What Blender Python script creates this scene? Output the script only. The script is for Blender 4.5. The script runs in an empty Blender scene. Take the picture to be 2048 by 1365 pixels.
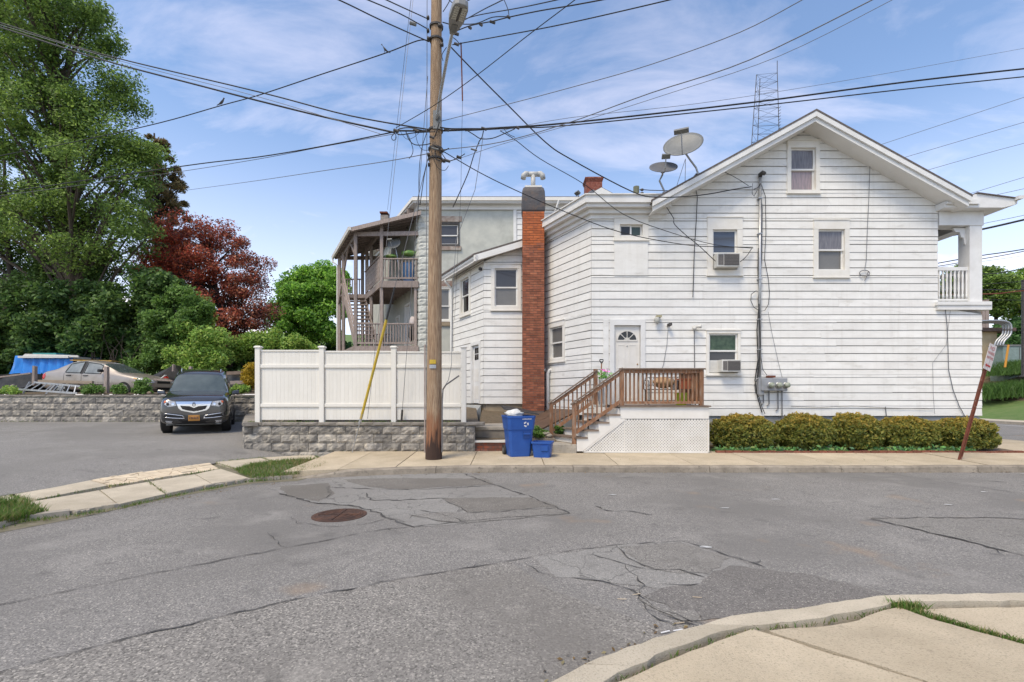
import bpy, math, random
import numpy as np
from mathutils import Vector, Matrix, noise

# ------------------------------------------------------------------ camera, sky, sun, exposure
scene = bpy.context.scene
F, CX, HY, H = 950.0, 1024.0, 790.0, 1.65          # focal length / principal column / horizon row in photo pixels, eye height in metres
cam_d = bpy.data.cameras.new('camera'); cam = bpy.data.objects.new('camera', cam_d)
scene.collection.objects.link(cam); scene.camera = cam
cam.location = (0, 0, H); cam.rotation_euler = (math.pi/2, 0, 0)
cam_d.sensor_width = 36; cam_d.lens = 36*F/2048; cam_d.shift_y = (HY-682.5)/2048
cam_d.clip_start = 0.05; cam_d.clip_end = 6000
SUN_EL, SUN_AZ = math.radians(58), math.radians(216)  # azimuth from +Y clockwise: behind the viewer, a little left
world = bpy.data.worlds.new('World'); scene.world = world; world.use_nodes = True
nt = world.node_tree; nt.nodes.clear()
def wn(t, **k):
    n = nt.nodes.new(t)
    for a, b in k.items(): setattr(n, a, b)
    return n
sky = wn('ShaderNodeTexSky', sky_type='NISHITA', sun_disc=False, sun_elevation=SUN_EL, sun_rotation=SUN_AZ,
         altitude=100, air_density=1.0, dust_density=1.0, ozone_density=2.0)
tc = wn('ShaderNodeTexCoord'); sep = wn('ShaderNodeSeparateXYZ'); nt.links.new(tc.outputs['Generated'], sep.inputs[0])
den = wn('ShaderNodeMath', operation='ADD'); den.inputs[1].default_value = 0.25; nt.links.new(sep.outputs['Z'], den.inputs[0])
cmb = wn('ShaderNodeCombineXYZ')
for ax in 'XY':
    dv = wn('ShaderNodeMath', operation='DIVIDE'); nt.links.new(sep.outputs[ax], dv.inputs[0]); nt.links.new(den.outputs[0], dv.inputs[1])
    nt.links.new(dv.outputs[0], cmb.inputs[ax])
mp = wn('ShaderNodeMapping'); mp.inputs['Rotation'].default_value = (0, 0, 0.5); mp.inputs['Scale'].default_value = (1.0, 2.6, 1)
mp.inputs['Location'].default_value = (3.1, 1.7, 0)
nt.links.new(cmb.outputs[0], mp.inputs[0])
cn = wn('ShaderNodeTexNoise'); cn.inputs['Scale'].default_value = 1.7; cn.inputs['Detail'].default_value = 9; cn.inputs['Roughness'].default_value = 0.6
cn.inputs['Distortion'].default_value = 0.5; nt.links.new(mp.outputs[0], cn.inputs['Vector'])
cr = wn('ShaderNodeValToRGB'); cr.color_ramp.elements[0].position = 0.45; cr.color_ramp.elements[1].position = 0.82
nt.links.new(cn.outputs['Fac'], cr.inputs['Fac'])
# puffier cloud, thicker towards the horizon as clouds pile up with distance
cn2 = wn('ShaderNodeTexNoise'); cn2.inputs['Scale'].default_value = 3.4; cn2.inputs['Detail'].default_value = 6
nt.links.new(cmb.outputs[0], cn2.inputs['Vector'])
cr2 = wn('ShaderNodeValToRGB'); cr2.color_ramp.elements[0].position = 0.50; cr2.color_ramp.elements[1].position = 0.66
nt.links.new(cn2.outputs['Fac'], cr2.inputs['Fac'])
lo = wn('ShaderNodeMapRange'); lo.inputs['From Min'].default_value = 0.42; lo.inputs['From Max'].default_value = 0.08
nt.links.new(sep.outputs['Z'], lo.inputs['Value'])
mu = wn('ShaderNodeMath', operation='MULTIPLY'); nt.links.new(cr2.outputs[0], mu.inputs[0]); nt.links.new(lo.outputs[0], mu.inputs[1])
ms = wn('ShaderNodeMath', operation='MULTIPLY'); ms.inputs[1].default_value = 0.44; nt.links.new(cr.outputs[0], ms.inputs[0])
mx = wn('ShaderNodeMath', operation='MAXIMUM'); nt.links.new(ms.outputs[0], mx.inputs[0]); nt.links.new(mu.outputs[0], mx.inputs[1])
veil = wn('ShaderNodeMath', operation='ADD', use_clamp=True); veil.inputs[1].default_value = 0.0   # thin high cloud everywhere
hz = wn('ShaderNodeMapRange', interpolation_type='SMOOTHSTEP'); hz.inputs['From Min'].default_value = 0.50; hz.inputs['From Max'].default_value = 0.02; hz.inputs['To Max'].default_value = 0.45
nt.links.new(sep.outputs['Z'], hz.inputs['Value']); mh = wn('ShaderNodeMath', operation='MAXIMUM')
nt.links.new(hz.outputs[0], mh.inputs[0]); nt.links.new(mx.outputs[0], mh.inputs[1]); nt.links.new(mh.outputs[0], veil.inputs[0])
mixc = wn('ShaderNodeMix', data_type='RGBA'); nt.links.new(veil.outputs[0], mixc.inputs['Factor'])
nt.links.new(sky.outputs[0], mixc.inputs['A']); mixc.inputs['B'].default_value = (6.6, 6.0, 6.3, 1)
bg = wn('ShaderNodeBackground'); bg.inputs['Strength'].default_value = 0.15
nt.links.new(mixc.outputs['Result'], bg.inputs['Color'])
wo = wn('ShaderNodeOutputWorld'); nt.links.new(bg.outputs[0], wo.inputs[0])
sd = bpy.data.lights.new('sun', 'SUN'); sd.energy = 1.9; sd.angle = math.radians(20); sd.color = (1, 0.865, 0.65)
sun = bpy.data.objects.new('sun', sd); scene.collection.objects.link(sun); sun.location = (0, -10, 30)
sun.rotation_euler = Vector((-math.sin(SUN_AZ)*math.cos(SUN_EL), -math.cos(SUN_AZ)*math.cos(SUN_EL), -math.sin(SUN_EL))).to_track_quat('-Z', 'Y').to_euler()
vs = scene.view_settings; vs.view_transform = 'Standard'; vs.look = 'None'; vs.exposure = 0.74; vs.gamma = 1; vs.use_curve_mapping = False

# ------------------------------------------------------------------ helpers
random.seed(7); rng = np.random.default_rng(7)
COL = scene.collection
R = math.radians
def P(u, v, d): return Vector(((u-CX)*d/F, d, H+(HY-v)*d/F))      # photo pixel at a known depth
def G(u, v, z=0.0):                                                # photo pixel on level ground at height z
    d = (H-z)*F/(v-HY); return Vector(((u-CX)*d/F, d, z))
def Q(u, v, d0): return ((u-CX)*d0/F, H+(HY-v)*d0/F)
AX, AY = -0.4786, 0.8780                                           # the direction the side walls run back
A3 = Vector((AX, AY, 0)); AN = Vector((-AY, AX, 0))                # AN: outward normal of those walls (towards the left front)
AN = Vector((-0.8780, -0.4786, 0))
X3, Y3, Z3 = Vector((1,0,0)), Vector((0,1,0)), Vector((0,0,1))

MATS = {}
def mat(name, c, c2=None, scale=6, rough=0.75, bump=0.0, bscale=60, metal=0.0, rnd=0.0, spec=0.4, stretch=(1,1,1), detail=5,
        lo=0.35, hi=0.65, c3=None, s3=1.5, l3=0.5, h3=0.7, alpha=None, attr=None, transl=0.0, coat=0.0, streak=None, spots=None):
    if name in MATS: return MATS[name]
    m = bpy.data.materials.new(name); m.use_nodes = True; t = m.node_tree; b = t.nodes['Principled BSDF']
    L = t.links.new
    def N(ty, **k):
        n = t.nodes.new(ty)
        for a_, b_ in k.items(): setattr(n, a_, b_)
        return n
    b.inputs['Roughness'].default_value = rough; b.inputs['Metallic'].default_value = metal
    b.inputs['Specular IOR Level'].default_value = spec; b.inputs['Coat Weight'].default_value = coat
    co = N('ShaderNodeTexCoord'); mpn = N('ShaderNodeMapping'); mpn.inputs['Scale'].default_value = stretch
    L(co.outputs['Object'], mpn.inputs[0])
    src = mpn.outputs[0]
    if rnd:
        oi = N('ShaderNodeObjectInfo'); ad = N('ShaderNodeVectorMath', operation='MULTIPLY_ADD')
        cb = N('ShaderNodeCombineXYZ')
        for q in range(3): L(oi.outputs['Random'], cb.inputs[q])
        L(cb.outputs[0], ad.inputs[0]); ad.inputs[1].default_value = (37, 53, 71); L(mpn.outputs[0], ad.inputs[2]); src = ad.outputs[0]
    rgb = N('ShaderNodeRGB'); rgb.outputs[0].default_value = (*c, 1); cur = rgb.outputs[0]
    def layer(cur, col, sc, l, h, det=5, off=0):
        nz = N('ShaderNodeTexNoise'); nz.inputs['Scale'].default_value = sc; nz.inputs['Detail'].default_value = det; nz.inputs['Roughness'].default_value = 0.6
        L(src, nz.inputs['Vector'])
        mr = N('ShaderNodeMapRange'); mr.inputs['From Min'].default_value = l; mr.inputs['From Max'].default_value = h; L(nz.outputs['Fac'], mr.inputs['Value'])
        mi = N('ShaderNodeMix', data_type='RGBA'); L(mr.outputs[0], mi.inputs['Factor']); L(cur, mi.inputs['A']); mi.inputs['B'].default_value = (*col, 1)
        return mi.outputs['Result']
    if attr:
        at = N('ShaderNodeAttribute'); at.attribute_name = attr; cur = at.outputs['Color']
    if c2: cur = layer(cur, c2, scale, lo, hi, detail)
    if c3: cur = layer(cur, c3, s3, l3, h3)
    if streak:                                                      # rain-washed dirt: noise drawn out vertically
        m2 = N('ShaderNodeMapping'); m2.inputs['Scale'].default_value = (5, 5, .3); L(co.outputs['Object'], m2.inputs[0])
        n2 = N('ShaderNodeTexNoise'); n2.inputs['Scale'].default_value = 1.5; n2.inputs['Detail'].default_value = 8; n2.inputs['Roughness'].default_value = .65; L(m2.outputs[0], n2.inputs['Vector'])
        r2 = N('ShaderNodeMapRange'); r2.inputs['From Min'].default_value = .5; r2.inputs['From Max'].default_value = .75; r2.inputs['To Max'].default_value = streak[1]; L(n2.outputs['Fac'], r2.inputs['Value'])
        x2 = N('ShaderNodeMix', data_type='RGBA'); L(r2.outputs[0], x2.inputs['Factor']); L(cur, x2.inputs['A']); x2.inputs['B'].default_value = (*streak[0], 1); cur = x2.outputs['Result']
    if spots:                                                       # trodden gum and drips
        v2 = N('ShaderNodeTexVoronoi'); v2.inputs['Scale'].default_value = spots[1]; L(co.outputs['Object'], v2.inputs['Vector'])
        r2 = N('ShaderNodeMapRange'); r2.inputs['From Min'].default_value = .10; r2.inputs['From Max'].default_value = .05; r2.inputs['To Max'].default_value = .55; L(v2.outputs['Distance'], r2.inputs['Value'])
        x2 = N('ShaderNodeMix', data_type='RGBA'); L(r2.outputs[0], x2.inputs['Factor']); L(cur, x2.inputs['A']); x2.inputs['B'].default_value = (*spots[0], 1); cur = x2.outputs['Result']
        n2 = N('ShaderNodeTexNoise'); n2.inputs['Scale'].default_value = .9; n2.inputs['Detail'].default_value = 9; n2.inputs['Roughness'].default_value = .7; L(co.outputs['Object'], n2.inputs['Vector'])
        r2 = N('ShaderNodeMapRange'); r2.inputs['From Min'].default_value = .50; r2.inputs['From Max'].default_value = .68; r2.inputs['To Max'].default_value = .45; L(n2.outputs['Fac'], r2.inputs['Value'])
        x2 = N('ShaderNodeMix', data_type='RGBA'); L(r2.outputs[0], x2.inputs['Factor']); L(cur, x2.inputs['A']); x2.inputs['B'].default_value = (*spots[0], 1); cur = x2.outputs['Result']
    if rnd:
        hs = N('ShaderNodeHueSaturation'); mr = N('ShaderNodeMapRange'); L(oi.outputs['Random'], mr.inputs['Value'])
        mr.inputs['To Min'].default_value = 1-rnd; mr.inputs['To Max'].default_value = 1+rnd
        L(mr.outputs[0], hs.inputs['Value']); L(cur, hs.inputs['Color']); cur = hs.outputs[0]
    L(cur, b.inputs['Base Color'])
    if bump:
        nb = N('ShaderNodeTexNoise'); nb.inputs['Scale'].default_value = bscale; nb.inputs['Detail'].default_value = 4; L(src, nb.inputs['Vector'])
        bp = N('ShaderNodeBump'); bp.inputs['Strength'].default_value = bump; bp.inputs['Distance'].default_value = 0.02
        L(nb.outputs['Fac'], bp.inputs['Height']); L(bp.outputs[0], b.inputs['Normal'])
    if transl:
        tr = N('ShaderNodeBsdfTranslucent'); L(cur, tr.inputs[0]); mxs = N('ShaderNodeMixShader'); mxs.inputs[0].default_value = transl
        L(b.outputs[0], mxs.inputs[1]); L(tr.outputs[0], mxs.inputs[2]); L(mxs.outputs[0], t.nodes['Material Output'].inputs[0])
    MATS[name] = m
    return m

class MB:
    def __init__(s): s.v = []; s.f = []; s.m = []
    def add(s, vs, fs, mi=0):
        k = len(s.v); s.v += [tuple(p) for p in vs]
        for q in fs: s.f.append(tuple(i+k for i in q)); s.m.append(mi)
        return s
    def hexa(s, p, mi=0):                                          # 8 points: bottom ring 0-3, top ring 4-7
        return s.add(p, [(3,2,1,0),(4,5,6,7),(0,1,5,4),(1,2,6,5),(2,3,7,6),(3,0,4,7)], mi)
    def box(s, x0, x1, y0, y1, z0, z1, mi=0):
        return s.hexa([(x0,y0,z0),(x1,y0,z0),(x1,y1,z0),(x0,y1,z0),(x0,y0,z1),(x1,y0,z1),(x1,y1,z1),(x0,y1,z1)], mi)
    def obox(s, o, u, v, w, mi=0):                                 # corner + three edge vectors
        o, u, v, w = map(Vector, (o, u, v, w))
        return s.hexa([o, o+u, o+u+v, o+v, o+w, o+u+w, o+u+v+w, o+v+w], mi)
    def bar(s, a, b, w, h, up=Z3, mi=0):                           # beam a->b, width w, height h, centred
        a, b = Vector(a), Vector(b); d = (b-a).normalized(); sd_ = d.cross(up)
        if sd_.length < 1e-4: sd_ = d.cross(Y3)
        sd_.normalize(); u2 = sd_.cross(d).normalized(); e, g = sd_*w/2, u2*h/2
        return s.hexa([a-e-g, a+e-g, b+e-g, b-e-g, a-e+g, a+e+g, b+e+g, b-e+g], mi)
    def prism(s, poly, off, mi=0):
        n = len(poly); poly = [Vector(p) for p in poly]; off = Vector(off)
        s.add(poly + [p+off for p in poly], [tuple(range(n))[::-1], tuple(range(n, 2*n))] + [(i, (i+1) % n, n+(i+1) % n, n+i) for i in range(n)], mi)
        return s
    def tube(s, pts, r, n=6, mi=0, cap=True):
        pts = [Vector(p) for p in pts]; k = len(pts); rs = r if hasattr(r, '__len__') else [r]*k
        ref = Z3 if abs((pts[-1]-pts[0]).normalized().z) < 0.9 else X3
        vs = []
        for i, p in enumerate(pts):
            d = (pts[min(i+1, k-1)]-pts[max(i-1, 0)]).normalized(); e = d.cross(ref).normalized(); g = d.cross(e)
            vs += [p + (e*math.cos(2*math.pi*j/n)+g*math.sin(2*math.pi*j/n))*rs[i] for j in range(n)]
        fs = [(i*n+j, i*n+(j+1) % n, (i+1)*n+(j+1) % n, (i+1)*n+j) for i in range(k-1) for j in range(n)]
        if cap: fs += [tuple(range(n))[::-1], tuple(range((k-1)*n, k*n))]
        return s.add(vs, fs, mi)
    def lathe(s, prof, o=(0,0,0), axis=Z3, n=16, mi=0):            # profile (radius, height) along axis from o
        o = Vector(o); axis = Vector(axis).normalized(); e = axis.cross(X3 if abs(axis.x) < 0.9 else Y3).normalized(); g = axis.cross(e)
        vs = [o + axis*h + (e*math.cos(2*math.pi*j/n)+g*math.sin(2*math.pi*j/n))*max(r, 1e-4) for r, h in prof for j in range(n)]
        k = len(prof)
        fs = [(i*n+j, i*n+(j+1) % n, (i+1)*n+(j+1) % n, (i+1)*n+j) for i in range(k-1) for j in range(n)]
        fs += [tuple(range(n))[::-1], tuple(range((k-1)*n, k*n))]
        return s.add(vs, fs, mi)
    def mesh(s, name, mats, smooth=False):
        me = bpy.data.meshes.new(name); me.from_pydata(s.v, [], s.f)
        for m_ in (mats if isinstance(mats, (list, tuple)) else [mats]): me.materials.append(m_)
        if any(s.m): me.polygons.foreach_set('material_index', s.m)
        if smooth: me.polygons.foreach_set('use_smooth', [True]*len(s.f))
        me.update(); return me
    def build(s, name, mats, parent=None, smooth=False, fix=True, bevel=0):
        me = s.mesh(name, mats, smooth)
        if fix:
            import bmesh
            bm = bmesh.new(); bm.from_mesh(me); bmesh.ops.recalc_face_normals(bm, faces=bm.faces); bm.to_mesh(me); bm.free()
        o = link(name, me, parent)
        if bevel:
            bv = o.modifiers.new('bevel', 'BEVEL'); bv.width = bevel; bv.segments = 2; bv.limit_method = 'ANGLE'
        return o
WORLD_ROOTS = {}
def link(name, me, parent=None):
    o = bpy.data.objects.new(name, me); COL.objects.link(o)
    if parent:
        o.parent = parent
        if parent.name in WORLD_ROOTS: o.matrix_parent_inverse = WORLD_ROOTS[parent.name]
    return o
def tag(o, label=None, cat=None, group=None, kind=None):
    for k, v in (('label', label), ('category', cat), ('group', group), ('kind', kind)):
        if v: o[k] = v
    return o
def thing(name, loc, label, cat, group=None, local=False, rz=0):    # an Empty at the thing's base; parts are in world space unless local
    o = bpy.data.objects.new(name, None); COL.objects.link(o); o.location = loc; o.rotation_euler = (0, 0, rz); o.empty_display_size = 0.2
    if not local: WORLD_ROOTS[o.name] = Matrix.Translation(Vector(loc)).inverted()
    return tag(o, label, cat, group)
def copy_tree(o, parent=None):
    c = o.copy(); COL.objects.link(c); c.parent = parent
    for ch in list(o.children): copy_tree(ch, c)
    return c
def struct(o): o['kind'] = 'structure'; return o
def zm(ox, oy, s): return lambda x, y: (ox+x/s, oy+y/s)            # coordinates read off an enlarged crop
def jit(poly, step, amp, closed=True, sd=0):                        # roughen a polyline
    r = random.Random(sd); out = []
    n = len(poly)
    for i in range(n if closed else n-1):
        a, b = Vector(poly[i]), Vector(poly[(i+1) % n]); k = max(1, int((b-a).length/step)); t = (b-a).normalized(); s_ = Vector((-t.y, t.x, 0))
        for j in range(k): out.append(a.lerp(b, j/k) + s_*(r.uniform(-amp, amp) if j else 0))
    if not closed: out.append(Vector(poly[-1]))
    return out

# ------------------------------------------------------------------ materials
def asphalt(name, base, light, dark, stain, cracks=0.0, tint=None, vs_=105):
    m = bpy.data.materials.new(name); m.use_nodes = True; t = m.node_tree; b = t.nodes['Principled BSDF']; L = t.links.new
    def N(ty, **k):
        n = t.nodes.new(ty)
        for a_, b_ in k.items(): setattr(n, a_, b_)
        return n
    co = N('ShaderNodeTexCoord'); src = co.outputs['Object']
    def nz(sc, det=3):
        n = N('ShaderNodeTexNoise'); n.inputs['Scale'].default_value = sc; n.inputs['Detail'].default_value = det; L(src, n.inputs['Vector']); return n.outputs['Fac']
    def mix(cur, col, fac, l, h, amt=1.0):
        mr = N('ShaderNodeMapRange'); mr.inputs['From Min'].default_value = l; mr.inputs['From Max'].default_value = h; mr.inputs['To Max'].default_value = amt; L(fac, mr.inputs['Value'])
        mi = N('ShaderNodeMix', data_type='RGBA'); L(mr.outputs[0], mi.inputs['Factor'])
        if isinstance(cur, tuple): mi.inputs['A'].default_value = (*cur, 1)
        else: L(cur, mi.inputs['A'])
        mi.inputs['B'].default_value = (*col, 1); return mi.outputs['Result']
    vo = N('ShaderNodeTexVoronoi'); vo.inputs['Scale'].default_value = vs_; L(src, vo.inputs['Vector'])
    sp = N('ShaderNodeSeparateColor'); L(vo.outputs['Color'], sp.inputs[0])
    cur = mix(base, light, sp.outputs[0], 0.55, 1.0, 0.9)
    cur = mix(cur, dark, sp.outputs[1], 0.5, 1.0, 0.8)
    cur = mix(cur, (0.48, 0.46, 0.42), sp.outputs[2], 0.955, 0.97, 0.8)
    cur = mix(cur, dark, nz(160, 2), 0.5, 0.72, 0.5)
    cur = mix(cur, stain, nz(0.45, 5), 0.44, 0.62, 0.75)
    cur = mix(cur, light, nz(1.3, 6), 0.55, 0.75, 0.35)
    cur = mix(cur, dark, nz(3.1, 6), 0.6, 0.75, 0.5)
    if tint: cur = mix(cur, tint, nz(0.9, 8), 0.62, 0.70, 0.35)
    if cracks:
        ve = N('ShaderNodeTexVoronoi', feature='DISTANCE_TO_EDGE'); ve.inputs['Scale'].default_value = cracks
        wv = N('ShaderNodeTexNoise'); wv.inputs['Scale'].default_value = 3; wv.inputs['Detail'].default_value = 4; L(src, wv.inputs['Vector'])
        va = N('ShaderNodeMix', data_type='RGBA', blend_type='ADD'); va.inputs['Factor'].default_value = 0.5; L(src, va.inputs['A']); L(wv.outputs['Color'], va.inputs['B'])
        L(va.outputs['Result'], ve.inputs['Vector'])
        cur = mix(cur, (0.03, 0.03, 0.03), ve.outputs['Distance'], 0.016, 0.003, 0.5)
    wm = N('ShaderNodeMix', data_type='RGBA', blend_type='MULTIPLY'); wm.inputs['Factor'].default_value = 1; L(cur, wm.inputs['A']); wm.inputs['B'].default_value = (1.03, 1.0, .95, 1)
    L(wm.outputs['Result'], b.inputs['Base Color']); b.inputs['Roughness'].default_value = 0.9; b.inputs['Specular IOR Level'].default_value = 0.25
    bp = N('ShaderNodeBump'); bp.inputs['Strength'].default_value = 0.7; bp.inputs['Distance'].default_value = 0.008
    L(sp.outputs[0], bp.inputs['Height']); L(bp.outputs[0], b.inputs['Normal'])
    MATS[name] = m; return m
M_ROAD = asphalt('road_asphalt', (0.225,0.220,0.213), (0.375,0.364,0.348), (0.093,0.091,0.090), (0.168,0.164,0.158), tint=(0.360,0.255,0.165))
M_DRIVE = asphalt('drive_asphalt', (0.247,0.243,0.237), (0.360,0.352,0.339), (0.128,0.124,0.121), (0.195,0.191,0.183))
M_PATCHD = asphalt('patch_dark', (0.174,0.167,0.160), (0.275,0.264,0.251), (0.091,0.088,0.087), (0.146,0.140,0.133))
M_PATCHB = asphalt('patch_brown', (.185,.176,.164), (.25,.24,.222), (.105,.10,.092), (.15,.142,.13))
M_PATCHL = asphalt('patch_worn', (0.258,0.255,0.247), (0.340,0.335,0.325), (0.151,0.149,0.143), (0.214,0.209,0.202), cracks=1.6)
M_ALLI = asphalt('patch_cracked', (0.227,0.221,0.210), (0.324,0.315,0.301), (0.110,0.106,0.100), (0.179,0.173,0.163), cracks=4.5)
M_ROADC = asphalt('road_coarse', (.232,.224,.212), (.40,.385,.36), (.075,.073,.07), (.165,.158,.148), vs_=80)
M_CRACK = mat('crack_fill', (.05,.048,.046), (.13,.125,.118), scale=9, rough=.95, spec=.1)
M_WALK = mat('sidewalk_concrete', (.555,.468,.338), (.45,.375,.265), scale=1.6, rough=.9, bump=.6, bscale=140, rnd=.08, spec=.2, c3=(.33,.28,.20), s3=70, l3=.52, h3=.70, spots=((.30,.255,.185), 4))
M_SLAB = mat('slab_concrete', (.575,.505,.39), (.47,.41,.31), scale=2.5, rough=.9, bump=.6, bscale=140, rnd=.07, spec=.2, c3=(.36,.31,.235), s3=75, l3=.52, h3=.70, spots=((.34,.295,.22), 5))
M_CRAZY = mat('flagstone', (0.666,0.563,0.410), (0.550,0.448,0.320), scale=7, rough=.9, bump=.4, bscale=90, rnd=.10, spec=.2)
M_KERB = mat('kerb_concrete', (0.461,0.410,0.333), (0.333,0.301,0.250), scale=3, rough=.92, bump=.6, bscale=110, rnd=.08, spec=.2, c3=(0.256,0.224,0.179), s3=17, l3=.55, h3=.72)
M_KERBF = mat('kerb_weathered', (.34,.295,.235), (.22,.19,.15), scale=3, rough=.92, bump=.6, bscale=110, rnd=.08, spec=.2, c3=(.16,.14,.11), s3=14, l3=.55, h3=.72)
M_KERBS = mat('kerb_dark_worn', (.27,.235,.19), (.2,.175,.145), scale=5, rough=.92, bump=.6, bscale=110, rnd=.06, spec=.2)  # darker worn concrete for the old step and cheek
M_DIRT = mat('dirt', (.16,.12,.08), (.10,.08,.05), scale=9, rough=.95, bump=.5, bscale=50)
M_GRASSG = mat('grass_ground', (.085,.12,.035), (.13,.14,.05), scale=4, rough=.95, bump=.5, bscale=50)
M_LAWN = mat('lawn', (.10,.17,.04), (.14,.19,.06), scale=2, rough=.95, bump=.4, bscale=80)
M_BRICKO = mat('new_brick', (.46,.135,.045), (.36,.10,.04), scale=5, rough=.85, bump=.3, bscale=60, rnd=.2)
M_SIDING = mat('white_siding', (.785,.775,.735), (.705,.69,.65), scale=1.3, rough=.6, rnd=.035, spec=.3, stretch=(1,1,3), bump=.12, bscale=30, c3=(.57,.55,.50), s3=2.2, l3=.56, h3=.82, streak=((.52,.49,.43), .27))
M_BACK = mat('siding_gap', (.21,.205,.19), (.31,.30,.28), scale=3, rough=.9)  # grey stands in for lap shadow as well as dirty board edges
M_TRIM = mat('cream_trim', (.76,.735,.68), (.70,.67,.60), scale=4, rough=.5, spec=.3, c3=(.6,.55,.46), s3=9, l3=.66, h3=.8)
M_TRIMW = mat('white_trim', (.75,.745,.72), (.67,.66,.63), scale=3, rough=.5, spec=.3)
M_SOFFIT = mat('soffit_paint', (.74,.725,.69), (.68,.665,.63), scale=2, rough=.6, spec=.3)
M_FOUND = mat('foundation_concrete', (.36,.37,.36), (.27,.27,.26), scale=3, rough=.9, bump=.3, bscale=50)
M_FOUNDT = mat('foundation_tan', (.36,.29,.20), (.25,.20,.14), scale=2.5, rough=.9, bump=.4, bscale=40)
M_GLASS = mat('window_glass', (.045,.045,.05), rough=.04, spec=.55)
M_GLASSD = mat('door_glass', (.012,.012,.013), rough=.05, spec=.5)
M_CURT = mat('curtained_glass', (.20,.19,.20), (.12,.115,.125), scale=6, stretch=(6,1,.6), rough=.12, spec=.6)
M_SHADE = mat('shaded_glass', (.17,.165,.155), (.14,.137,.13), scale=2, rough=.15, spec=.5)
M_VINYL = mat('fence_vinyl', (.745,.72,.655), (.70,.67,.60), scale=1.1, rough=.42, spec=.35, rnd=.015, streak=((.52,.50,.42), .3))
M_WOOD = mat('deck_wood', (.31,.15,.072), (.17,.088,.05), scale=5, rough=.8, rnd=.18, stretch=(6,6,1.2), bump=.25, bscale=30, c3=(.31,.23,.17), s3=3, l3=.5, h3=.7)
M_WOODG = mat('grey_wood', (.36,.295,.26), (.24,.195,.17), scale=6, rough=.85, rnd=.15, stretch=(5,5,1), bump=.25, bscale=25)
M_WOODT = mat('tread_wood', (.22,.165,.125), (.15,.11,.085), scale=6, rough=.85, rnd=.12)
M_PWHITE = mat('painted_white_wood', (.74,.715,.665), (.67,.64,.58), scale=3, rough=.5, spec=.3)
M_BRICK = mat('red_brick', (.33,.115,.06), (.21,.075,.045), scale=5, rough=.85, bump=.3, bscale=60, rnd=.28, c3=(.45,.19,.10), s3=2, l3=.55, h3=.75)
M_MORTAR = mat('mortar', (.20,.15,.12), (.13,.10,.085), scale=8, rough=.95)
M_BLOCK = mat('split_face_block', (.335,.31,.27), (.15,.142,.132), scale=4.5, rough=.95, bump=.8, bscale=28, rnd=.2, spec=.15, c3=(.45,.405,.33), s3=6, l3=.52, h3=.66)
M_CAP = mat('wall_cap', (.27,.245,.21), (.18,.165,.145), scale=5, rough=.95, bump=.6, bscale=50, rnd=.12, spec=.15)
M_JOINT = mat('wall_core', (.07,.066,.06), rough=.95)
M_ROOF = mat('asphalt_shingle', (.10,.085,.08), (.15,.13,.12), scale=14, rough=.95)
M_PARGE = mat('grey_parging', (.53,.535,.475), (.45,.46,.415), scale=2.2, rough=.9, bump=.3, bscale=40, c3=(.37,.375,.335), s3=1.4, l3=.52, h3=.75)
M_QUOIN = mat('rock_faced_block', (.56,.565,.515), (.46,.465,.425), scale=5, rough=.9, bump=.8, bscale=18, rnd=.08)
M_STEEL = mat('galvanised', (.45,.46,.47), (.36,.37,.38), scale=8, rough=.4, metal=.6)
M_DISH = mat('dish_grey', (.175,.18,.175), (.14,.145,.14), scale=4, rough=.5)
M_DKMETAL = mat('dark_metal', (.05,.048,.045), (.09,.08,.075), scale=9, rough=.55, metal=.3)
M_BLACK = mat('black_rubber', (.018,.018,.019), (.03,.03,.03), scale=9, rough=.6)
M_WIRE = mat('wire_black', (.02,.02,.021), rough=.6)
M_WIREG = mat('wire_grey', (.16,.16,.165), rough=.5, metal=.3)
def pole_material():
    m = mat('pole_wood', (.43,.295,.18), (.17,.105,.064), scale=9, rough=.9, stretch=(14,14,.5), bump=.7, bscale=12, c3=(.49,.37,.25), s3=5, l3=.52, h3=.7, detail=8)
    t = m.node_tree; L = t.links.new; b = t.nodes['Principled BSDF']; src = b.inputs['Base Color'].links[0].from_socket
    co = t.nodes.new('ShaderNodeTexCoord'); sp = t.nodes.new('ShaderNodeSeparateXYZ'); L(co.outputs['Object'], sp.inputs[0])
    mp = t.nodes.new('ShaderNodeMapping'); mp.inputs['Scale'].default_value = (11, 11, .9); L(co.outputs['Object'], mp.inputs[0])
    nz = t.nodes.new('ShaderNodeTexNoise'); nz.inputs['Scale'].default_value = 1.6; nz.inputs['Detail'].default_value = 6; L(mp.outputs[0], nz.inputs['Vector'])
    ad = t.nodes.new('ShaderNodeMath'); ad.operation = 'MULTIPLY_ADD'; ad.inputs[1].default_value = -2.2; L(nz.outputs['Fac'], ad.inputs[0]); L(sp.outputs['Z'], ad.inputs[2])
    for col, hi, lo_ in (((.25,.10,.045), .35, -.25), ((.04,.025,.02), -.30, -.55)):           # rust run-off, then creosoted butt
        mr = t.nodes.new('ShaderNodeMapRange'); mr.inputs['From Min'].default_value = hi; mr.inputs['From Max'].default_value = lo_; mr.inputs['To Max'].default_value = .85 if hi > 0 else .95; L(ad.outputs[0], mr.inputs['Value'])
        mi = t.nodes.new('ShaderNodeMix'); mi.data_type = 'RGBA'; L(mr.outputs[0], mi.inputs['Factor']); L(src, mi.inputs['A']); mi.inputs['B'].default_value = (*col, 1); src = mi.outputs['Result']
    L(src, b.inputs['Base Color']); return m
M_POLE = pole_material()
M_BLUE = mat('blue_plastic', (.018,.075,.30), (.022,.09,.34), scale=4, rough=.45, spec=.4, c3=(.05,.12,.33), s3=9, l3=.62, h3=.8)
M_ACWHITE = mat('appliance_white', (.62,.61,.57), (.54,.53,.49), scale=6, rough=.5)
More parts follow.
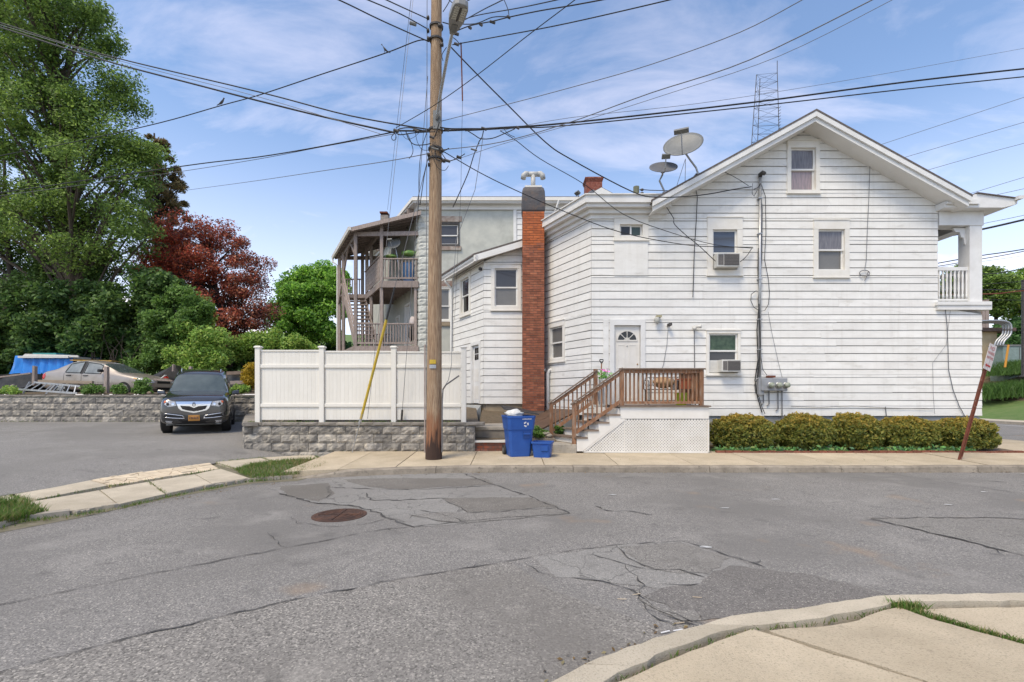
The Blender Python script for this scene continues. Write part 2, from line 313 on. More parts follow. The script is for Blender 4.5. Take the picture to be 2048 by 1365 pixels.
M_GRILL = mat('appliance_grill', (.11,.10,.095), (.16,.15,.14), scale=60, rough=.7)
M_RUST = mat('rusty_steel', (.17,.05,.028), (.10,.035,.022), scale=9, rough=.85, c3=(.33,.24,.2), s3=6, l3=.6, h3=.72)
M_IRON = mat('rusty_iron', (.10,.055,.04), (.065,.042,.034), scale=11, rough=.8, metal=.35, c3=(.16,.08,.05), s3=5, l3=.5, h3=.7)
# ------------------------------------------------------------------ ground, roads, kerbs, pavements
def sheet(name, poly, z, m, parent=None):
    return MB().add([(p[0], p[1], (p[2] if len(p) > 2 and z is None else z)) for p in poly], [tuple(range(len(poly)))]).build(name, m, parent, fix=False)
struct(sheet('ground', [(-2500,-2500),(2500,-2500),(2500,2500),(-2500,2500)], -0.06, M_GRASSG))
road = struct(sheet('road', [(-40,-25),(90,-25),(90,14),(28,14),(28,300),(15.2,300),(15.2,11.6),(-40,11.6)], 0.0, M_ROAD))

def gz(z): return lambda t: G(t[0], t[1], z)
q3 = zm(480, 860, 2048/700); q4 = zm(1000, 860, 2048/1048); q5 = zm(0, 1000, 2048/1100)
def patch(name, pts, z, m, amp=.035, step=.12, sd=1):
    pg = jit([G(u, v, z) for u, v in pts], step, amp, True, sd)
    return MB().add(pg, [tuple(range(len(pg)))]).build(name, m, road, fix=False)
patch('asphalt_patch', [q3(*p) for p in ((170,345),(520,285),(840,262),(1300,255),(1480,320),(1700,390),(1930,490),(1330,545),(1020,570),(800,480),(640,440),(440,430),(270,385))], .003, M_PATCHL, .05, .15, 1)
patch('asphalt_patch', [q3(*p) for p in ((230,330),(520,312),(545,380),(460,420),(270,385))], .006, M_PATCHB, .03, .1, 2)
patch('asphalt_patch', [q3(*p) for p in ((600,290),(840,283),(1440,285),(1480,320),(1150,335),(1000,347),(850,343),(740,330))], .006, M_PATCHB, .03, .1, 3)
patch('asphalt_patch', [q3(*p) for p in ((1190,398),(1700,395),(1860,447),(1600,465),(1330,482),(1260,440))], .006, M_PATCHB, .03, .1, 4)
patch('asphalt_patch', [q3(*p) for p in ((1330,486),(1600,468),(1860,450),(1925,490),(1330,545),(1200,540),(1000,500),(1180,480))], .006, M_ALLI, .03, .1, 5)
patch('asphalt_patch', [q4(*p) for p in ((130,500),(460,450),(710,433),(980,530),(820,585),(780,605),(620,622),(500,605),(290,578),(220,578))], .003, M_PATCHL, .03, .1, 6)
patch('asphalt_patch', [q4(*p) for p in ((470,455),(705,438),(900,500),(820,560),(700,560),(580,540))], .006, M_ALLI, .03, .1, 7)
patch('asphalt_patch', [q4(*p) for p in ((830,555),(900,530),(1180,560),(1400,610),(1545,650),(1480,660),(1200,705),(900,740),(790,745),(560,650),(640,615),(780,605))], .004, M_PATCHD, .03, .1, 8)
patch('asphalt_patch', [q4(*p) for p in ((540,650),(640,700),(760,705),(785,745),(700,745),(590,690))], .007, M_ALLI, .02, .08, 9)
patch('asphalt_patch', [(1742,1036),(1960,1035),(2150,1041),(2150,1132),(2048,1111)], .003, M_ALLI, .02, .2, 10)
lane = [(-120,1374),(0,1346),(242,1281),(564,1206),(806,1158),(1020,1123),(1100,1180),(1250,1230),(1330,1262),(1290,1284),(1215,1314),(1150,1340),(1060,1390),(900,1460),(-300,1460)]
pg = [G(u, v, .002) for u, v in lane]; MB().add(pg, [tuple(range(len(pg)))]).build('asphalt_lane', M_ROADC, road, fix=False)
pg = [G(488,909,.10), G(560,907,.11), G(640,904.5,.12), G(730,903,.15), Vector((-3.6,12.25,.2)), Vector((-6.95,12.25,.2))]; MB().add(pg, [tuple(range(6))]).build('asphalt_strip', M_DRIVE, road, fix=False)
def crack(pts, w, amp=.03, step=.09, z=.009, sd=0, name='crack'):
    w *= .72; ln = jit([G(u, v, z) for u, v in pts], step, amp*1.25, False, sd); r = random.Random(sd+99); vs = []; n = len(ln)
    for i, p in enumerate(ln):
        t = (ln[min(i+1, n-1)]-ln[max(i-1, 0)]).normalized(); s_ = Vector((-t.y, t.x, 0))*w*max(.08, r.gauss(.5,.32))*(0.3 if i in (0, n-1) else 1)/2
        vs += [p+s_, p-s_]
    return MB().add(vs, [(2*i, 2*i+1, 2*i+3, 2*i+2) for i in range(n-1)]).build(name, M_CRACK, road, fix=False)
CR = [([(-120,1240),(0,1209),(247,1158),(564,1097),(763,1059),(1000,1036),(1140,1027)], .03, .015),
      ([(-100,1372),(0,1344),(242,1279),(564,1204),(806,1156),(1020,1121),(1100,1106),(1230,1090),(1362,1082)], .03, .015),
      ([(924,947),(986,969),(1061,993),(1140,1027)], .055, .02), ([(1732,942),(1880,962),(2048,988),(2200,1010)], .03, .01),
      ([(1742,1036),(1960,1035),(2150,1041)], .05, .02), ([(1742,1038),(1900,1074),(2048,1111),(2150,1135)], .07, .02),
      ([(1362,1082),(1430,1101),(1530,1134)], .035, .02)]
CR += [([q3(*p) for p in L_], w, .03) for L_, w in (
    ([(220,365),(330,395),(440,425),(640,440),(800,480),(940,545),(1020,570)], .06), ([(540,335),(760,345),(1000,350),(1300,335),(1480,325)], .045),
    ([(740,370),(760,408),(900,412),(1180,398),(1270,445),(1330,485),(1480,480),(1700,462),(1850,455)], .05),
    ([(1050,470),(1180,490),(1330,545)], .04), ([(990,495),(1150,530),(1330,548)], .04), ([(160,600),(200,640),(280,685)], .02),
    ([(300,505),(330,545),(420,550),(560,565),(760,545),(850,520)], .02), ([(430,425),(560,435)], .05), ([(510,330),(530,375),(470,410)], .03))]
CR += [([q4(*p) for p in L_], w, .02) for L_, w in (
    ([(280,575),(400,590),(520,625),(600,690),(790,755)], .035), ([(90,515),(150,555),(215,578)], .03), ([(360,485),(460,515),(580,545),(700,545),(800,575)], .03),
    ([(455,455),(500,500),(620,555)], .04), ([(540,660),(570,700),(680,735),(760,760)], .02), ([(620,600),(700,605),(780,600)], .03),
    ([(370,297),(420,315),(520,318),(600,332)], .05), ([(1440,347),(1560,375),(1700,380)], .03), ([(430,185),(520,186)], .05), ([(1880,197),(1980,205)], .06),
    ([(1560,640),(1500,625),(1400,608)], .02), ([(200,252),(250,252)], .06))]
CR += [([(1250,1128),(1290,1170),(1275,1200),(1320,1240),(1400,1252)], .02, .03), ([(560,1170),(640,1150)], .01, .02), ([(930,1215),(1010,1225)], .012, .03)]
def branch(p, ang, ln_, w, sd):                                      # short side cracks and crumbled edges
    r = random.Random(sd); pts = [p]; vs = []
    for k in range(5): ang += r.uniform(-.7,.7); pts.append(pts[-1]+Vector((math.cos(ang), math.sin(ang), 0))*ln_/5)
    for i, q in enumerate(pts):
        t = (pts[min(i+1, 5)]-pts[max(i-1, 0)]).normalized(); s_ = Vector((-t.y, t.x, 0))*w*(1-i/5.2)*r.uniform(.4,1); vs += [q+s_, q-s_]
    MB().add(vs, [(2*i, 2*i+1, 2*i+3, 2*i+2) for i in range(5)]).build('crack', M_CRACK, road, fix=False)
for i, (pts, w, a) in enumerate(CR):
    crack(pts, w, a, sd=i); r = random.Random(i+500); g = [G(u, v, .010) for u, v in pts]
    for (p, q) in zip(g[:-1], g[1:]):
        L_ = (q-p).length; base = math.atan2((q-p).y, (q-p).x)
        for _ in range(min(4, int(L_*(2.2 if w >= .035 else 1.0)))): branch(p.lerp(q, r.random()), base+r.choice((-1,1))*r.uniform(.3,1.3), r.uniform(.10,.38), r.uniform(.004,.010), r.randint(0,9999))
M_CHIP = mat('paint_fleck', (.5,.5,.48), (.4,.4,.39), scale=20, rough=.9)
for i, (u, v) in enumerate([q4(*p) for p in ((440,253),(1080,271),(1750,292),(1890,242),(880,305),(2040,170),(795,457))] + [(60,1010)]):
    c = G(u, v, .009); r = random.Random(i+40)
    pg = [c + Vector((math.cos(t)*r.uniform(.03,.10), math.sin(t)*r.uniform(.015,.05), 0)) for t in np.linspace(0, 6.28, 10)[:-1]]
    MB().add(pg, [tuple(range(9))]).build('paint_fleck', M_CHIP, road, fix=False)

# far kerb along the straight part: separate kerb stones, then the dropped kerb bending round to the left
walk = struct(thing('sidewalk', (2, 11, 0), None, None))
kerb = struct(thing('kerb', (2, 10.1, 0), None, None))
KY, KZ = 10.08, .13
M_EARTH = mat('gap_earth', (.20,.175,.13), (.13,.125,.07), scale=8, rough=.95)
MB().add([(-4.1,KY+.1,.02),(15,KY+.1,.02),(16.9,13,.02),(16.9,60,.02),(13.3,60,.02),(13.3,12.6,.06),(-4.1,12.3,.06)], [tuple(range(7))]).build('bed', M_EARTH, walk, fix=False)
xs = [-4.4,-1.6,1.3,4.2,7.0,9.9,12.6,14.6]
def ky(x): return KY - .75*max(0, (-0.5-x)/3.6)**1.6               # the kerb curls towards the road at its left end
for i in range(len(xs)-1):
    x0, x1 = xs[i]+.006, xs[i+1]-.006; k = 8; b = MB(); vs = []; rr = random.Random(i)
    for j in range(k+1):
        x = x0+(x1-x0)*j/k; y = ky(x); h = KZ + rr.uniform(-.008,.008) - (0.10*max(0, (-3.3-x)/.75) if i == 0 else 0)
        vs += [(x, y, -.03), (x, y-.005+.02, h-.025), (x, y+.04, h), (x, y+.17, h+.004), (x, y+.17, -.03)]
    n = 5; fs = [(j*n+q, (j+1)*n+q, (j+1)*n+q+1, j*n+q+1) for j in range(k) for q in range(n-1)] + [tuple(range(n)), tuple(range(k*n, k*n+n))[::-1]]
    MB().add(vs, fs).build('kerb_stone', M_KERBF, kerb)
# corner kerb to the cross street
cpts = [(14.6+2.3*math.sin(t), KY+2.9*(1-math.cos(t))) for t in np.linspace(0, math.pi/2, 9)] + [(16.9, y) for y in (18, 24, 32, 45, 60)]
for i in range(len(cpts)-1):
    a, b_ = Vector((*cpts[i], 0)), Vector((*cpts[i+1], 0)); t = (b_-a).normalized(); s_ = Vector((-t.y, t.x, 0))*.17
    MB().hexa([a-Z3*.03, b_-Z3*.03, b_+s_-Z3*.03, a+s_-Z3*.03, a+Z3*KZ, b_+Z3*KZ, b_+s_+Z3*KZ, a+s_+Z3*KZ]).build('kerb_stone', M_KERBF, kerb)
# sidewalk slabs
def wz(y): return KZ + .07*max(0, min(1, (y-10.3)/1.9))
sx = [-4.55,-3.55,-2.45,-.9,.7,2.3,3.95,5.5,7.1,8.75,10.3,11.9,13.4,15.0]
def slab(pts, m, parent, drop=.12, name='slab', lift=0):
    top = [Vector(p)+Z3*lift for p in pts]; return MB().prism([p-Z3*drop for p in top], Z3*drop).build(name, m, parent)
for i in range(len(sx)-1):
    a, b_ = sx[i]+.008, sx[i+1]-.008; r = random.Random(i+5); dz = r.uniform(-.006,.006)
    ya, yb = ky(a)+.185, ky(b_)+.185; y2 = 12.27 if b_ < 6.2 else 11.98
    slab([(a, ya, wz(ya)+dz), (b_, yb, wz(yb)+dz), (b_, y2, wz(y2)+dz), (a, y2, wz(y2)+dz)], M_WALK, walk)
for i in range(12):
    y0 = 12.0+i*3.0
    slab([(14.6,y0+.01,.15),(16.7,y0+.01,.14),(16.7,y0+2.99,.14),(14.6,y0+2.99,.15)], M_WALK, walk)
slab([(15.01,10.7,.14),(15.9,11.0,.14),(16.6,11.99,.14),(15.01,11.99,.15)], M_WALK, walk)
slab([(13.1,12.0,.15),(14.58,12.0,.15),(14.58,22,.15),(13.1,22,.15)], M_WALK, walk)

# driveway apron on the left: separate slabs on an earth bed
apron = struct(thing('apron', (-6.5, 8, 0), None, None))
za = lambda v: .045 + .05*max(0, min(1, (1030-v)/110))
z2 = zm(0, 840, 2048/700)
def SL(*pts): return [G(*z2(*p), za(z2(*p)[1])) for p in pts]
bed = [(-1100,590),(-500,462),(40,418),(480,335),(1230,245),(1530,215),(1850,196),(1960,275),(1740,335),(1480,348),(970,441),(700,502),(460,556),(0,640),(-500,780),(-1100,1010)]
MB().add([p-Z3*.045 if i < 7 else Vector((p.x, p.y, .004)) for i, p in enumerate(SL(*bed))], [tuple(range(len(bed)))]).build('bed', M_EARTH, apron, fix=False)
for q_ in ([(168,482),(578,413),(686,494),(288,550)], [(588,411),(868,363),(966,434),(694,493)], [(880,361),(1138,319),(1236,374),(974,432)], [(1144,318),(1288,286),(1456,340),(1242,373)],
           [(46,426),(476,341),(632,383),(217,464)], [(1262,247),(1526,223),(1594,245),(1384,282)], [(1536,221),(1830,204),(1876,235),(1606,246)], [(-420,478),(32,430),(150,474),(-420,560)], [(-900,596),(-428,480),(-428,562),(-900,690)]):
    slab(SL(*q_), M_SLAB, apron, .05)
# crazy-paved flags inside one bay
q0 = [(484,341),(1226,251),(1282,285),(652,383)]
def bil(s, t):
    a = np.array(q0[0])*(1-s)+np.array(q0[1])*s; b_ = np.array(q0[3])*(1-s)+np.array(q0[2])*s; c = a*(1-t)+b_*t; return c
rr = random.Random(3); ns, ntt = 13, 4
gp = [[(min(1, max(0, (i+(rr.uniform(-.38,.38) if 0 < i < ns else 0))/ns)), min(1, max(0, (j+(rr.uniform(-.33,.33) if 0 < j < ntt else 0))/ntt))) for j in range(ntt+1)] for i in range(ns+1)]
for i in range(ns):
    for j in range(ntt):
        pass
        c4 = [gp[i][j], gp[i+1][j], gp[i+1][j+1], gp[i][j+1]]; mx_ = np.mean(c4, 0)
        pts = [tuple(bil(*(np.array(c)*.93+mx_*.07))) for c in c4]
        slab(SL(*pts), M_CRAZY, apron, .05, 'flagstone', rr.uniform(-.008, .006))
# broken kerb stones of the dropped kerb
lk = [(-950,950),(-620,850),(-300,735),(-60,640),(130,585),(440,548),(560,520),(700,500),(960,440),(1200,395),(1440,352),(1560,342),(1720,330)]
for i in range(len(lk)-1):
    p = SL((lk[i][0]+4, lk[i][1]-8), (lk[i+1][0]-4, lk[i+1][1]-8)); t = (p[1]-p[0]).normalized(); s_ = Vector((-t.y, t.x, 0))*(.16 if i < 5 else .07)
    rr = random.Random(i); k = 1 if i < 5 else 4
    for j in range(k):
        a, b_ = p[0].lerp(p[1], (j+.04)/k), p[0].lerp(p[1], (j+.9)/k); e = Vector((rr.uniform(-.02,.02), rr.uniform(-.03,.02), 0)) if k > 1 else Vector()
        slab([a+e, b_+e*.5, b_+s_*rr.uniform(.7,1), a+s_], M_KERB, apron, .07, 'kerb_fragment', rr.uniform(-.015,.01) if k > 1 else .03)
# driveway rising towards the back wall
edge = [(-700,1105),(-400,1058),(-150,1018),(0,992),(100,976),(200,958),(300,943),(400,931),(450,924),(500,919),(560,905)]
vs, fs, nr = [], [], 14
for (u, v) in edge:
    a = G(u, v, .075)
    b_ = Vector(((u-CX)*18.5/F, 18.5, .60))
    if u == 560: a = Vector((-5.6,12.3,.085)); b_ = Vector((-8.9,18.45,.6))
    for j in range(nr+1):
        s = j/nr; p = a.lerp(b_, s); p.z = .075 + .525*min(1, s)**.42 if s else .07; vs.append(p)
n = nr+1
for i in range(len(edge)-1):
    for j in range(nr): fs.append((i*n+j, (i+1)*n+j, (i+1)*n+j+1, i*n+j+1))
struct(MB().add(vs, fs).build('driveway', M_DRIVE, smooth=True))

# near corner pavement at the lower right
near = struct(thing('near_sidewalk', (3, 3.6, 0), None, None)); NZ = .11
out_ = [(1010,1420),(1110,1365),(1169,1333),(1230,1310),(1307,1280),(1404,1254),(1461,1236),(1614,1218),(1757,1195),(1798,1193),(2048,1189),(2400,1186)]
inn_ = [(1110,1420),(1212,1365),(1268,1336),(1358,1297),(1440,1267),(1512,1254),(1629,1241),(1716,1226),(1788,1208),(1830,1206),(2048,1205),(2400,1204)]
def nz_(t): return G(t[0], t[1], NZ)
cut = [(0,2),(2,5),(5,9),(9,12)]
for a, b_ in cut:
    o_ = [nz_(p) for p in out_[a:b_+1]]; i_ = [nz_(p) for p in inn_[a:b_+1]]
    e = .02
    pg = jit(o_, .09, .010, False, a) + jit(i_[::-1], .09, .014, False, a+1)
    pg[0] = pg[0].lerp(pg[1], .1)
    slab(pg, M_SLAB, near, .16, 'kerb_stone', .012)
MB().add([nz_(p)-Z3*.06 for p in inn_] + [Vector((8,1,NZ-.06)), Vector((0.1,1,NZ-.06)), Vector((0.1,2.2,NZ-.06))], [tuple(range(len(inn_)+3))]).build('bed', mat('joint_soil', (.075,.06,.042), (.04,.045,.022), scale=14, rough=.95), near, fix=False)
def n4(*pts): return [nz_(q4(*p)) for p in pts]
slab(jit(n4((432,995),(560,945),(700,885),(840,830),(985,778),(1700,1000),(1700,1040),(430,1040)), .1, .010, True, 1), M_WALK, near, .1)
slab(jit(n4((1050,785),(1230,772),(1400,745),(1500,705),(1560,693),(1680,738),(2048,838),(2300,905),(2300,1040),(1760,1040),(1720,1000)), .1, .010, True, 2), M_WALK, near, .1)
slab(jit(n4((1640,700),(2048,692),(2500,688),(2500,930),(2060,826),(1760,735)), .1, .010, True, 3), M_WALK, near, .1)

# lawn, bank and land across the cross street; rising ground behind
def terr(name, pts, m):
    return struct(MB().add(pts, [(0,1,2,3)]).build(name, m, fix=False))
verge = struct(thing('far_verge', (28.5, 25, 0), None, None))
MB().box(28, 28.17, 14, 120, -.05, .14).build('kerb_stone', M_KERB, verge)
MB().box(28.17, 30.2, 14, 120, -.05, .13).build('slab', M_SLAB, verge)
struct(MB().add([(30.2,14,.12),(34.2,14,1.25),(34.2,120,1.25),(30.2,120,.12)], [(0,1,2,3)]).build('lawn', M_LAWN, fix=False))
vs, fs = [], []
hx = [34.2,36,39,46,58,75,100,140]; hy = [14,25,32,40,50,65,90,140]; hz = [1.25,2.2,3.2,3.8,5,9,14,18]
for i, x in enumerate(hx):
    for j, y in enumerate(hy): vs.append((x, y, hz[i] + (0.6*noise.noise(Vector((x*.1, y*.1, 0))) if i else 0)))
for i in range(7):
    for j in range(7): fs.append((i*8+j, (i+1)*8+j, (i+1)*8+j+1, i*8+j+1))
struct(MB().add(vs, fs).build('hillside', M_DIRT, smooth=True))
MB().box(17.6, 17.75, 14, 120, .003, .005).build('painted_line', mat('road_paint', (.6,.6,.58), (.45,.45,.43), scale=9), road)
MB().box(26.6, 26.75, 14, 120, .003, .005).build('painted_line', MATS['road_paint'], road)

# raised yards: terrace on the left, yard behind the vinyl fence, beds round the house
struct(MB().add([(-60,18.62,1.66),(-8.7,18.62,1.68),(-6.5,14.0,1.0),(-5.5,12.7,.93),(-.9,12.7,.93),(-1.2,15.9,1.2),(-2.6,18.2,1.3),(-3.6,20.5,1.5),(-6,26,2),(-10,45,2.6),(-60,45,3)],
    [(0,1,8,9,10),(1,2,6,7,8),(2,3,4,5,6)]).build('yard', M_DIRT, fix=False))
struct(MB().add([(-80,45,3),(-10,45,2.6),(20,45,2.4),(20,140,18),(-80,140,20)], [(0,1,2,3,4)]).build('back_slope', M_LAWN, fix=False))
struct(MB().add([(4.5,11.98,.17),(13.1,11.98,.17),(13.4,13.6,.22),(4.5,13.6,.22)], [(0,1,2,3)]).build('planting_bed', M_DIRT, fix=False))
struct(MB().add([(-.95,12.3,.5),(2.3,12.3,.28),(2.3,13.7,.35),(1.2,15.8,1.0),(-1.0,15.9,1.15)], [(0,1,2,3,4)]).build('side_yard', M_DIRT, fix=False))
# ------------------------------------------------------------------ the white house
HD = 13.5
def FX(u): return (u-CX)*HD/F
def FZ(v): return H+(HY-v)*HD/F
house = thing('clapboard_house', (7.5, 13.5, .2), 'white two storey clapboard house with steep gable and brick chimney', 'house')
XL, XR2, XR1 = FX(1183), FX(1875), FX(1963)
ZB, ZC, ZPF = FZ(832), 6.74, FZ(618)
RX, RZ, SL_ = 8.29, 9.42, .55
def ztop(x): return RZ-.29-SL_*abs(x-RX)
CRN = Vector((XL, HD, 0)); WT = 2.57; FAR = CRN + A3*WT                # wing side wall
ANC = Vector((FX(968)*15.76/HD, 15.76, 0)); ANT = 2.83; ANF = ANC + A3*ANT
def siding(parent, O, u, n, z0, z1, exp, left, right, opens, blen=2.6, seed=0, name='siding_board'):
    r = random.Random(seed); O, u, n = Vector(O), Vector(u), Vector(n); z = z0; row = 0; GAP = .017
    while z < z1-.03:
        zt = min(z+exp, z1); cuts = sorted({z, zt-GAP} | {c for o in opens for c in (o[2], o[3]) if z+.02 < c < zt-GAP-.02})
        for za_, zb_ in zip(cuts[:-1], cuts[1:]):
            la, ra, lb, rb = left(za_), right(za_), left(zb_), right(zb_); segs = [(la, ra, lb, rb)]
            if max(ra-la, rb-lb) < .05: continue
            for (o0, o1, oz0, oz1) in opens:
                if oz0 < zb_-.022 and oz1 > za_+.022:
                    new = []
                    for (a, b_, c, d) in segs:
                        if o1 <= min(a, c) or o0 >= max(b_, d): new.append((a, b_, c, d)); continue
                        if o0 > a+.02: new.append((a, o0, c, o0))
                        if o1 < b_-.02: new.append((o1, b_, o1, d))
                    segs = new
            for (a, b_, c, d) in segs:
                k = max(1, round((b_-a)/blen)) if abs(a-c) < .01 or b_-a > 4 else 1
                xs_ = [0] + sorted((j+r.uniform(-.3,.3))/k for j in range(1, k)) + [1]
                for j in range(k):
                    s0, s1 = xs_[j], xs_[j+1]; g = .0015
                    a0, a1 = a+(b_-a)*s0+(g if j else 0), a+(b_-a)*s1-(g if j < k-1 else 0); c0, c1 = c+(d-c)*s0+(g if j else 0), c+(d-c)*s1-(g if j < k-1 else 0)
                    if a1-a0 < .02: a1 = a0+.02
                    if c1 < c0: c0 = c1 = (c0+c1)/2
                    w0, w1 = (r.uniform(-.007,.006) if za_ == z else 0), (r.uniform(-.007,.006) if za_ == z else 0)
                    t0, t1 = .022+r.uniform(-.002,.002), .010
                    p = lambda x, zz, o_: O+u*x+Z3*zz+n*o_
                    b = MB().hexa([p(a0,za_+w0,.003), p(a1,za_+w1,.003), p(a1,za_+w1,t0), p(a0,za_+w0,t0), p(c0,zb_,.003), p(c1,zb_,.003), p(c1,zb_,t1), p(c0,zb_,t1)])
                    b.build(name, M_SIDING, parent)
        z += exp; row += 1
def window(parent, O, u, n, x0, x1, z0, z1, cw=.09, ct=.12, cb=.08, recess=.09, kind='double', glass=None, glass2=None, trim=None, split=.5, sill=True, name='window', shim=.06):
    O, u, n = Vector(O), Vector(u), Vector(n); trim = trim or M_TRIM; glass = glass or M_GLASS; glass2 = glass2 or glass
    bx = lambda m, a, b_, c, d, o0, o1: m.obox(O+u*a+Z3*c+n*o0, u*(b_-a), n*(o1-o0), Z3*(d-c))
    w = MB()                                                       # casing: legs between head and sill, reveals running back into the wall
    bx(w, x0, x0+cw, z0+cb, z1-ct, -recess, .045); bx(w, x1-cw, x1, z0+cb, z1-ct, -recess, .045)
    bx(w, x0, x1, z1-ct, z1, -recess, .05); bx(w, x0, x1, z0, z0+cb, -recess, .05)
    o = w.build(name, trim, parent)
    if sill: bx(MB(), x0-.02, x1+.02, z0-.03, z0-.002, 0, .075).build('sill', trim, o)
    bx(MB(), x0-.01, x1+.01, z1+.002, z1+.03, 0, .07).build('drip_cap', trim, o)
    a, b_, c, d = x0+cw, x1-cw, z0+cb, z1-ct; fw = .045
    def sash(a, b_, c, d, off, gl, nm='sash'):
        s = MB(); bx(s, a, a+fw, c, d, off-.035, off); bx(s, b_-fw, b_, c, d, off-.035, off); bx(s, a+fw, b_-fw, c, c+fw, off-.035, off-.001); bx(s, a+fw, b_-fw, d-fw, d, off-.035, off-.001)
        s.build(nm, M_TRIMW, o); bx(MB(), a+fw, b_-fw, c+fw, d-fw, off-.026, off-.018).build('pane', gl, o)
    if kind == 'double':
        mid = c+(d-c)*split; sash(a, b_, c, mid+.02, -recess*.55, glass2); sash(a, b_, mid-.02, d, -recess*.2, glass)
    elif kind == 'slider':
        mid = (a+b_)/2; sash(a, mid+.02, c, d, -recess*.2, glass); sash(mid-.02, b_, c, d, -recess*.55, glass2)
    return o
# bodies behind the boards (leave the window bays open by keeping this skin just behind the glass)
b = MB(); Yb = 21.0; XB = FAR.x + AX*(Yb-FAR.y)/AY; k_ = .14
b.prism([(XL,HD+.11,ZB-.25),(XR1-.01,HD+.11,ZB-.25),(XR1-.01,Yb,ZB-.25),(XB,Yb,ZB-.25),(FAR.x+.10,FAR.y,ZB-.25)], (0,0,ZPF-ZB+.2))
b.build('wall_core', M_BACK, house)
b = MB().prism([(XL,HD+.112,ZPF-.06),(XR2-.02,HD+.112,ZPF-.06),(XR2-.02,Yb,ZPF-.06),(XB,Yb,ZPF-.06),(FAR.x+.10,FAR.y,ZPF-.06)], (0,0,ZC-ZPF+.1)); b.build('wall_core', M_BACK, house)
xg = RX-(9.13-ZC)/SL_; xr = XR2
MB().prism([(xg,HD+.114,ZC+.05),(xr-.03,HD+.114,ZC+.05),(xr-.03,HD+.114,ztop(xr)-.03),(RX,HD+.114,ztop(RX)-.03)], (0,6,0)).build('wall_core', M_BACK, house)
# thin sheathing at the wall plane with true openings: strips between the windows
WIN = [('attic', 1573,1638,283,387), ('upper', 1414,1484,437,551), ('upper2', 1626,1697,442,555), ('bath', 1228,1296,438,481), ('door', 1219,1290,640,812), ('lower', 1412,1480,662,750)]
OP = {k: (FX(a), FX(b_), FZ(d), FZ(c)) for k, a, b_, c, d in WIN}
fl = lambda z: XL if z < ZC else max(XL, RX-(9.13-z)/SL_)
fr = lambda z: XR1 if z < ZPF else (XR2 if z < ztop(XR2) else RX+(9.13-z)/SL_)
def sheath(parent, O, u, n, z0, z1, left, right, opens, off=-.004):
    m = MB(); zs = sorted({z0, z1} | {c for o in opens for c in (o[2], o[3])} | {z0+(z1-z0)*i/30 for i in range(31)}); O, u, n = Vector(O), Vector(u), Vector(n)
    for za_, zb_ in zip(zs[:-1], zs[1:]):
        if zb_-za_ < 1e-5: continue
        segs = [(left(za_+1e-4), right(za_+1e-4), left(zb_-1e-4), right(zb_-1e-4))]; zm_ = (za_+zb_)/2
        for (o0, o1, a, b_) in opens:
            if a < zm_ < b_:
                segs = [s for (p, q, r_, t) in segs for s in ([(p, q, r_, t)] if o1 <= p or o0 >= q else [(p, o0, r_, o0), (o1, q, o1, t)])]
        for (p, q, r_, t) in segs:
            if q-p < .01: continue
            m.add([O+u*p+Z3*za_+n*off, O+u*q+Z3*za_+n*off, O+u*t+Z3*zb_+n*off, O+u*r_+Z3*zb_+n*off], [(0,1,2,3)])
    return m.build('sheathing', M_BACK, parent, fix=False)
OW = Vector((0, HD, 0)); NF = Vector((0,-1,0))
sheath(house, OW, X3, NF, ZB, 9.1, fl, fr, list(OP.values()))
siding(house, OW, X3, NF, ZB, 9.12, .2215, fl, fr, list(OP.values()), 2.3, 1)
# windows and door of the street front
W = lambda k, **kw: window(house, OW, X3, NF, *OP[k], **kw)
W('attic', cw=.11, ct=.20, glass=M_CURT, glass2=mat('pinkish_curtain', (.40,.31,.31), (.24,.21,.22), scale=5, stretch=(6,1,.6), rough=.15), recess=.12)
W('upper', cw=.15, ct=.33, cb=.15, glass=mat('blue_blind_glass', (.06,.065,.075), (.10,.13,.19), scale=1.5, stretch=(.2,1,5), rough=.08), recess=.11, split=.42)
W('upper2', cw=.13, ct=.25, cb=.20, glass=M_CURT, glass2=M_SHADE, recess=.11, split=.5)
W('bath', cw=.16, ct=.17, cb=.11, kind='slider', glass=M_GLASSD, glass2=mat('green_glass', (.05,.075,.06), rough=.06), recess=.11)
W('lower', cw=.075, ct=.08, cb=.05, glass=mat('reflecting_glass', (.018,.045,.025), (.06,.10,.06), scale=9, rough=.05), glass2=M_GLASS, recess=.07, split=.56)
x0, x1, z0, z1 = OP['door']; dcw = .13
d = MB(); d.obox((x0,HD-.045,z0),(dcw,0,0),(0,.14,0),(0,0,z1-z0)); d.obox((x1-dcw,HD-.045,z0),(dcw,0,0),(0,.14,0),(0,0,z1-z0)); d.obox((x0+dcw,HD-.05,z1-.16),(x1-x0-2*dcw,0,0),(0,.145,0),(0,0,.16))
df = d.build('door_frame', M_TRIMW, house)
a, b_, c, e = x0+dcw, x1-dcw, z0, z1-.16; yd = HD+.03
door = MB().box(a+.008, b_-.012, yd, yd+.045, c+.01, e-.008).build('door', M_PWHITE, house)
dm = (a+b_)/2
fan = [(dm+.28*math.cos(t), e-.42+.27*math.sin(t)) for t in np.linspace(0, math.pi, 15)]
for i in range(4):
    t0, t1 = math.pi*i/4+.07, math.pi*(i+1)/4-.07
    pg = [(dm+.09*math.cos(t), e-.42+.09*math.sin(t)) for t in (t1, (t0+t1)/2, t0)] + [(dm+.26*math.cos(t), e-.42+.25*math.sin(t)) for t in np.linspace(t0, t1, 6)]
    MB().prism([(x_, yd-.012, z_) for x_, z_ in pg], (0,.010,0)).build('pane', M_GLASSD, door)
fr_ = MB()
ts = list(np.linspace(0, math.pi, 17))
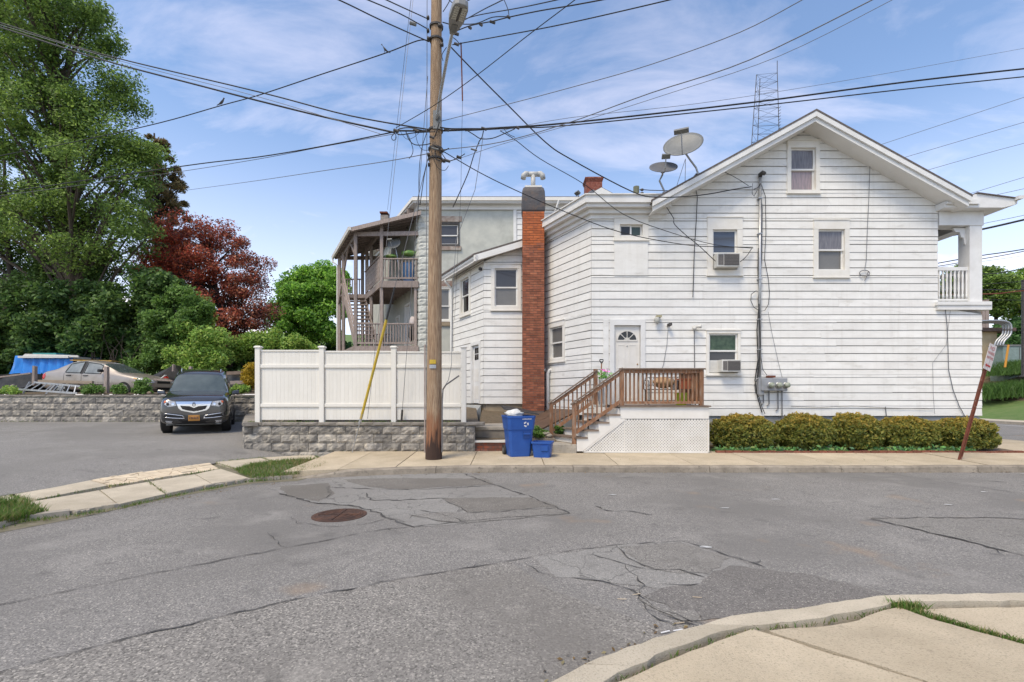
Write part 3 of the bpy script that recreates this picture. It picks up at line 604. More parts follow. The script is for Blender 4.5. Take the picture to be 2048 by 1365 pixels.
for i in range(16):
    q = [(dm+r_*math.cos(t), yd-.016, e-.42+r_*math.sin(t)*.97) for r_, t in ((.265,ts[i]),(.30,ts[i]),(.30,ts[i+1]),(.265,ts[i+1]))]
    fr_.prism(q, (0,.015,0))
fr_.box(dm-.30, dm+.30, yd-.016, yd-.001, e-.45, e-.425)
for i in range(5):
    t = math.pi*i/4; fr_.bar((dm, yd-.008, e-.42), (dm+.27*math.cos(t), yd-.008, e-.42+.26*math.sin(t)), .014, .018)
fr_.build('fanlight_frame', M_PWHITE, door)
for sx_ in (-1, 1):
    m = MB(); xa, xb = (dm+sx_*.06, dm+sx_*.28); xa, xb = min(xa,xb), max(xa,xb)
    for (zz0, zz1) in ((c+1.06, e-.55), (c+.2, c+.92)):
        m.box(xa, xb, yd-.008, yd-.001, zz0, zz0+.02); m.box(xa, xb, yd-.008, yd-.001, zz1-.02, zz1); m.box(xa, xa+.02, yd-.0085, yd-.001, zz0+.02, zz1-.02); m.box(xb-.02, xb, yd-.0085, yd-.001, zz0+.02, zz1-.02)
    m.build('panel_moulding', M_PWHITE, door)
MB().lathe([(.012,0),(.012,.04),(.032,.05),(.034,.07),(.02,.085)], (b_-.08, yd, c+1.02), NF, 10).build('knob', mat('brass', (.35,.2,.07), rough=.3, metal=.8), door, smooth=True)
MB().lathe([(.02,0),(.022,.012),(.01,.02)], (b_-.08, yd, c+1.18), NF, 10).build('deadbolt', MATS['brass'], door)
MB().lathe([(.016,0),(.02,.015),(.008,.025)], (dm, yd, e-.58), NF, 8).build('knocker', M_STEEL, door)
# boarded patch under the little bath window
MB().box(OP['bath'][0]+.0, OP['bath'][1]-.01, HD-.036, HD-.024, FZ(552), FZ(483)).build('patch_panel', M_SIDING, house)
MB().box(FX(1206), FX(1217), HD-.034, HD-.024, FZ(800), FZ(640)).build('patch_panel', M_SIDING, house)
# foundation
MB().prism([(XL+.05,HD+.03,.0),(XR1-.02,HD+.03,.0),(XR1-.02,Yb,0),(XB,Yb,0),(FAR.x+.14,FAR.y,0)], (0,0,ZB-.02)).build('foundation', M_FOUND, house)
# wing side wall
sl = lambda t: 0; sr = lambda t: WT
def side_uv(O, pxs):                                               # photo columns -> distance along the side wall
    return [ (O.x - (u-CX)/F*O.y)/((u-CX)/F*AY - AX) for u in pxs ]
t0, t1 = side_uv(CRN, (1131, 1098)); tm = (t0+t1)/2; dmid = HD+AY*tm
SW = (t0, t1, H+(HY-724)*dmid/F, H+(HY-644)*dmid/F)
sheath(house, CRN, A3, AN, ZB, ZC, sl, sr, [SW]); siding(house, CRN, A3, AN, ZB, ZC, .2215, sl, sr, [SW], 5, 2)
window(house, CRN, A3, AN, *SW, cw=.11, ct=.16, cb=.10, glass=M_SHADE, glass2=M_SHADE)
# cornice of the flat-roofed wing
def crn_poly(o, z, xend=FX(1343), ex=.25):
    f_ = FAR + A3*ex + AN*o
    return [Vector((xend, HD-o, z)), Vector((XL-.594*o, HD-o, z)), Vector((f_.x, f_.y, z)), Vector((f_.x+1.5, f_.y+.8, z)), Vector((xend, HD+2.5, z))]
MB().prism(crn_poly(.06, ZC-.10, FX(1322)), (0,0,.12)).build('frieze', M_TRIMW, house)
MB().prism(crn_poly(.16, ZC+.02, FX(1332)), (0,0,.12)).build('bed_moulding', M_TRIMW, house)
MB().prism(crn_poly(.30, ZC+.14, FX(1336)), (0,0,.10)).build('soffit_board', M_SOFFIT, house)
MB().prism(crn_poly(.36, ZC+.24, FX(1340)), (0,0,.20)).build('gutter', M_TRIMW, house)
MB().prism(crn_poly(.40, ZC+.44), (0,0,.03)).build('roof_edge', M_TRIMW, house)
MB().prism([p for p in crn_poly(.30, ZC+.47)], (0,0,.03)).build('flat_roof', M_ROOF, house)
# gable roof
OV = 12.95
for s in (-1, 1):
    X1 = RX + (4.22 if s > 0 else -4.46)
    zr = lambda x: RZ-SL_*abs(x-RX)
    MB().prism([(RX, OV+.03, RZ-.05), (X1, OV+.03, zr(X1)-.05), (X1, OV+.03, zr(X1)-.02), (RX, OV+.03, RZ-.02)], (0, Yb-OV, 0)).build('roof', M_ROOF, house)
    MB().prism([(RX, OV-.03, RZ-.035), (X1+s*.03, OV-.03, zr(X1+s*.03)-.035), (X1+s*.03, OV-.03, zr(X1+s*.03)+.015), (RX, OV-.03, RZ+.015)], (0, .06, 0)).build('shingle_edge', M_ROOF, house)
    MB().prism([(RX, OV-.02, RZ-.18), (X1, OV-.02, zr(X1)-.18), (X1, OV-.02, zr(X1)-.036), (RX, OV-.02, RZ-.036)], (0, .05, 0)).build('rake_board', M_TRIMW, house)
    MB().prism([(RX, OV+.032, RZ-.30), (X1-s*.02, OV+.032, zr(X1)-.30), (X1-s*.02, OV+.032, zr(X1)-.10), (RX, OV+.032, RZ-.10)], (0, .05, 0)).build('rake_board', M_TRIMW, house)
    MB().prism([(RX, OV+.084, RZ-.292), (X1-s*.02, OV+.084, zr(X1)-.292), (X1-s*.02, OV+.084, zr(X1)-.27), (RX, OV+.084, RZ-.27)], (0, HD-OV-.084, 0)).build('soffit', M_SOFFIT, house)
# balcony at the right corner
bal = house
PXR = XR1
MB().box(FX(1870), FX(1977), HD-.10, HD+3.2, FZ(621), FZ(612)).build('balcony_edge', M_TRIMW, house)
MB().box(FX(1868), FX(1975), HD-.13, HD+3.2, FZ(612)+.002, FZ(605)).build('balcony_floor', M_TRIMW, house)
zf = FZ(605)
MB().box(FX(1938), FX(1963), HD-.02, HD+.33, zf, FZ(452)).build('porch_post', M_TRIMW, house)
MB().box(FX(1940), FX(1963), HD+2.9, HD+3.2, zf, FZ(452)).build('porch_post', M_TRIMW, house)
MB().box(XR2+.02, FX(1965), HD-.04, HD+.35, FZ(452)+.002, FZ(424)).build('porch_beam', M_TRIMW, house)
MB().box(FX(1938), FX(1964), HD+.351, HD+3.2, FZ(452)+.004, FZ(426)).build('porch_beam', M_TRIMW, house)
MB().box(XR2+.02, FX(1937), HD+.352, HD+3.2, FZ(440), FZ(436)).build('porch_ceiling', mat('dark_ceiling_boards', (.12,.10,.085), (.2,.18,.15), scale=6, stretch=(1,12,1)), house)
brk = [(FX(1938)+.0, FZ(454)), (FX(1912), FZ(454)), (FX(1918), FZ(462)), (FX(1926), FZ(462)), (FX(1929), FZ(472)), (FX(1934), FZ(474)), (FX(1936), FZ(486)), (FX(1938), FZ(488))]
MB().prism([(x, HD+.1, z) for x, z in brk], (0,.06,0)).build('bracket', M_TRIMW, house)
MB().box(XR2+.02, FX(1938), HD+.02, HD+.09, FZ(541), FZ(534)).build('hand_rail', M_TRIMW, house)
MB().box(XR2+.02, FX(1938), HD+.03, HD+.08, zf+.05, zf+.10).build('bottom_rail', M_TRIMW, house)
for i in range(8):
    x = XR2+.09+i*.112; pr = [(.028,0),(.028,.12),(.018,.16),(.03,.3),(.022,.55),(.03,.68),(.02,.74),(.028,.78),(.028,.87)]
    MB().lathe(pr, (x, HD+.055, zf+.10), Z3, 8).build('baluster', M_TRIMW, house, smooth=True)
MB().box(FX(1940)+.05, FX(1940)+.11, HD+.34, HD+2.9, FZ(541), FZ(534)).build('hand_rail', M_TRIMW, house)
for i in range(12): MB().box(FX(1940)+.06, FX(1940)+.10, HD+.5+i*.2, HD+.54+i*.2, zf, FZ(541)-.002).build('baluster', M_TRIMW, house)
# balcony roof: returns, soffit and gutter end
def q2(u, v, d): return P(u, v, d)
rp = [(FX(1870), FZ(424)+.003), (FX(1985), FZ(424)+.003), (FX(2012), FZ(424)+.10), (FX(2013), FZ(410)+.04), (FX(1935), FZ(398)+.02), (FX(1870), FZ(412))]
MB().prism([(x, HD-.30, z) for x, z in rp], (0, 3.9, 0)).build('balcony_roof', M_TRIMW, house)
MB().prism([(FX(1872), HD-.36, FZ(418)), (FX(1935), HD-.36, FZ(418)), (FX(1935), HD-.36, FZ(409)), (FX(1872), HD-.36, FZ(414))], (0,.055,0)).build('return_moulding', M_TRIMW, house)
MB().prism([(FX(1932), HD-.34, FZ(398)+.022), (FX(2013), HD-.34, FZ(410)+.042), (FX(2013), HD-.34, FZ(410)+.065), (FX(1932), HD-.34, FZ(398)+.05)], (0, 4.1, 0)).build('shingle_edge', M_ROOF, house)
gp_ = [(FX(2006), FZ(413)+.04), (FX(2016), FZ(413)+.05), (FX(2026), FZ(408)+.04), (FX(2026), FZ(408)+.08), (FX(2006), FZ(410)+.09)]
MB().prism([(x, HD-.42, z) for x, z in gp_], (0, 4.0, 0)).build('gutter', M_TRIMW, house)

# annex with its lean-to roof
AZB = H+(HY-808)*15.76/F
za1 = H+(HY-520)*15.76/F
asl = .30; ax0, ax1 = ANC.x, FAR.x+.05
al = lambda z: ax0 if z < za1 else ax0+(z-za1)/asl
ar = lambda z: ax1
def AX_(u): return (u-CX)*15.76/F
def AZ_(v): return H+(HY-v)*15.76/F
AWN = (AX_(982), AX_(1042), AZ_(621), AZ_(530))
OA = Vector((0, 15.76, 0))
sheath(house, OA, X3, NF, AZB, za1+.55, al, ar, [AWN]); siding(house, OA, X3, NF, AZB, za1+.55, .235, al, ar, [AWN], 5, 3)
window(house, OA, X3, NF, *AWN, cw=.12, ct=.13, cb=.13, glass=M_GLASS, glass2=M_SHADE, recess=.07)
def ad(u): return side_uv(ANC, (u,))[0]
def azz(u, v): t = ad(u); return H+(HY-v)*(ANC.y+AY*t)/F
ASW = (ad(942), ad(921), azz(931,632), azz(931,551)); ASD = (ad(962), ad(943), AZB, azz(952,684))
ao = [ASW, ASD]
sheath(house, ANC, A3, AN, AZB, za1, lambda z: 0, lambda z: ANT, ao); siding(house, ANC, A3, AN, AZB, za1, .235, lambda z: 0, lambda z: ANT, ao, 5, 4)
window(house, ANC, A3, AN, *ASW, cw=.12, ct=.12, cb=.12, glass=M_GLASS, glass2=M_GLASSD)
m = MB(); t0, t1, c, e = ASD
bxA = lambda m, a, b_, c, d, o0, o1: m.obox(ANC+A3*a+Z3*c+AN*o0, A3*(b_-a), AN*(o1-o0), Z3*(d-c))
bxA(m, t0, t0+.10, c, e, -.08, .045); bxA(m, t1-.10, t1, c, e, -.08, .045); bxA(m, t0+.1, t1-.1, e-.12, e, -.08, .05)
m.build('door_frame', M_TRIMW, house)
d2 = bxA(MB(), t0+.105, t1-.105, c+.01, e-.125, -.07, -.03).build('door', M_TRIMW, house)
w_ = (t1-t0-.21); 
for i in range(2):
    for j in range(2):
        a = t0+.105+w_*.2+i*w_*.32; bxA(MB(), a, a+w_*.27, e-.62+j*.22, e-.43+j*.22, -.03, -.022).build('pane', M_GLASSD, d2)
m = MB()
for zz in (c+.15, c+.75): bxA(m, t0+.105+w_*.15, t1-.105-w_*.15, zz, zz+.45, -.03, -.024)
m.build('panel_moulding', M_PWHITE, d2)
bxA(MB(), t0+.16, t0+.20, c+.86, c+1.10, -.03, .0).build('handle', M_DKMETAL, d2)
b = MB().prism([(ANC.x+.14,15.90,AZB-.05),(FAR.x,15.90,AZB-.05),(ANF.x+1.9,ANF.y,AZB-.05),(ANF.x+.10,ANF.y,AZB-.05)], (0,0,za1-AZB)); b.build('wall_core', M_BACK, house)
MB().prism([(ANC.x+.06,15.80,0),(FAR.x,15.80,0),(ANF.x+1.9,ANF.y,0),(ANF.x+.06,ANF.y+.02,0)], (0,0,AZB-.02)).build('foundation', M_FOUNDT, house)
MB().prism([ANC+AN*.02+A3*.2+Z3*.4, ANC+AN*.75+A3*.2+Z3*.4, ANC+AN*.02+A3*.2+Z3*(AZB-.05)], A3*1.6).build('cellar_bulkhead', M_FOUND, house)
e0, e1 = -.22, .32                                                  # eaves overhang left and front
def arz(x): return za1 + .06 + asl*(x-ANC.x)
def apt(x, o, dz): return Vector((x, 15.76-o, arz(x)+dz))
for nm, zlo, zhi, m_ in (('roof', .10, .16, M_ROOF), ('fascia', -.10, .098, M_TRIMW)):
    pl = [apt(ANC.x-.32, .3, zlo), apt(FAR.x-.2, .3, zlo), apt(FAR.x-.2, .3, zhi), apt(ANC.x-.32, .3, zhi)]
    if nm == 'roof': MB().prism(pl, A3*(ANT+.5)).build(nm, m_, house)
    else: MB().prism(pl, Y3*.05).build(nm, m_, house)
MB().prism([apt(ANC.x-.28, .25, -.09), apt(FAR.x-.2, .25, -.09), apt(FAR.x-.2, .25, -.06), apt(ANC.x-.28, .25, -.06)], A3*(ANT+.4)).build('soffit', M_SOFFIT, house)
g0 = ANC + AN*.28 - A3*.18 + Z3*(za1-.06)
MB().prism([g0+AN*o_+Z3*z_ for o_, z_ in ((-.02,.14),(-.02,.0),(.06,-.02),(.11,.05),(.11,.13))], A3*(ANT+.45)).build('gutter', M_TRIMW, house)
dsp = ANF+AN*.05-A3*.1
MB().tube([dsp+AN*.28+Z3*(za1-.08), dsp+AN*.27+Z3*(za1-.2), dsp+AN*.04+Z3*(za1-.42), dsp+AN*.04+Z3*.9], .045, 6).build('downspout', M_TRIMW, house)
MB().lathe([(.05,0),(.06,.06),(.05,.1)], ANC+A3*.14+AN*.02+Z3*(za1-.28), AN, 10).build('flood_lamp', M_DKMETAL, house)

# chimney: bricks over a mortar core, coated top, plastic flue tee
chd = 15.12; cx0, cx1 = (1045-CX)*chd/F, (1089-CX)*chd/F; cz0, cz1 = H+(HY-822)*chd/F, H+(HY-420)*chd/F
chim = MB().box(cx0+.012, cx1-.012, chd+.012, 15.735, cz0-.6, cz1).build('chimney', M_MORTAR, house)
nb = int((cz1-cz0)/.0775); cnt = 0; bw = (cx1-cx0); extra = MB()
brm = {}
for i in range(nb):
    z = cz0+i*.0775; parts_ = [(0,.33),(.33,.66),(.66,1)] if i % 2 == 0 else [(0,.17),(.17,.5),(.5,.83),(.83,1)]
    for (s0, s1) in parts_:
        w_ = (s1-s0)*bw-.012; new_ = i > nb*.80+((i*7+int(s0*10)*3) % 5); key = (round(w_, 3), new_)
        if key not in brm: brm[key] = MB().box(-w_/2, w_/2, 0, .09, 0, .065).mesh('brick', M_BRICKO if new_ else M_BRICK)
        rj = random.Random(i*10+int(s0*10))
        if cnt < 298:
            o = link('brick', brm[key], chim); o.location = (cx0+(s0+s1)/2*bw+rj.uniform(-.003,.003), chd+rj.uniform(-.006,.006), z); cnt += 1
        else: extra.box(cx0+s0*bw+.006, cx0+s1*bw-.006, chd, chd+.09, z, z+.065)
    for j in range(3):
        y0 = chd+.1+j*.19+(.09 if i % 2 else 0)
        if y0+.17 < 15.75: extra.box(cx0, cx0+.05, y0, y0+.17, z, z+.065); extra.box(cx1-.05, cx1, y0, y0+.17, z, z+.065)
tag(extra.build('side_bricks', M_BRICK, chim), kind='stuff')
ct_ = MB(); zt = H+(HY-372)*chd/F; pro = [(0,.012),(.15,.022),(.35,.026),(.55,.022),(.8,.01),(.93,-.02),(1,-.07)]; vs = []
for s, o_ in pro:
    z = cz1-.03+(zt-cz1+.03)*s; vs += [(cx0-o_, chd-o_, z), (cx1+o_, chd-o_, z), (cx1+o_, 15.73+o_, z), (cx0-o_, 15.73+o_, z)]
ct_.add(vs, [(4*i+j, 4*i+(j+1) % 4, 4*i+4+(j+1) % 4, 4*i+4+j) for i in range(len(pro)-1) for j in range(4)] + [(0,1,2,3)[::-1], (24,25,26,27)])
ct_.build('coated_top', mat('tar_coating', (.055,.06,.072), (.10,.085,.08), scale=4, rough=.6, bump=.8, bscale=9, c3=(.13,.09,.07), s3=3, l3=.55, h3=.7), chim, bevel=.03)
MB().box(cx0+.08, cx1-.08, chd+.08, 15.65, zt, zt+.05).build('flue_cap', M_TRIM, chim)
M_PVC = mat('grey_plastic', (.50,.50,.47), (.42,.42,.40), scale=5, rough=.5)
xm = (cx0+cx1)/2+.0; ym = 15.4; pz = H+(HY-352)*ym/F
MB().tube([(xm,ym,zt),(xm,ym,pz+.02)], .075, 12).build('flue_pipe', M_PVC, chim, smooth=True)
MB().tube([(xm-.18,ym,pz+.05),(xm+.18,ym,pz+.05)], .08, 12).build('flue_tee', M_PVC, chim, smooth=True)
for s in (-1, 1):
    MB().tube([(xm+s*.15,ym,pz+.05),(xm+s*.24,ym,pz+.06),(xm+s*.30,ym-.02,pz+.0),(xm+s*.32,ym-.03,pz-.11)], [.085,.092,.09,.085], 12).build('flue_elbow', M_PVC, chim, smooth=True)
# white vent pipes beside the chimney
for i, u in enumerate((1086, 1094)):
    t = side_uv(CRN, (u+6,))[0]; b0 = CRN + A3*min(t, 2.3) + AN*(.12+.0*i) + X3*(-.10+.13*i)
    MB().tube([b0+Z3*.75, b0+Z3*(1.65+(790-742)*15.3/F-.08), b0+Z3*(1.65+(790-742)*15.3/F+.02)+X3*.05, b0+Z3*(1.65+(790-742)*15.3/F+.03)+X3*.14], .055, 10).build('vent_pipe', M_TRIMW, house, smooth=True)

# ------------------------------------------------------------------ grey block building behind, with its timber porch
GD = 20.5
grey = thing('block_building', (-2, 20.5, 1.3), 'tall grey block building with rock faced corner and flat eaves', 'building')
def gx(u): return (u-CX)*GD/F
def gzv(v): return H+(HY-v)*GD/F
GX0, GX1 = gx(838), gx(1029); GT = gzv(418); GTT = gzv(401); GC = Vector((GX0, GD, 0))
gw = [('window', 866, 919, 447, 492), ('window', 874, 902, 576, 643)]
GOP = [(gx(a), gx(b_), gzv(d), gzv(c)) for _, a, b_, c, d in gw]
def wallsheet(parent, O, u, n, z0, z1, l, r_, opens, m, nm='wall', off=0):
    o = sheath(parent, O, u, n, z0, z1, lambda z: l, lambda z: r_, opens, off); o.name = nm; o.data.materials[0] = m; return o
wallsheet(grey, Vector((0,GD,0)), X3, NF, 1.0, GT, GX0, GX1, GOP, M_PARGE)
for (a, b_, c, e), gl in zip(GOP, (M_GLASS, M_SHADE)):
    window(grey, Vector((0,GD,0)), X3, NF, a, b_, c, e, cw=.06, ct=.06, cb=.06, glass=gl, recess=.10, trim=M_TRIM if gl is M_SHADE else M_DKMETAL, split=.45)
    MB().box(a-.1, b_+.1, GD-.03, GD+.02, e+.06, e+.30).build('lintel', mat('stained_lintel', (.42,.38,.33), (.22,.15,.12), scale=4, rough=.9), grey)
    MB().box(a-.08, b_+.08, GD-.07, GD+.02, c-.20, c-.04).build('window_ledge', MATS['stained_lintel'] if gl is M_GLASS else M_FOUNDT, grey)
wallsheet(grey, GC, A3, AN, 1.0, GT+.2, 0, 9.0, [(1.2,2.1,gzv(690),gzv(595)), (3.0,3.7,gzv(660),gzv(610))], M_PARGE)
MB().prism([(GX0+.3,GD+.3,1),(9,GD+.3,1),(9,30,1),(GX0-4.2,29.5,1)], (0,0,GT-1)).build('wall_core', M_BACK, grey)
for (a, b_, c, e) in [(1.2,2.1,gzv(690),gzv(595)), (3.0,3.7,gzv(660),gzv(610))]:
    m = MB(); pz_ = lambda m, x0, x1, z0, z1, o0, o1: m.obox(GC+A3*x0+Z3*z0+AN*o0, A3*(x1-x0), AN*(o1-o0), Z3*(z1-z0))
    pz_(m, a, a+.09, c, e, -.05, .04); pz_(m, b_-.09, b_, c, e, -.05, .04); pz_(m, a+.09, b_-.09, e-.1, e, -.05, .045); o = m.build('door_frame', M_TRIMW, grey)
    pz_(MB(), a+.09, b_-.09, c, e-.1, -.05, -.02).build('door_leaf', M_ACWHITE, o)
# rusticated corner stones
zq = 1.0; i = 0; qv = []
for s in range(4):
    r = random.Random(s); nx, nz_q = 6, 4; w_, h_ = .62, .29; v = []
    for j in range(nz_q+1):
        for k in range(nx+1):
            edge_ = j in (0, nz_q) or k in (0, nx); v.append((w_*k/nx, -(.01 if edge_ else .03+r.uniform(-.012,.015)), h_*j/nz_q))
    m = MB().add(v, [(j*(nx+1)+k, j*(nx+1)+k+1, (j+1)*(nx+1)+k+1, (j+1)*(nx+1)+k) for j in range(nz_q) for k in range(nx)])
    m.box(0, w_, -.01, .1, 0, h_); qv.append(m.mesh('quoin_stone', M_QUOIN))
while zq < GT-.3:
    o = link('quoin_stone', qv[i % 4], grey); o.location = (GX0-.01, GD-.01, zq)
    o2 = link('quoin_stone', qv[(i+1) % 4], grey); o2.matrix_basis = Matrix.Translation(GC+A3*.62+AN*.012+Z3*zq) @ Matrix(((-AX, -AN.x, 0, 0), (-AY, -AN.y, 0, 0), (0, 0, 1, 0), (0, 0, 0, 1)))
    zq += .30; i += 1
def gpoly(o, z, xe): f_ = GC + A3*9.2 + AN*o; return [Vector((xe, GD-o, z)), Vector((GX0-.594*o, GD-o, z)), Vector((f_.x, f_.y, z)), Vector((xe, f_.y, z))]
XE = gx(1240)
MB().prism(gpoly(.08, GT-.06, XE), (0,0,.2)).build('frieze', M_SOFFIT, grey)
MB().prism(gpoly(.32, GT+.141, XE), (0,0,.07)).build('eave', M_SOFFIT, grey)
MB().prism(gpoly(.38, GT+.212, XE), (0,0,.14)).build('gutter', M_TRIM, grey)
MB().prism(gpoly(.34, GT+.353, XE), (0,0,.04)).build('roof', M_ROOF, grey)
for k in range(12): 
    c = GC + A3*(.5+k*.55) + AN*.02
    MB().obox(c+Z3*(GT-.10), A3*.09, AN*.34, Z3*.235).build('rafter_tail', M_WOODG, grey)
MB().box(GX1-.05, GX1+.09, GD-.06, GD+.02, 1.0, GT-.062).build('corner_board', M_TRIMW, grey)
siding(grey, Vector((0,GD,0)), X3, NF, gzv(560), GT-.062, .24, lambda z: GX1+.1, lambda z: XE, [], 9, 8)
MB().lathe([(.06,0),(.06,.14),(.13,.15),(.13,.2),(.05,.24)], (gx(1033), GD+.8, GT+.39), Z3, 10).build('roof_vent', M_RUST, grey)
MB().tube([(gx(1116), GD-.36, GT+.2), (gx(1112), GD-.3, GT-.05), (gx(1106), GD-.08, GT-.35), (gx(1106), GD-.08, 6)], .05, 6).build('downspout', M_TRIMW, grey)

# far gabled house with brick chimney seen over the flat roof
fh = thing('far_gabled_house', (8, 36, 1.5), 'far white gabled house showing only its peak and red chimney over the flat roof', 'house')
D_ = 36.0; fx = lambda u: (u-CX)*D_/F; fz = lambda v: H+(HY-v)*D_/F
pk = (fx(1201), fz(380)); hw = fx(1260)-fx(1201); hh = fz(380)-fz(412)
MB().prism([(pk[0]-hw*1.6, D_, 1), (pk[0]+hw*1.6, D_, 1), (pk[0]+hw*1.6, D_, pk[1]-hh*1.6-.3), (pk[0], D_, pk[1]-.3), (pk[0]-hw*1.6, D_, pk[1]-hh*1.6-.3)], (0, 8, 0)).build('wall', M_SIDING, fh)
for s in (-1, 1):
    a, b_ = Vector((pk[0], D_-.4, pk[1])), Vector((pk[0]+s*hw*1.9, D_-.4, pk[1]-hh*1.9)); rf = MB().prism([a-Z3*.1, b_-Z3*.1, b_+Z3*.04, a+Z3*.04], (0, 8.6, 0)).build('roof', M_ROOF, fh)
    MB().prism([a-Z3*.42-Y3*.05, b_-Z3*.42-Y3*.05, b_-Z3*.02-Y3*.05, a-Z3*.02-Y3*.05], (0, .12, 0)).build('rake_board', M_TRIMW, fh)
cxa, cxb = fx(1171)*38/36, fx(1206)*38/36; fz = lambda v: H+(HY-v)*38.0/F
c_ = MB().box(cxa+.06, cxb-.06, D_+2, D_+3.2, fz(420), fz(362)).build('chimney', mat('far_brick', (.25,.075,.05), (.17,.055,.04), scale=4, rough=.9, c3=(.32,.15,.11), s3=6), fh)
for i in range(3): MB().box(cxa+.02-i*.03, cxb-.02+i*.03, D_+1.96-i*.03, D_+3.24+i*.03, fz(362)+i*.09, fz(362)+i*.09+.088).build('corbel', MATS['far_brick'], c_)
MB().box(cxa+.2, cxb-.2, D_+2.2, D_+3.0, fz(362)+.27, fz(353)+.06).build('chimney_cap', MATS['far_brick'], c_)

# timber porch on the side of the grey building
por = thing('timber_porch', (-6, 21, 1.4), 'weathered two level timber back porch with stairs and shed roof', 'porch')
zl, zu = gzv(692), gzv(562); PX1 = GX0-.03; PXm = gx(764); PXo = gx(712)
pp = lambda x, t, z: Vector((x, GD, 0)) + A3*t + Z3*z
def post(x, t, z0, z1, w=.13): MB().bar(pp(x,t,z0), pp(x,t,z1), w, w, Y3).build('post', M_WOODG, por)
def deck(x0, x1, t0, t1, z):
    n_ = max(1, int((t1-t0)/.145)); 
    for k in range(n_):
        a, b_ = t0+(t1-t0)*k/n_+.004, t0+(t1-t0)*(k+1)/n_-.004
        MB().prism([pp(x0,a,z-.035), pp(x1,a,z-.035), pp(x1,b_,z-.035), pp(x0,b_,z-.035)], Z3*.035).build('deck_board', M_WOODG, por)
deck(PXm-.06, PX1, 0, 4.2, zu); deck(PXo-.1, PXm-.07, 3.1, 4.2, zu); deck(PXo-.1, PX1, 0, 4.2, zl)
def beam(a, b_, w, h): MB().bar(a, b_, w, h).build('beam', M_WOODG, por)
for z in (zu, zl):
    xo = PXm if z == zu else PXo
    beam(pp(xo-.1, -.05, z-.17), pp(PX1, -.05, z-.17), .07, .26); beam(pp(xo-.1, 4.25, z-.17), pp(PX1, 4.25, z-.17), .07, .26)
    beam(pp(xo-.08, 0, z-.17), pp(xo-.08, 4.2, z-.17), .07, .26)
    for k in range(9): beam(pp(xo, .4+k*.45, z-.12), pp(PX1, .4+k*.45, z-.12), .05, .15)
beam(pp(PXo-.1, 3.1, zu-.17), pp(PXm, 3.1, zu-.17), .07, .26)
zr_ = lambda x: gzv(446) + (x-PXm)*.24
for (x, t) in ((PXm, .05), (PXm, 2.1), (PXm, 3.1), (PXm, 4.15), (PXo, .05), (PXo-.02, 3.1), (PXo-.05, 4.15)): post(x, t, 1.3, zr_(x)-.12)
post(PX1-.1, .05, 1.3, zu-.05, .11)
ro = PXo-.28
MB().prism([pp(ro,-.35,zr_(ro)-.02), pp(PX1,-.35,zr_(PX1)-.02), pp(PX1,-.35,zr_(PX1)+.04), pp(ro,-.35,zr_(ro)+.04)], A3*4.9).build('roof', M_ROOF, por)
MB().prism([pp(ro,-.38,zr_(ro)-.14), pp(PX1,-.38,zr_(PX1)-.14), pp(PX1,-.38,zr_(PX1)+.03), pp(ro,-.38,zr_(ro)+.03)], A3*.028).build('rake_board', M_WOODG, por)
MB().prism([pp(ro,-.4,zr_(ro))+AN*o_+Z3*z_ for o_, z_ in ((0,.04),(0,-.1),(.09,-.1),(.12,.04))], A3*5.0).build('gutter', M_TRIM, por)
MB().tube([pp(ro,4.5,zr_(ro)-.1)+AN*.06, pp(ro,4.5,zr_(ro)-.25)+AN*.05, pp(PXo-.12,4.4,zr_(ro)-.45), pp(PXo-.14,4.35,1.5)], .04, 6).build('downspout', M_TRIM, por)
for k in range(11): beam(pp(ro+.03, -.2+k*.46, zr_(ro)-.085), pp(PX1, -.2+k*.46, zr_(PX1)-.085), .045, .12)
beam(pp(PXo, .05, zr_(PXo)-.22), pp(PX1, .05, zr_(PXo)-.18), .09, .18); beam(pp(PXo-.05, 4.15, zr_(PXo)-.2), pp(PX1, 4.15, zr_(PXo)-.2), .09, .18)
beam(pp(PXo, .0, zr_(PXo)-.25), pp(PXo, 4.2, zr_(PXo)-.25), .08, .18); beam(pp(PXm, .0, zr_(PXo)-.05), pp(PXm, 4.2, zr_(PXo)-.05), .08, .18)
for z, t in ((2.2,.6),(2.4,2.2)): pass
for x, t0_, t1_ in ((PXo, 1.2, .15), (PXo, 2.0, 3.0)): beam(pp(x, t0_, zr_(PXo)-.3), pp(x, t1_, zr_(PXo)-1.1), .07, .09)
def rail(p0, p1, z, n_, hh=.95):
    a, b_ = p0, p1
    MB().bar(a+Z3*(z+hh), b_+Z3*(z+hh), .09, .05).build('hand_rail', M_WOODG, por); MB().bar(a+Z3*(z+.12), b_+Z3*(z+.12), .05, .08).build('bottom_rail', M_WOODG, por)
    for k in range(n_):
        c = a.lerp(b_, (k+.5)/n_); MB().bar(c+Z3*(z+.13), c+Z3*(z+hh-.02), .042, .042, Y3).build('baluster', M_WOODG, por)
rail(pp(PXm+.07,.03,0), pp(PX1-.02,.03,0), zu, 10); rail(pp(PXm+.07,.03,0), pp(PX1-.16,.03,0), zl, 11)
rail(pp(PXo+.07,.03,0), pp(PXm-.07,.03,0), zl, 7); rail(pp(PXo-.05,4.15,0), pp(PXm-.1,4.15,0), zu, 9); rail(pp(PXm+.1,4.15,0), pp(PX1-.1,4.15,0), zl, 12)
for k in range(5):                                                  # boarded guard along the stair well
    z = zu+.02+k*.2; MB().bar(pp(PXm-.09,.1,z+.1), pp(PXm-.09,3.0,z+.1), .025, .19).build('guard_board', M_WOODG, por)
MB().bar(pp(PXm-.09,.1,zu+1.06), pp(PXm-.09,3.0,zu+1.06), .1, .05).build('hand_rail', M_WOODG, por)
ns_ = 13
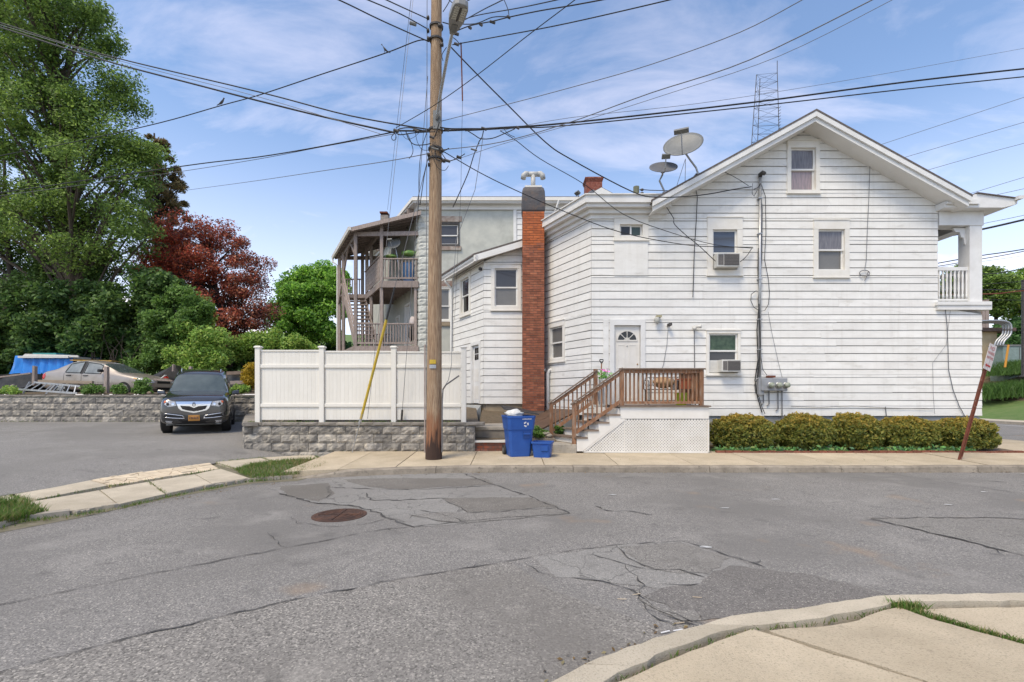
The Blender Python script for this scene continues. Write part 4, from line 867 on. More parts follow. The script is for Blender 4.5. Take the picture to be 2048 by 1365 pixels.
for k in range(ns_):
    s = (k+.5)/ns_; t = 3.05-2.6*s; z = zu-(zu-zl)*(k+1)/(ns_+1)
    MB().prism([pp(PXo+.06,t-.13,z-.035), pp(PXm-.14,t-.13,z-.035), pp(PXm-.14,t+.13,z-.035), pp(PXo+.06,t+.13,z-.035)], Z3*.035).build('tread', M_WOODG, por)
for x in (PXo+.03, PXm-.12): MB().bar(pp(x,3.1,zu-.22), pp(x,.3,zl-.02), .045, .27).build('stringer', M_WOODG, por)
for hh in (.5, .95): MB().bar(pp(PXo-.04,3.1,zu+hh), pp(PXo-.04,.2,zl+hh), .05, .14).build('stair_rail', M_WOODG, por)
for (x, t, z0, z1, nm) in ((PXo-.1,4.25,zu-.35,zu+.5,'brace'),): MB().bar(pp(x,t,z0), pp(x+.0,t-1.0,z1), .05, .2).build(nm, M_WOODG, por)
beam(pp(PXo-.06,3.4,zl-.2), pp(PXo-.06,2.2,1.5), .06, .2)
for zz in (1.7, 2.5): beam(pp(PXo, .1, zz), pp(PX1, .1, zz), .05, .14)
# things kept on the porch
sdm = gx(792)
def dish(name, c, face, r, label, feet, m=M_DISH, oval=1.0, lnb=.55, group=None, back=False):
    c = Vector(c); face = Vector(face).normalized(); e = face.cross(Z3).normalized(); g = e.cross(face).normalized()
    t = thing(name, feet[-1], label, 'satellite dish', group)
    vs = []; nr_, na = 6, 28
    for i in range(nr_+1):
        q = i/nr_
        for j in range(na):
            a = 2*math.pi*j/na; vs.append(c + (e*math.cos(a)*oval+g*math.sin(a))*r*q + face*(.16*r*(q*q-1)))
    k = len(vs); vs += [v-face*.014 for v in vs]
    fs = [(i*na+j, i*na+(j+1) % na, (i+1)*na+(j+1) % na, (i+1)*na+j) for i in range(nr_) for j in range(na)]
    fs += [tuple(x+k for x in f_[::-1]) for f_ in fs] + [(nr_*na+j, nr_*na+(j+1) % na, k+nr_*na+(j+1) % na, k+nr_*na+j) for j in range(na)]
    MB().add(vs, fs).build('reflector', m, t, smooth=True)
    tip = c + face*r*1.15 - g*r*.55
    MB().tube([c-g*r*.95-face*.01, c-g*r*.98+face*r*.3, tip], .016, 6).build('feed_arm', M_STEEL, t)
    MB().obox(tip-e*.09*lnb*2-g*.03-face*.06, e*.18*lnb*2, g*.06, face*.12).build('receiver', M_DISH, t)
    hub = c - face*(.18*r+.05)
    MB().lathe([(.06,0),(.07,.04),(.05,.1)], hub-face*.05, face, 10).build('mount_hub', M_STEEL, t)
    MB().tube([hub, hub-face*.06] + [Vector(f_) for f_ in feet], .026, 7).build('mast', M_STEEL, t)
    MB().obox(Vector(feet[-1])-Vector((.1,.1,.01)), (.2,0,0), (0,.2,0), (0,0,.025)).build('foot_plate', M_STEEL, t)
    return t
pc = pp(gx(793), .35, 0); 
dish('satellite_dish', (pc.x, pc.y-.1, gzv(484)), (-.15,-.8,.45), .30, 'round dark dish hung on the upper porch above the balusters', [(pc.x+.1, pc.y+.05, gzv(505)), (pc.x+.22, pc.y+.1, zu+.0)])
# ------------------------------------------------------------------ retaining walls
def block_variants(w, h, dep, n=5, nm='block', m=M_BLOCK, rough=.03):
    out = []
    for s in range(n):
        r = random.Random(s+11); nx, nz_b = 6, 4; v = []
        tilt = r.uniform(-.02,.02)
        for j in range(nz_b+1):
            for k in range(nx+1):
                ed = j in (0, nz_b) or k in (0, nx)
                v.append((w*k/nx, -(0 if ed else .015+r.uniform(0, rough)+tilt*(k/nx-.5)*2), h*j/nz_b))
        b = MB().add(v, [(j*(nx+1)+k, j*(nx+1)+k+1, (j+1)*(nx+1)+k+1, (j+1)*(nx+1)+k) for j in range(nz_b) for k in range(nx)])
        b.add([(0,0,0),(w,0,0),(w,dep,0),(0,dep,0),(0,0,h),(w,0,h),(w,dep,h),(0,dep,h)], [(3,2,1,0),(4,5,6,7),(1,2,6,5),(2,3,7,6),(3,0,4,7)])
        out.append(b.mesh(nm, m))
    return out
BW, BH = .475, .222
bv = block_variants(BW-.008, BH-.006, .28); bh_ = block_variants(BW/2-.008, BH-.006, .28, 3); cv = block_variants(BW-.006, .085, .34, 4, 'cap_stone', M_CAP, .012)
def block_wall(root, o, u, length, rows, cap=True, seed=0, half=0):
    o, u = Vector(o), Vector(u).normalized(); nrm = Vector((u.y, -u.x, 0)); r = random.Random(seed)
    rot = Matrix(((u.x, -nrm.x, 0, 0), (u.y, -nrm.y, 0, 0), (0, 0, 1, 0), (0, 0, 0, 1)))
    def put(me, s, z, out, nm):
        ob = link(nm, me, root); ob.matrix_basis = Matrix.Translation(o+u*s+Z3*z+nrm*out) @ rot
    for i in range(rows):
        s = 0.0
        if (i+half) % 2: put(r.choice(bh_), 0, i*BH, 0, 'block'); s = BW/2
        while s < length-.05:
            full = s+BW <= length+.02; put(r.choice(bv if full else bh_), s, i*BH, r.uniform(-.006,.008), 'block'); s += BW if full else BW/2
    if cap:
        s = 0
        while s < length-.1: put(r.choice(cv), s, rows*BH, .03, 'cap_stone'); s += BW
    hh = rows*BH
    MB().obox(o+u*.01-nrm*.06+Z3*.01, u*(length-.02), -nrm*.15, Z3*(hh-.02)).build('core', M_JOINT, root)
WD = 12.2; wx = lambda u: (u-CX)*WD/F
rw = thing('retaining_wall', (-4, WD, .19), 'low split face block wall under the white vinyl fence', 'wall')
w0 = wx(488); wl = wx(945)-w0
block_wall(rw, (w0, WD, .19-BH), (1,0,0), wl, 4, True, 1)
# the short return running back beside the drive (its face looks left)
ret = Vector((w0-.004, WD+.02, .19-BH))
block_wall(rw, ret+A3*5.9+Z3*.0, (-AX,-AY,0), 5.9, 4, True, 4)
rl = thing('retaining_wall', (-18, 18.45, .55), 'long split face block wall behind the parked cars holding up the terrace', 'wall')
global_BW = BW; sc2 = 1.14
BW, BH = BW*sc2, BH*sc2
bv = block_variants(BW-.009, BH-.007, .3); bh_ = block_variants(BW/2-.009, BH-.007, .3, 3); cv = block_variants(BW-.007, .09, .34, 4, 'cap_stone', M_CAP, .012)
block_wall(rl, (-21.9, 18.5, .55), (1,0,0), 12.4, 4, True, 2)
rl2 = ret+A3*5.9
for i in range(2):
    block_wall(rl, (-9.75, 18.5+.0*i, .55+i*BH*4), (1,0,0), 1.3, 4-3*i, False, 6+i)

# ------------------------------------------------------------------ vinyl fence
fence = thing('vinyl_fence', (-4, 12.35, .95), 'cream white vinyl privacy fence standing on the low block wall', 'fence')
FD = 12.36; vx = lambda u: (u-CX)*FD/F; vz = lambda v: H+(HY-v)*FD/F
posts = [517, 644.5, 788, 927.5]; pw = .127
zb_, zt_ = vz(846)-.03, vz(697)
for i, u in enumerate(posts):
    x = vx(u); pst = MB().box(x-pw/2, x+pw/2, FD-pw/2, FD+pw/2, .9, zt_+.01).build('post', M_VINYL, fence, bevel=.006)
    MB().add([(x-.085,FD-.085,zt_+.01),(x+.085,FD-.085,zt_+.01),(x+.085,FD+.085,zt_+.01),(x-.085,FD+.085,zt_+.01),(x-.085,FD-.085,zt_+.035),(x+.085,FD-.085,zt_+.035),(x+.085,FD+.085,zt_+.035),(x-.085,FD+.085,zt_+.035),(x-.055,FD-.055,zt_+.06),(x+.055,FD-.055,zt_+.06),(x+.055,FD+.055,zt_+.06),(x-.055,FD+.055,zt_+.06)],
        [(3,2,1,0),(0,1,5,4),(1,2,6,5),(2,3,7,6),(3,0,4,7),(4,5,9,8),(5,6,10,9),(6,7,11,10),(7,4,8,11),(8,9,10,11)]).build('post_cap', M_VINYL, pst)
fb = {}
for i in range(3):
    a, b_ = vx(posts[i])+pw/2, vx(posts[i+1])-pw/2; tops = [vz(700)-.02, vz(702)-.02, vz(703)-.02][i]; bot = vz(840)+.0
    a += .012 if i == 0 else .02; b_ -= .015
    n_ = 17 if i else 15; w_ = (b_-a)/n_
    me = MB().box(.0012, w_-.0012, -.011, .011, bot, tops-.03).mesh('board', M_VINYL)
    for k in range(n_):
        o = link('board', me, fence); o.location = (a+k*w_, FD, 0)
    for v_ in (733, 811): MB().box(a-.01, b_+.01, FD-.045, FD+.045, vz(v_+3.2), vz(v_-3.2)).build('rail', M_VINYL, fence, bevel=.005)
    MB().box(a-.01, b_+.01, FD-.03, FD+.03, tops-.029, tops+.015).build('top_rail', M_VINYL, fence, bevel=.004)
f0 = Vector((vx(posts[0]), FD, 0))                                    # the return panel running back
MB().obox(f0+A3*.1+AN*.0+Z3*bot, A3*2.3, AN*.022, Z3*(zt_-bot-.12)).build('board', M_VINYL, fence)
for z in (bot+.3, zt_-.45): MB().obox(f0+A3*.08-AN*.03+Z3*z, A3*2.3, AN*.08, Z3*.085).build('rail', M_VINYL, fence)
e_ = f0+A3*2.45; MB().obox(e_-A3*.06-AN*.06+Z3*1.0, A3*.12, AN*.12, Z3*(zt_-1.05)).build('post', M_VINYL, fence)
MB().box(-.42,-.30, 12.45, 12.7, .5, .98).build('gate_stub', M_VINYL, fence) if False else None

# ------------------------------------------------------------------ front stoop: deck, stairs, lattice
DD = 11.9; dx = lambda u: (u-CX)*DD/F; dz = lambda v: H+(HY-v)*DD/F
st = thing('stoop', (4, DD, .2), 'raised wooden entry deck with brown railings and white lattice skirt', 'stoop')
zd = dz(811.5); gzs = .19
for k in range(11):                                                # deck boards
    y0 = DD-.05+k*(HD-.03-DD+.05)/11; MB().box(dx(1236) - (0 if y0 < 12.9 else .0), dx(1421), y0+.003, y0+.142, zd-.035, zd).build('deck_board', M_WOODT, st)
MB().box(dx(1241), dx(1418), DD, DD+.04, dz(838), zd-.037).build('fascia', M_PWHITE, st)
MB().box(dx(1418)-.04, dx(1418), DD+.041, HD-.03, dz(838), zd-.037).build('fascia', M_PWHITE, st)
steps = [829, 844.5, 860, 875]; ends = [1240, 1218, 1197, 1175]
pg = [(1241,817)]
for v, u in zip(steps, ends): pg += [(u+.5, v+1.5), (u-21.5, v+1.5)]
pg += [(1153.5, 903), (1165, 903), (1249, 838.5), (1241, 838.5)]
MB().prism([(dx(u), DD-.002, dz(v)) for u, v in pg], (0,.045,0)).build('stringer', M_PWHITE, st)
sk = A3*1.05
MB().prism([Vector((dx(u), DD, dz(v)))+sk for u, v in pg], (0,.045,0)).build('stringer', M_PWHITE, st)
for v, u in zip(steps, ends):
    a, b_ = dx(u-25), dx(u+.5); z = dz(v)
    MB().prism([Vector((a,DD-.03,z-.035)), Vector((b_,DD-.03,z-.035)), Vector((b_,DD-.03,z-.035))+sk, Vector((a,DD-.03,z-.035))+sk], Z3*.035).build('tread', M_WOODT, st)
    MB().prism([Vector((b_-.02,DD+.046,z)), Vector((b_,DD+.046,z)), Vector((b_,DD+.046,z))+A3*.98, Vector((b_-.02,DD+.046,z))+A3*.98], Z3*(.155)).build('riser', M_PWHITE, st)
z = dz(888); b_ = dx(1153.5); MB().prism([Vector((b_-.02,DD+.046,z)), Vector((b_,DD+.046,z)), Vector((b_,DD+.046,z))+A3*.98, Vector((b_-.02,DD+.046,z))+A3*.98], Z3*.155).build('riser', M_PWHITE, st)
# lattice: real diagonal laths clipped to the panel outline
lat = [(dx(u), dz(v)) for u, v in ((1166,904.5),(1250,839.5),(1417,839.5),(1417,905.5))]
def clip_line(poly, p, d):
    ts = []
    for i in range(len(poly)):
        a, b_ = poly[i], poly[(i+1) % len(poly)]; ex, ez = b_[0]-a[0], b_[1]-a[1]; den_ = d[0]*ez-d[1]*ex
        if abs(den_) < 1e-9: continue
        t = ((a[0]-p[0])*ez-(a[1]-p[1])*ex)/den_; s = ((a[0]-p[0])*d[1]-(a[1]-p[1])*d[0])/den_
        if -1e-6 <= s <= 1+1e-6: ts.append(t)
    return (min(ts), max(ts)) if len(ts) > 1 else None
lm = MB(); sp_ = .072
for sgn, yo in ((1, .012), (-1, .018)):
    for k in range(-60, 90):
        p = (lat[0][0]+k*sp_, lat[0][1]); d_ = (math.sqrt(.5), sgn*math.sqrt(.5)); t = clip_line(lat, p, d_)
        if t and t[1]-t[0] > .03:
            lm.bar((p[0]+d_[0]*t[0], DD+yo, p[1]+d_[1]*t[0]), (p[0]+d_[0]*t[1], DD+yo, p[1]+d_[1]*t[1]), .005, .033, Vector((-d_[1],0,d_[0])))
tag(lm.build('lattice', M_PWHITE, st), kind='stuff')
for a, b_ in ((0,1),(2,3),(3,0)):
    MB().bar((lat[a][0], DD+.01, lat[a][1]), (lat[b_][0], DD+.01, lat[b_][1]), .03, .035, Y3).build('lattice_frame', M_PWHITE, st)
MB().bar((dx(1250), DD+.009, dz(904)), (dx(1250), DD+.009, dz(839)), .02, .02, Y3).build('lattice_frame', M_PWHITE, st)
MB().box(dx(1180), dx(1416), DD+.35, DD+.40, .15, dz(838)-.02).build('under_deck_shade', mat('dark_void', (.03,.03,.03), rough=.95), st)  # near-black sheet standing in for the shade behind the lattice
# railings
def bal(x, y, z0, z1): MB().bar((x, y, z0), (x, y, z1), .037, .037, Y3).build('baluster', M_WOOD, st)
zrt = dz(737)
for u in (1244.5, 1404): MB().box(dx(u)-.052, dx(u)+.052, DD+.01, DD+.10, zd, zrt-.03).build('post', M_WOOD, st)
MB().box(dx(1240), dx(1411), DD-.02, DD+.13, zrt-.028, zrt+.004).build('cap_rail', M_WOODT, st)
MB().box(dx(1249), dx(1400), DD+.03, DD+.075, zrt-.12, zrt-.03).build('top_rail', M_WOOD, st)
MB().box(dx(1249), dx(1400), DD+.03, DD+.075, dz(808.5), dz(803)).build('bottom_rail', M_WOOD, st)
for k in range(18): bal(dx(1253.5)+k*(dx(1396)-dx(1253.5))/17, DD+.095, dz(805), zrt-.05)
yb_ = HD-.1
for u in (1404,): MB().box(dx(u)-.052, dx(u)+.052, yb_-.1, yb_, zd, zrt-.03).build('post', M_WOOD, st)
MB().box(dx(1400), dx(1408), DD+.14, yb_-.1, zrt-.1, zrt-.02).build('top_rail', M_WOOD, st); MB().box(dx(1400), dx(1408), DD+.11, yb_-.1, zd+.06, zd+.13).build('bottom_rail', M_WOOD, st)
for k in range(9): bal(dx(1404), DD+.22+k*.13, zd+.1, zrt-.06)
for off in (Vector((0,.05,0)), sk+Vector((0,-.02,0))):
    o = off; Pn = lambda u, v: Vector((dx(u), DD, dz(v)))+o
    MB().bar(Pn(1148.5, 889), Pn(1148.5, 806), .095, .095, Y3).build('post', M_WOOD, st)
    MB().bar(Pn(1142, 809.5), Pn(1246, 736.5), .13, .032).build('cap_rail', M_WOODT, st)
    MB().bar(Pn(1150, 811.5), Pn(1242, 747), .045, .085).build('top_rail', M_WOOD, st)
    MB().bar(Pn(1152, 866), Pn(1242, 803), .045, .085).build('bottom_rail', M_WOOD, st)
    for k in range(9):
        u = 1158+k*9.3; v0 = 866-(u-1152)*.7; v1 = 811.5-(u-1150)*.7; MB().bar(Pn(u, v0-2)+Y3*.04, Pn(u, v1+2)+Y3*.04, .034, .034, Y3).build('baluster', M_WOOD, st)
MB().bar(Vector((dx(1244),DD,zd))+sk, Vector((dx(1244),DD,zrt+.03))+sk, .10, .10, Y3).build('post', M_WOOD, st)
# concrete pad at the foot and the old steps by the wall
pad = thing('concrete_steps', (.5, 12.2, .15), 'worn concrete landing and old brick faced steps beside the stoop', 'steps')
pz = .19
MB().prism([Vector((dx(1107),DD-.02,.1)), Vector((dx(1153),DD-.02,.1)), Vector((dx(1153)-.3,DD+1.05,.1)), Vector((dx(1085)-.3,DD+1.05,.1))], Z3*(dz(889)-.1)).build('landing', M_KERB, pad, bevel=.012)
ex = lambda u, d: (u-CX)*d/F
M_OLDB = mat('worn_brick_step', (.30,.085,.045), (.17,.09,.07), scale=7, rough=.9, rnd=.25)
sx0, sx1 = ex(946, 12.3), ex(1030, 12.3)
step_b = MB().box(sx0, sx1, 12.30, 12.9, .1, .42).build('step', M_MORTAR, pad)
for rrow in range(3):
    for k in range(6):
        x = sx0+.01+k*.19+(.09 if rrow % 2 else 0)
        if x+.17 < sx1: MB().box(x, x+.175, 12.285, 12.32, .19+rrow*.075, .255+rrow*.075).build('brick', M_OLDB, step_b)
MB().box(sx0-.01, sx1+.01, 12.24, 12.95, .42, .475).build('nosing', M_TRIM, pad)
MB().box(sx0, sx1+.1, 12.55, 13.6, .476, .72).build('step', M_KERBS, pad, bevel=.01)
MB().box(sx0-.0, sx1+.12, 12.52, 14.8, .721, .80).build('landing', M_KERB, pad, bevel=.01)
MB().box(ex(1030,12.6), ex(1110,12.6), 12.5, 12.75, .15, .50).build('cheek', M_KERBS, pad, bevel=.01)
# cellar hatch against the wing wall
hat = thing('cellar_hatch', (1.0, 14.3, .5), 'sloping dark brown cellar hatch against the side of the house', 'cellar hatch')
h0 = CRN + A3*.55 + AN*.02; hl = A3*1.5
MB().prism([h0+Z3*.2, h0+AN*1.35+Z3*.2, h0+AN*1.35+Z3*.62, h0+Z3*1.16], A3*.12).build('cheek', M_FOUND, hat)
MB().prism([h0+hl+Z3*.2, h0+hl+AN*1.35+Z3*.2, h0+hl+AN*1.35+Z3*.62, h0+hl+Z3*1.16], A3*.12).build('cheek', M_FOUND, hat)
for k in range(2):
    MB().prism([h0+A3*(.02+k*.80)+Z3*1.17, h0+A3*(.02+k*.80)+AN*1.4+Z3*.62, h0+A3*(.02+k*.80)+AN*1.4+Z3*.66, h0+A3*(.02+k*.80)+Z3*1.21], A3*.78).build('hatch_door', mat('hatch_brown', (.10,.065,.045), (.14,.09,.06), scale=4, rough=.5), hat)
MB().obox(h0+AN*1.36+Z3*.2, hl+A3*.12, AN*.1, Z3*.40).build('front_cheek', M_FOUNDT, hat)

# ------------------------------------------------------------------ deck clutter
def blob(c, r, n=10, sc=(1,1,1), amp=.15, sd=0):
    r_ = random.Random(sd); off = Vector((r_.uniform(0,50), r_.uniform(0,50), 0)); vs = []; nl, na = n, 2*n
    for i in range(nl+1):
        for j in range(na):
            th, ph = math.pi*i/nl, 2*math.pi*j/na; d = Vector((math.sin(th)*math.cos(ph), math.sin(th)*math.sin(ph), math.cos(th)))
            q = r*(1+amp*noise.noise(d*2.2+off)*2); vs.append(Vector(c)+Vector((d.x*sc[0], d.y*sc[1], d.z*sc[2]))*q)
    return MB().add(vs, [(i*na+j, i*na+(j+1) % na, (i+1)*na+(j+1) % na, (i+1)*na+j) for i in range(nl) for j in range(na)])
BD = 12.75; bxu = lambda u: (u-CX)*BD/F; bzv = lambda v: H+(HY-v)*BD/F
bench = thing('garden_bench', (bxu(1330), BD, zd), 'dark wire garden bench on the deck behind the railing', 'bench')
a, b_ = bxu(1292), bxu(1388); zs = zd+.42
MB().box(a, b_, BD-.2, BD+.22, zs-.02, zs).build('seat', M_DKMETAL, bench)
for x in (a+.03, b_-.03):
    for y in (BD-.17, BD+.19): MB().tube([(x,y,zd),(x,y,zs-.02)], .015, 6).build('leg', M_DKMETAL, bench)
    MB().tube([(x,BD-.17,zs),(x,BD-.16,zs+.22),(x,BD+.19,zs+.24)], .014, 6).build('arm_rest', M_DKMETAL, bench)
MB().tube([(a,BD+.2,zs),(a,BD+.24,zs+.42),(b_,BD+.24,zs+.42),(b_,BD+.2,zs)], .015, 6).build('back_frame', M_DKMETAL, bench)
for k in range(6):
    c = a+(b_-a)*(k+.5)/6; MB().tube([(c+.08*math.cos(t), BD+.235, zs+.2+.14*math.sin(t)) for t in np.linspace(0, 6.28, 12)], .007, 5).build('back_scroll', M_DKMETAL, bench)
cush = blob((bxu(1328), BD-.02, zs+.17), .17, 10, (1.7,.8,.85), .22, 3).build('seat_cushion', mat('tan_fabric', (.42,.28,.16), (.33,.21,.12), scale=8, rough=.95, bump=.3), smooth=True)
tag(cush, 'crumpled tan cushion lying on the wire bench', 'cushion')
def tub(name, c, r0, r1, h, m, label, cat, n=16, lip=.012):
    o = MB().lathe([(r0,0),(r1,h),(r1+lip,h),(r1+lip,h+.02),(r1-.01,h+.02),(r1-.03,h-.03),(0.01,h-.03)], c, Z3, n).build(name, m, smooth=False); return tag(o, label, cat)
tub('bucket', (bxu(1352), BD-.38, zd), .13, .165, .30, mat('lime_plastic', (.38,.46,.02), (.33,.41,.02), scale=4, rough=.4), 'lime green plastic bucket on the deck floor', 'bucket')
tub('flower_pot', (bxu(1348), BD-.0, zs), .09, .12, .22, mat('grey_pot', (.26,.25,.25), (.2,.19,.19), scale=6), 'grey pot on the wire bench beside the tan cushion', 'pot')
pl = thing('planter_box', (bxu(1374), BD, zs), 'long rust red planter box at the end of the wire bench', 'planter')
MB().prism([(bxu(1358),BD-.12,zs),(bxu(1388),BD-.12,zs),(bxu(1390),BD-.12,zs+.25),(bxu(1356),BD-.12,zs+.25)], (0,.24,0)).build('box', mat('terracotta', (.33,.085,.035), (.25,.065,.03), scale=6, rough=.7), pl)
MB().box(bxu(1355), bxu(1391), BD-.14, BD+.14, zs+.251, zs+.28).build('rim', MATS['terracotta'], pl)
fs_ = thing('plant_stand', (bxu(1212), 12.95, zd), 'white slatted plant stand with pink flowers by the door', 'plant stand')
c = Vector((bxu(1212), 12.95, zd))
for k in range(8):
    t = 2*math.pi*k/8; p = c+Vector((.15*math.cos(t), .15*math.sin(t), 0)); MB().bar(p, p+Z3*.70, .05, .015, Vector((math.cos(t), math.sin(t), 0))).build('slat', M_TRIMW, fs_)
MB().lathe([(.155,0),(.155,.03),(.02,.03)], c+Z3*.66, Z3, 12).build('ring', M_TRIMW, fs_)
LEAF_GAIN = 2.1
def leafmesh(pts, size, cols, sd=0, up=.3, elong=1.7):
    r = np.random.default_rng(sd); n = len(pts); pts = np.asarray(pts, float)
    nrm = r.normal(size=(n,3)); nrm[:,2] = np.abs(nrm[:,2])*.8+up; nrm[:,1] -= .35; nrm /= np.linalg.norm(nrm, axis=1)[:,None]
    t = r.normal(size=(n,3)); t -= (t*nrm).sum(1)[:,None]*nrm; t /= np.linalg.norm(t, axis=1)[:,None]+1e-9; b = np.cross(nrm, t)
    sz = (size*r.uniform(.6,1.3,n))[:,None]
    v = np.stack([pts-t*sz*elong/2, pts+b*sz*.42+nrm*sz*.08-t*sz*.1, pts+t*sz*elong/2-nrm*sz*.12, pts-b*sz*.42+nrm*sz*.08-t*sz*.1], 1).reshape(-1,3)
    return v, cols
def foliage(name, pts, size, palette, parent, sd=0, m=None, up=.3, elong=1.7, colf=None):
    n = len(pts); r = np.random.default_rng(sd+5); v, _ = leafmesh(pts, size, None, sd, up, elong)
    me = bpy.data.meshes.new(name); me.vertices.add(4*n); me.vertices.foreach_set('co', v.ravel().astype(np.float32))
    me.loops.add(4*n); me.loops.foreach_set('vertex_index', np.arange(4*n, dtype=np.int32)); me.polygons.add(n)
    me.polygons.foreach_set('loop_start', np.arange(0, 4*n, 4, dtype=np.int32)); me.polygons.foreach_set('loop_total', np.full(n, 4, dtype=np.int32))
    pal = np.array(palette)*LEAF_GAIN; k = r.integers(0, len(pal), n); c = pal[k]*r.uniform(.75,1.25,n)[:,None]
    if colf is not None: c = colf(np.asarray(pts), c, r)
    ca = me.color_attributes.new('Col', 'FLOAT_COLOR', 'POINT'); ca.data.foreach_set('color', np.repeat(np.c_[c, np.ones(n)], 4, 0).ravel().astype(np.float32))
    me.materials.append(m or M_LEAF); me.update(); return link(name, me, parent)
M_LEAF = mat('leaf', (.1,.2,.05), rough=.55, spec=.35, attr='Col', transl=.42)
M_PETAL = mat('petal', (.45,.06,.25), rough=.6, attr='Col')
r_ = np.random.default_rng(2)
o = foliage('leaves', np.array(c)+[0,0,.80]+r_.normal(size=(90,3))*[.09,.09,.07], .06, [(.07,.17,.04),(.12,.25,.06)], fs_, 1)
foliage('flowers', np.array(c)+[.03,0,.92]+r_.normal(size=(26,3))*[.07,.07,.04], .04, [(.45,.05,.25),(.4,.1,.35)], fs_, 2, M_PETAL)
shv = thing('shovel', (bxu(1208), 13.2, zd), 'upright shovel with black D handle leaning by the plant stand', 'shovel')
s0 = Vector((bxu(1208), 13.2, zd)); hz_ = bzv(725)
MB().tube([s0+Z3*.3, Vector((bxu(1210), 13.25, hz_))], .017, 7).build('shaft', M_WOOD, shv)
MB().tube([Vector((bxu(1210)+a, 13.25, hz_+b)) for a, b in ((0,0),(-.05,.08),(-.05,.11),(.05,.11),(.05,.08),(0,0))], .016, 6).build('handle', M_BLACK, shv)
MB().add([s0+Vector((-.1,-.02,.33)), s0+Vector((.1,-.02,.33)), s0+Vector((.09,-.04,.1)), s0+Vector((0,-.05,0)), s0+Vector((-.09,-.04,.1))], [(0,1,2,3,4)]).build('blade', M_STEEL, shv)

# ------------------------------------------------------------------ air conditioners, lamps, meters on the house front
def aircon(u0, u1, v0, v1, label, out=.30, panel=None):
    z0, z1 = FZ(v1), FZ(v0); x0, x1 = FX(u0), FX(u1); t = thing('air_conditioner', ((x0+x1)/2, HD-.02, z0), label, 'air conditioner', 'window air conditioners')
    y0 = HD-out; cab = MB().box(x0, x1, y0, HD+.06, z0, z1).build('cabinet', M_ACWHITE, t, bevel=.012)
    MB().box(x0+.30*(x1-x0), x1-.03, y0-.012, y0-.001, z0+.04, z1-.03).build('grille', M_GRILL, t)
    for k in range(7): MB().box(x0+.31*(x1-x0), x1-.035, y0-.018, y0-.0125, z0+.055+k*(z1-z0-.1)/7, z0+.062+k*(z1-z0-.1)/7).build('louvre', M_DKMETAL, t)
    MB().box(x0+.03, x0+.27*(x1-x0), y0-.01, y0-.001, z0+.05, z1-.04).build('side_vent', M_GRILL if panel is None else M_ACWHITE, t)
    return t
aircon(1426, 1471, 512, 539, 'window air conditioner in the upstairs window above the stoop', .28)
aircon(1436, 1474, 721, 745, 'window air conditioner in the ground floor window beside the deck', .26)
MB().box(FX(1418), FX(1436), HD+.0, HD+.02, FZ(745), FZ(721)).build('filler_panel', M_ACWHITE, house)
sc_ = [(1312, 644, 'jar'), (1335, 652, 'cam'), (1390, 657, 'twin')]
lp = thing('porch_lamp', (FX(1312), HD, FZ(650)), 'jelly jar porch lamp on the wall above right of the door', 'wall lamp')
c = Vector((FX(1312), HD-.03, FZ(640)))
MB().lathe([(.07,0),(.07,.03),(.03,.05)], c+Z3*.02, NF, 12).build('base', M_ACWHITE, lp)
MB().lathe([(.055,0),(.07,.04),(.068,.12),(.04,.17),(.01,.19)], c+Vector((0,-.10,.05)), -Z3, 12).build('globe', mat('lamp_glass', (.42,.42,.38), rough=.2), lp, smooth=True)
MB().obox(c+Vector((-.03,-.16,.05)), (.14,0,0), (0,.14,0), (0,0,.05)).build('hood', mat('brass_dull', (.4,.36,.22), rough=.5), lp)
cm = thing('security_camera', (FX(1335), HD, FZ(655)), 'small dark security light on the wall right of the porch lamp', 'wall lamp')
c = Vector((FX(1335), HD-.02, FZ(652)))
MB().lathe([(.035,0),(.035,.04)], c, NF, 10).build('base', M_ACWHITE, cm); MB().bar(c+Vector((0,-.05,0)), c+Vector((.03,-.18,.02)), .08, .07).build('head', M_DKMETAL, cm)
tw = thing('flood_light', (FX(1390), HD, FZ(660)), 'white twin headed flood light with conduit down to the deck', 'wall lamp')
c = Vector((FX(1388), HD-.02, FZ(656)))
MB().lathe([(.055,0),(.055,.05)], c, NF, 10).build('base', M_ACWHITE, tw)
for s, dz_ in ((1,.03),(-.3,-.06)):
    MB().lathe([(.03,0),(.03,.08),(.055,.16),(.05,.17)], c+Vector((0,-.06,dz_*.5)), Vector((s,-.6,dz_)), 10).build('head', M_ACWHITE, tw, smooth=True)
MB().tube([c+Vector((0,.0,-.05)), Vector((FX(1388.5), HD-.03, FZ(740)))], .012, 6).build('conduit', M_WIREG, tw)
def wline(name, pts, r, m, label=None, parent=None, yoff=.035, cat='cable', group=None, d=HD):
    o = MB().tube([Vector(((u-CX)*d/F, d-yoff, H+(HY-v)*d/F)) for u, v in pts], r, 5).build(name, m, parent)
    if label: tag(o, label, cat, group)
    return o
wline('lamp_cable', [(1335,660),(1333,690),(1326,730),(1323,738)], .006, M_WIREG, 'thin grey cable hanging from the small security light')
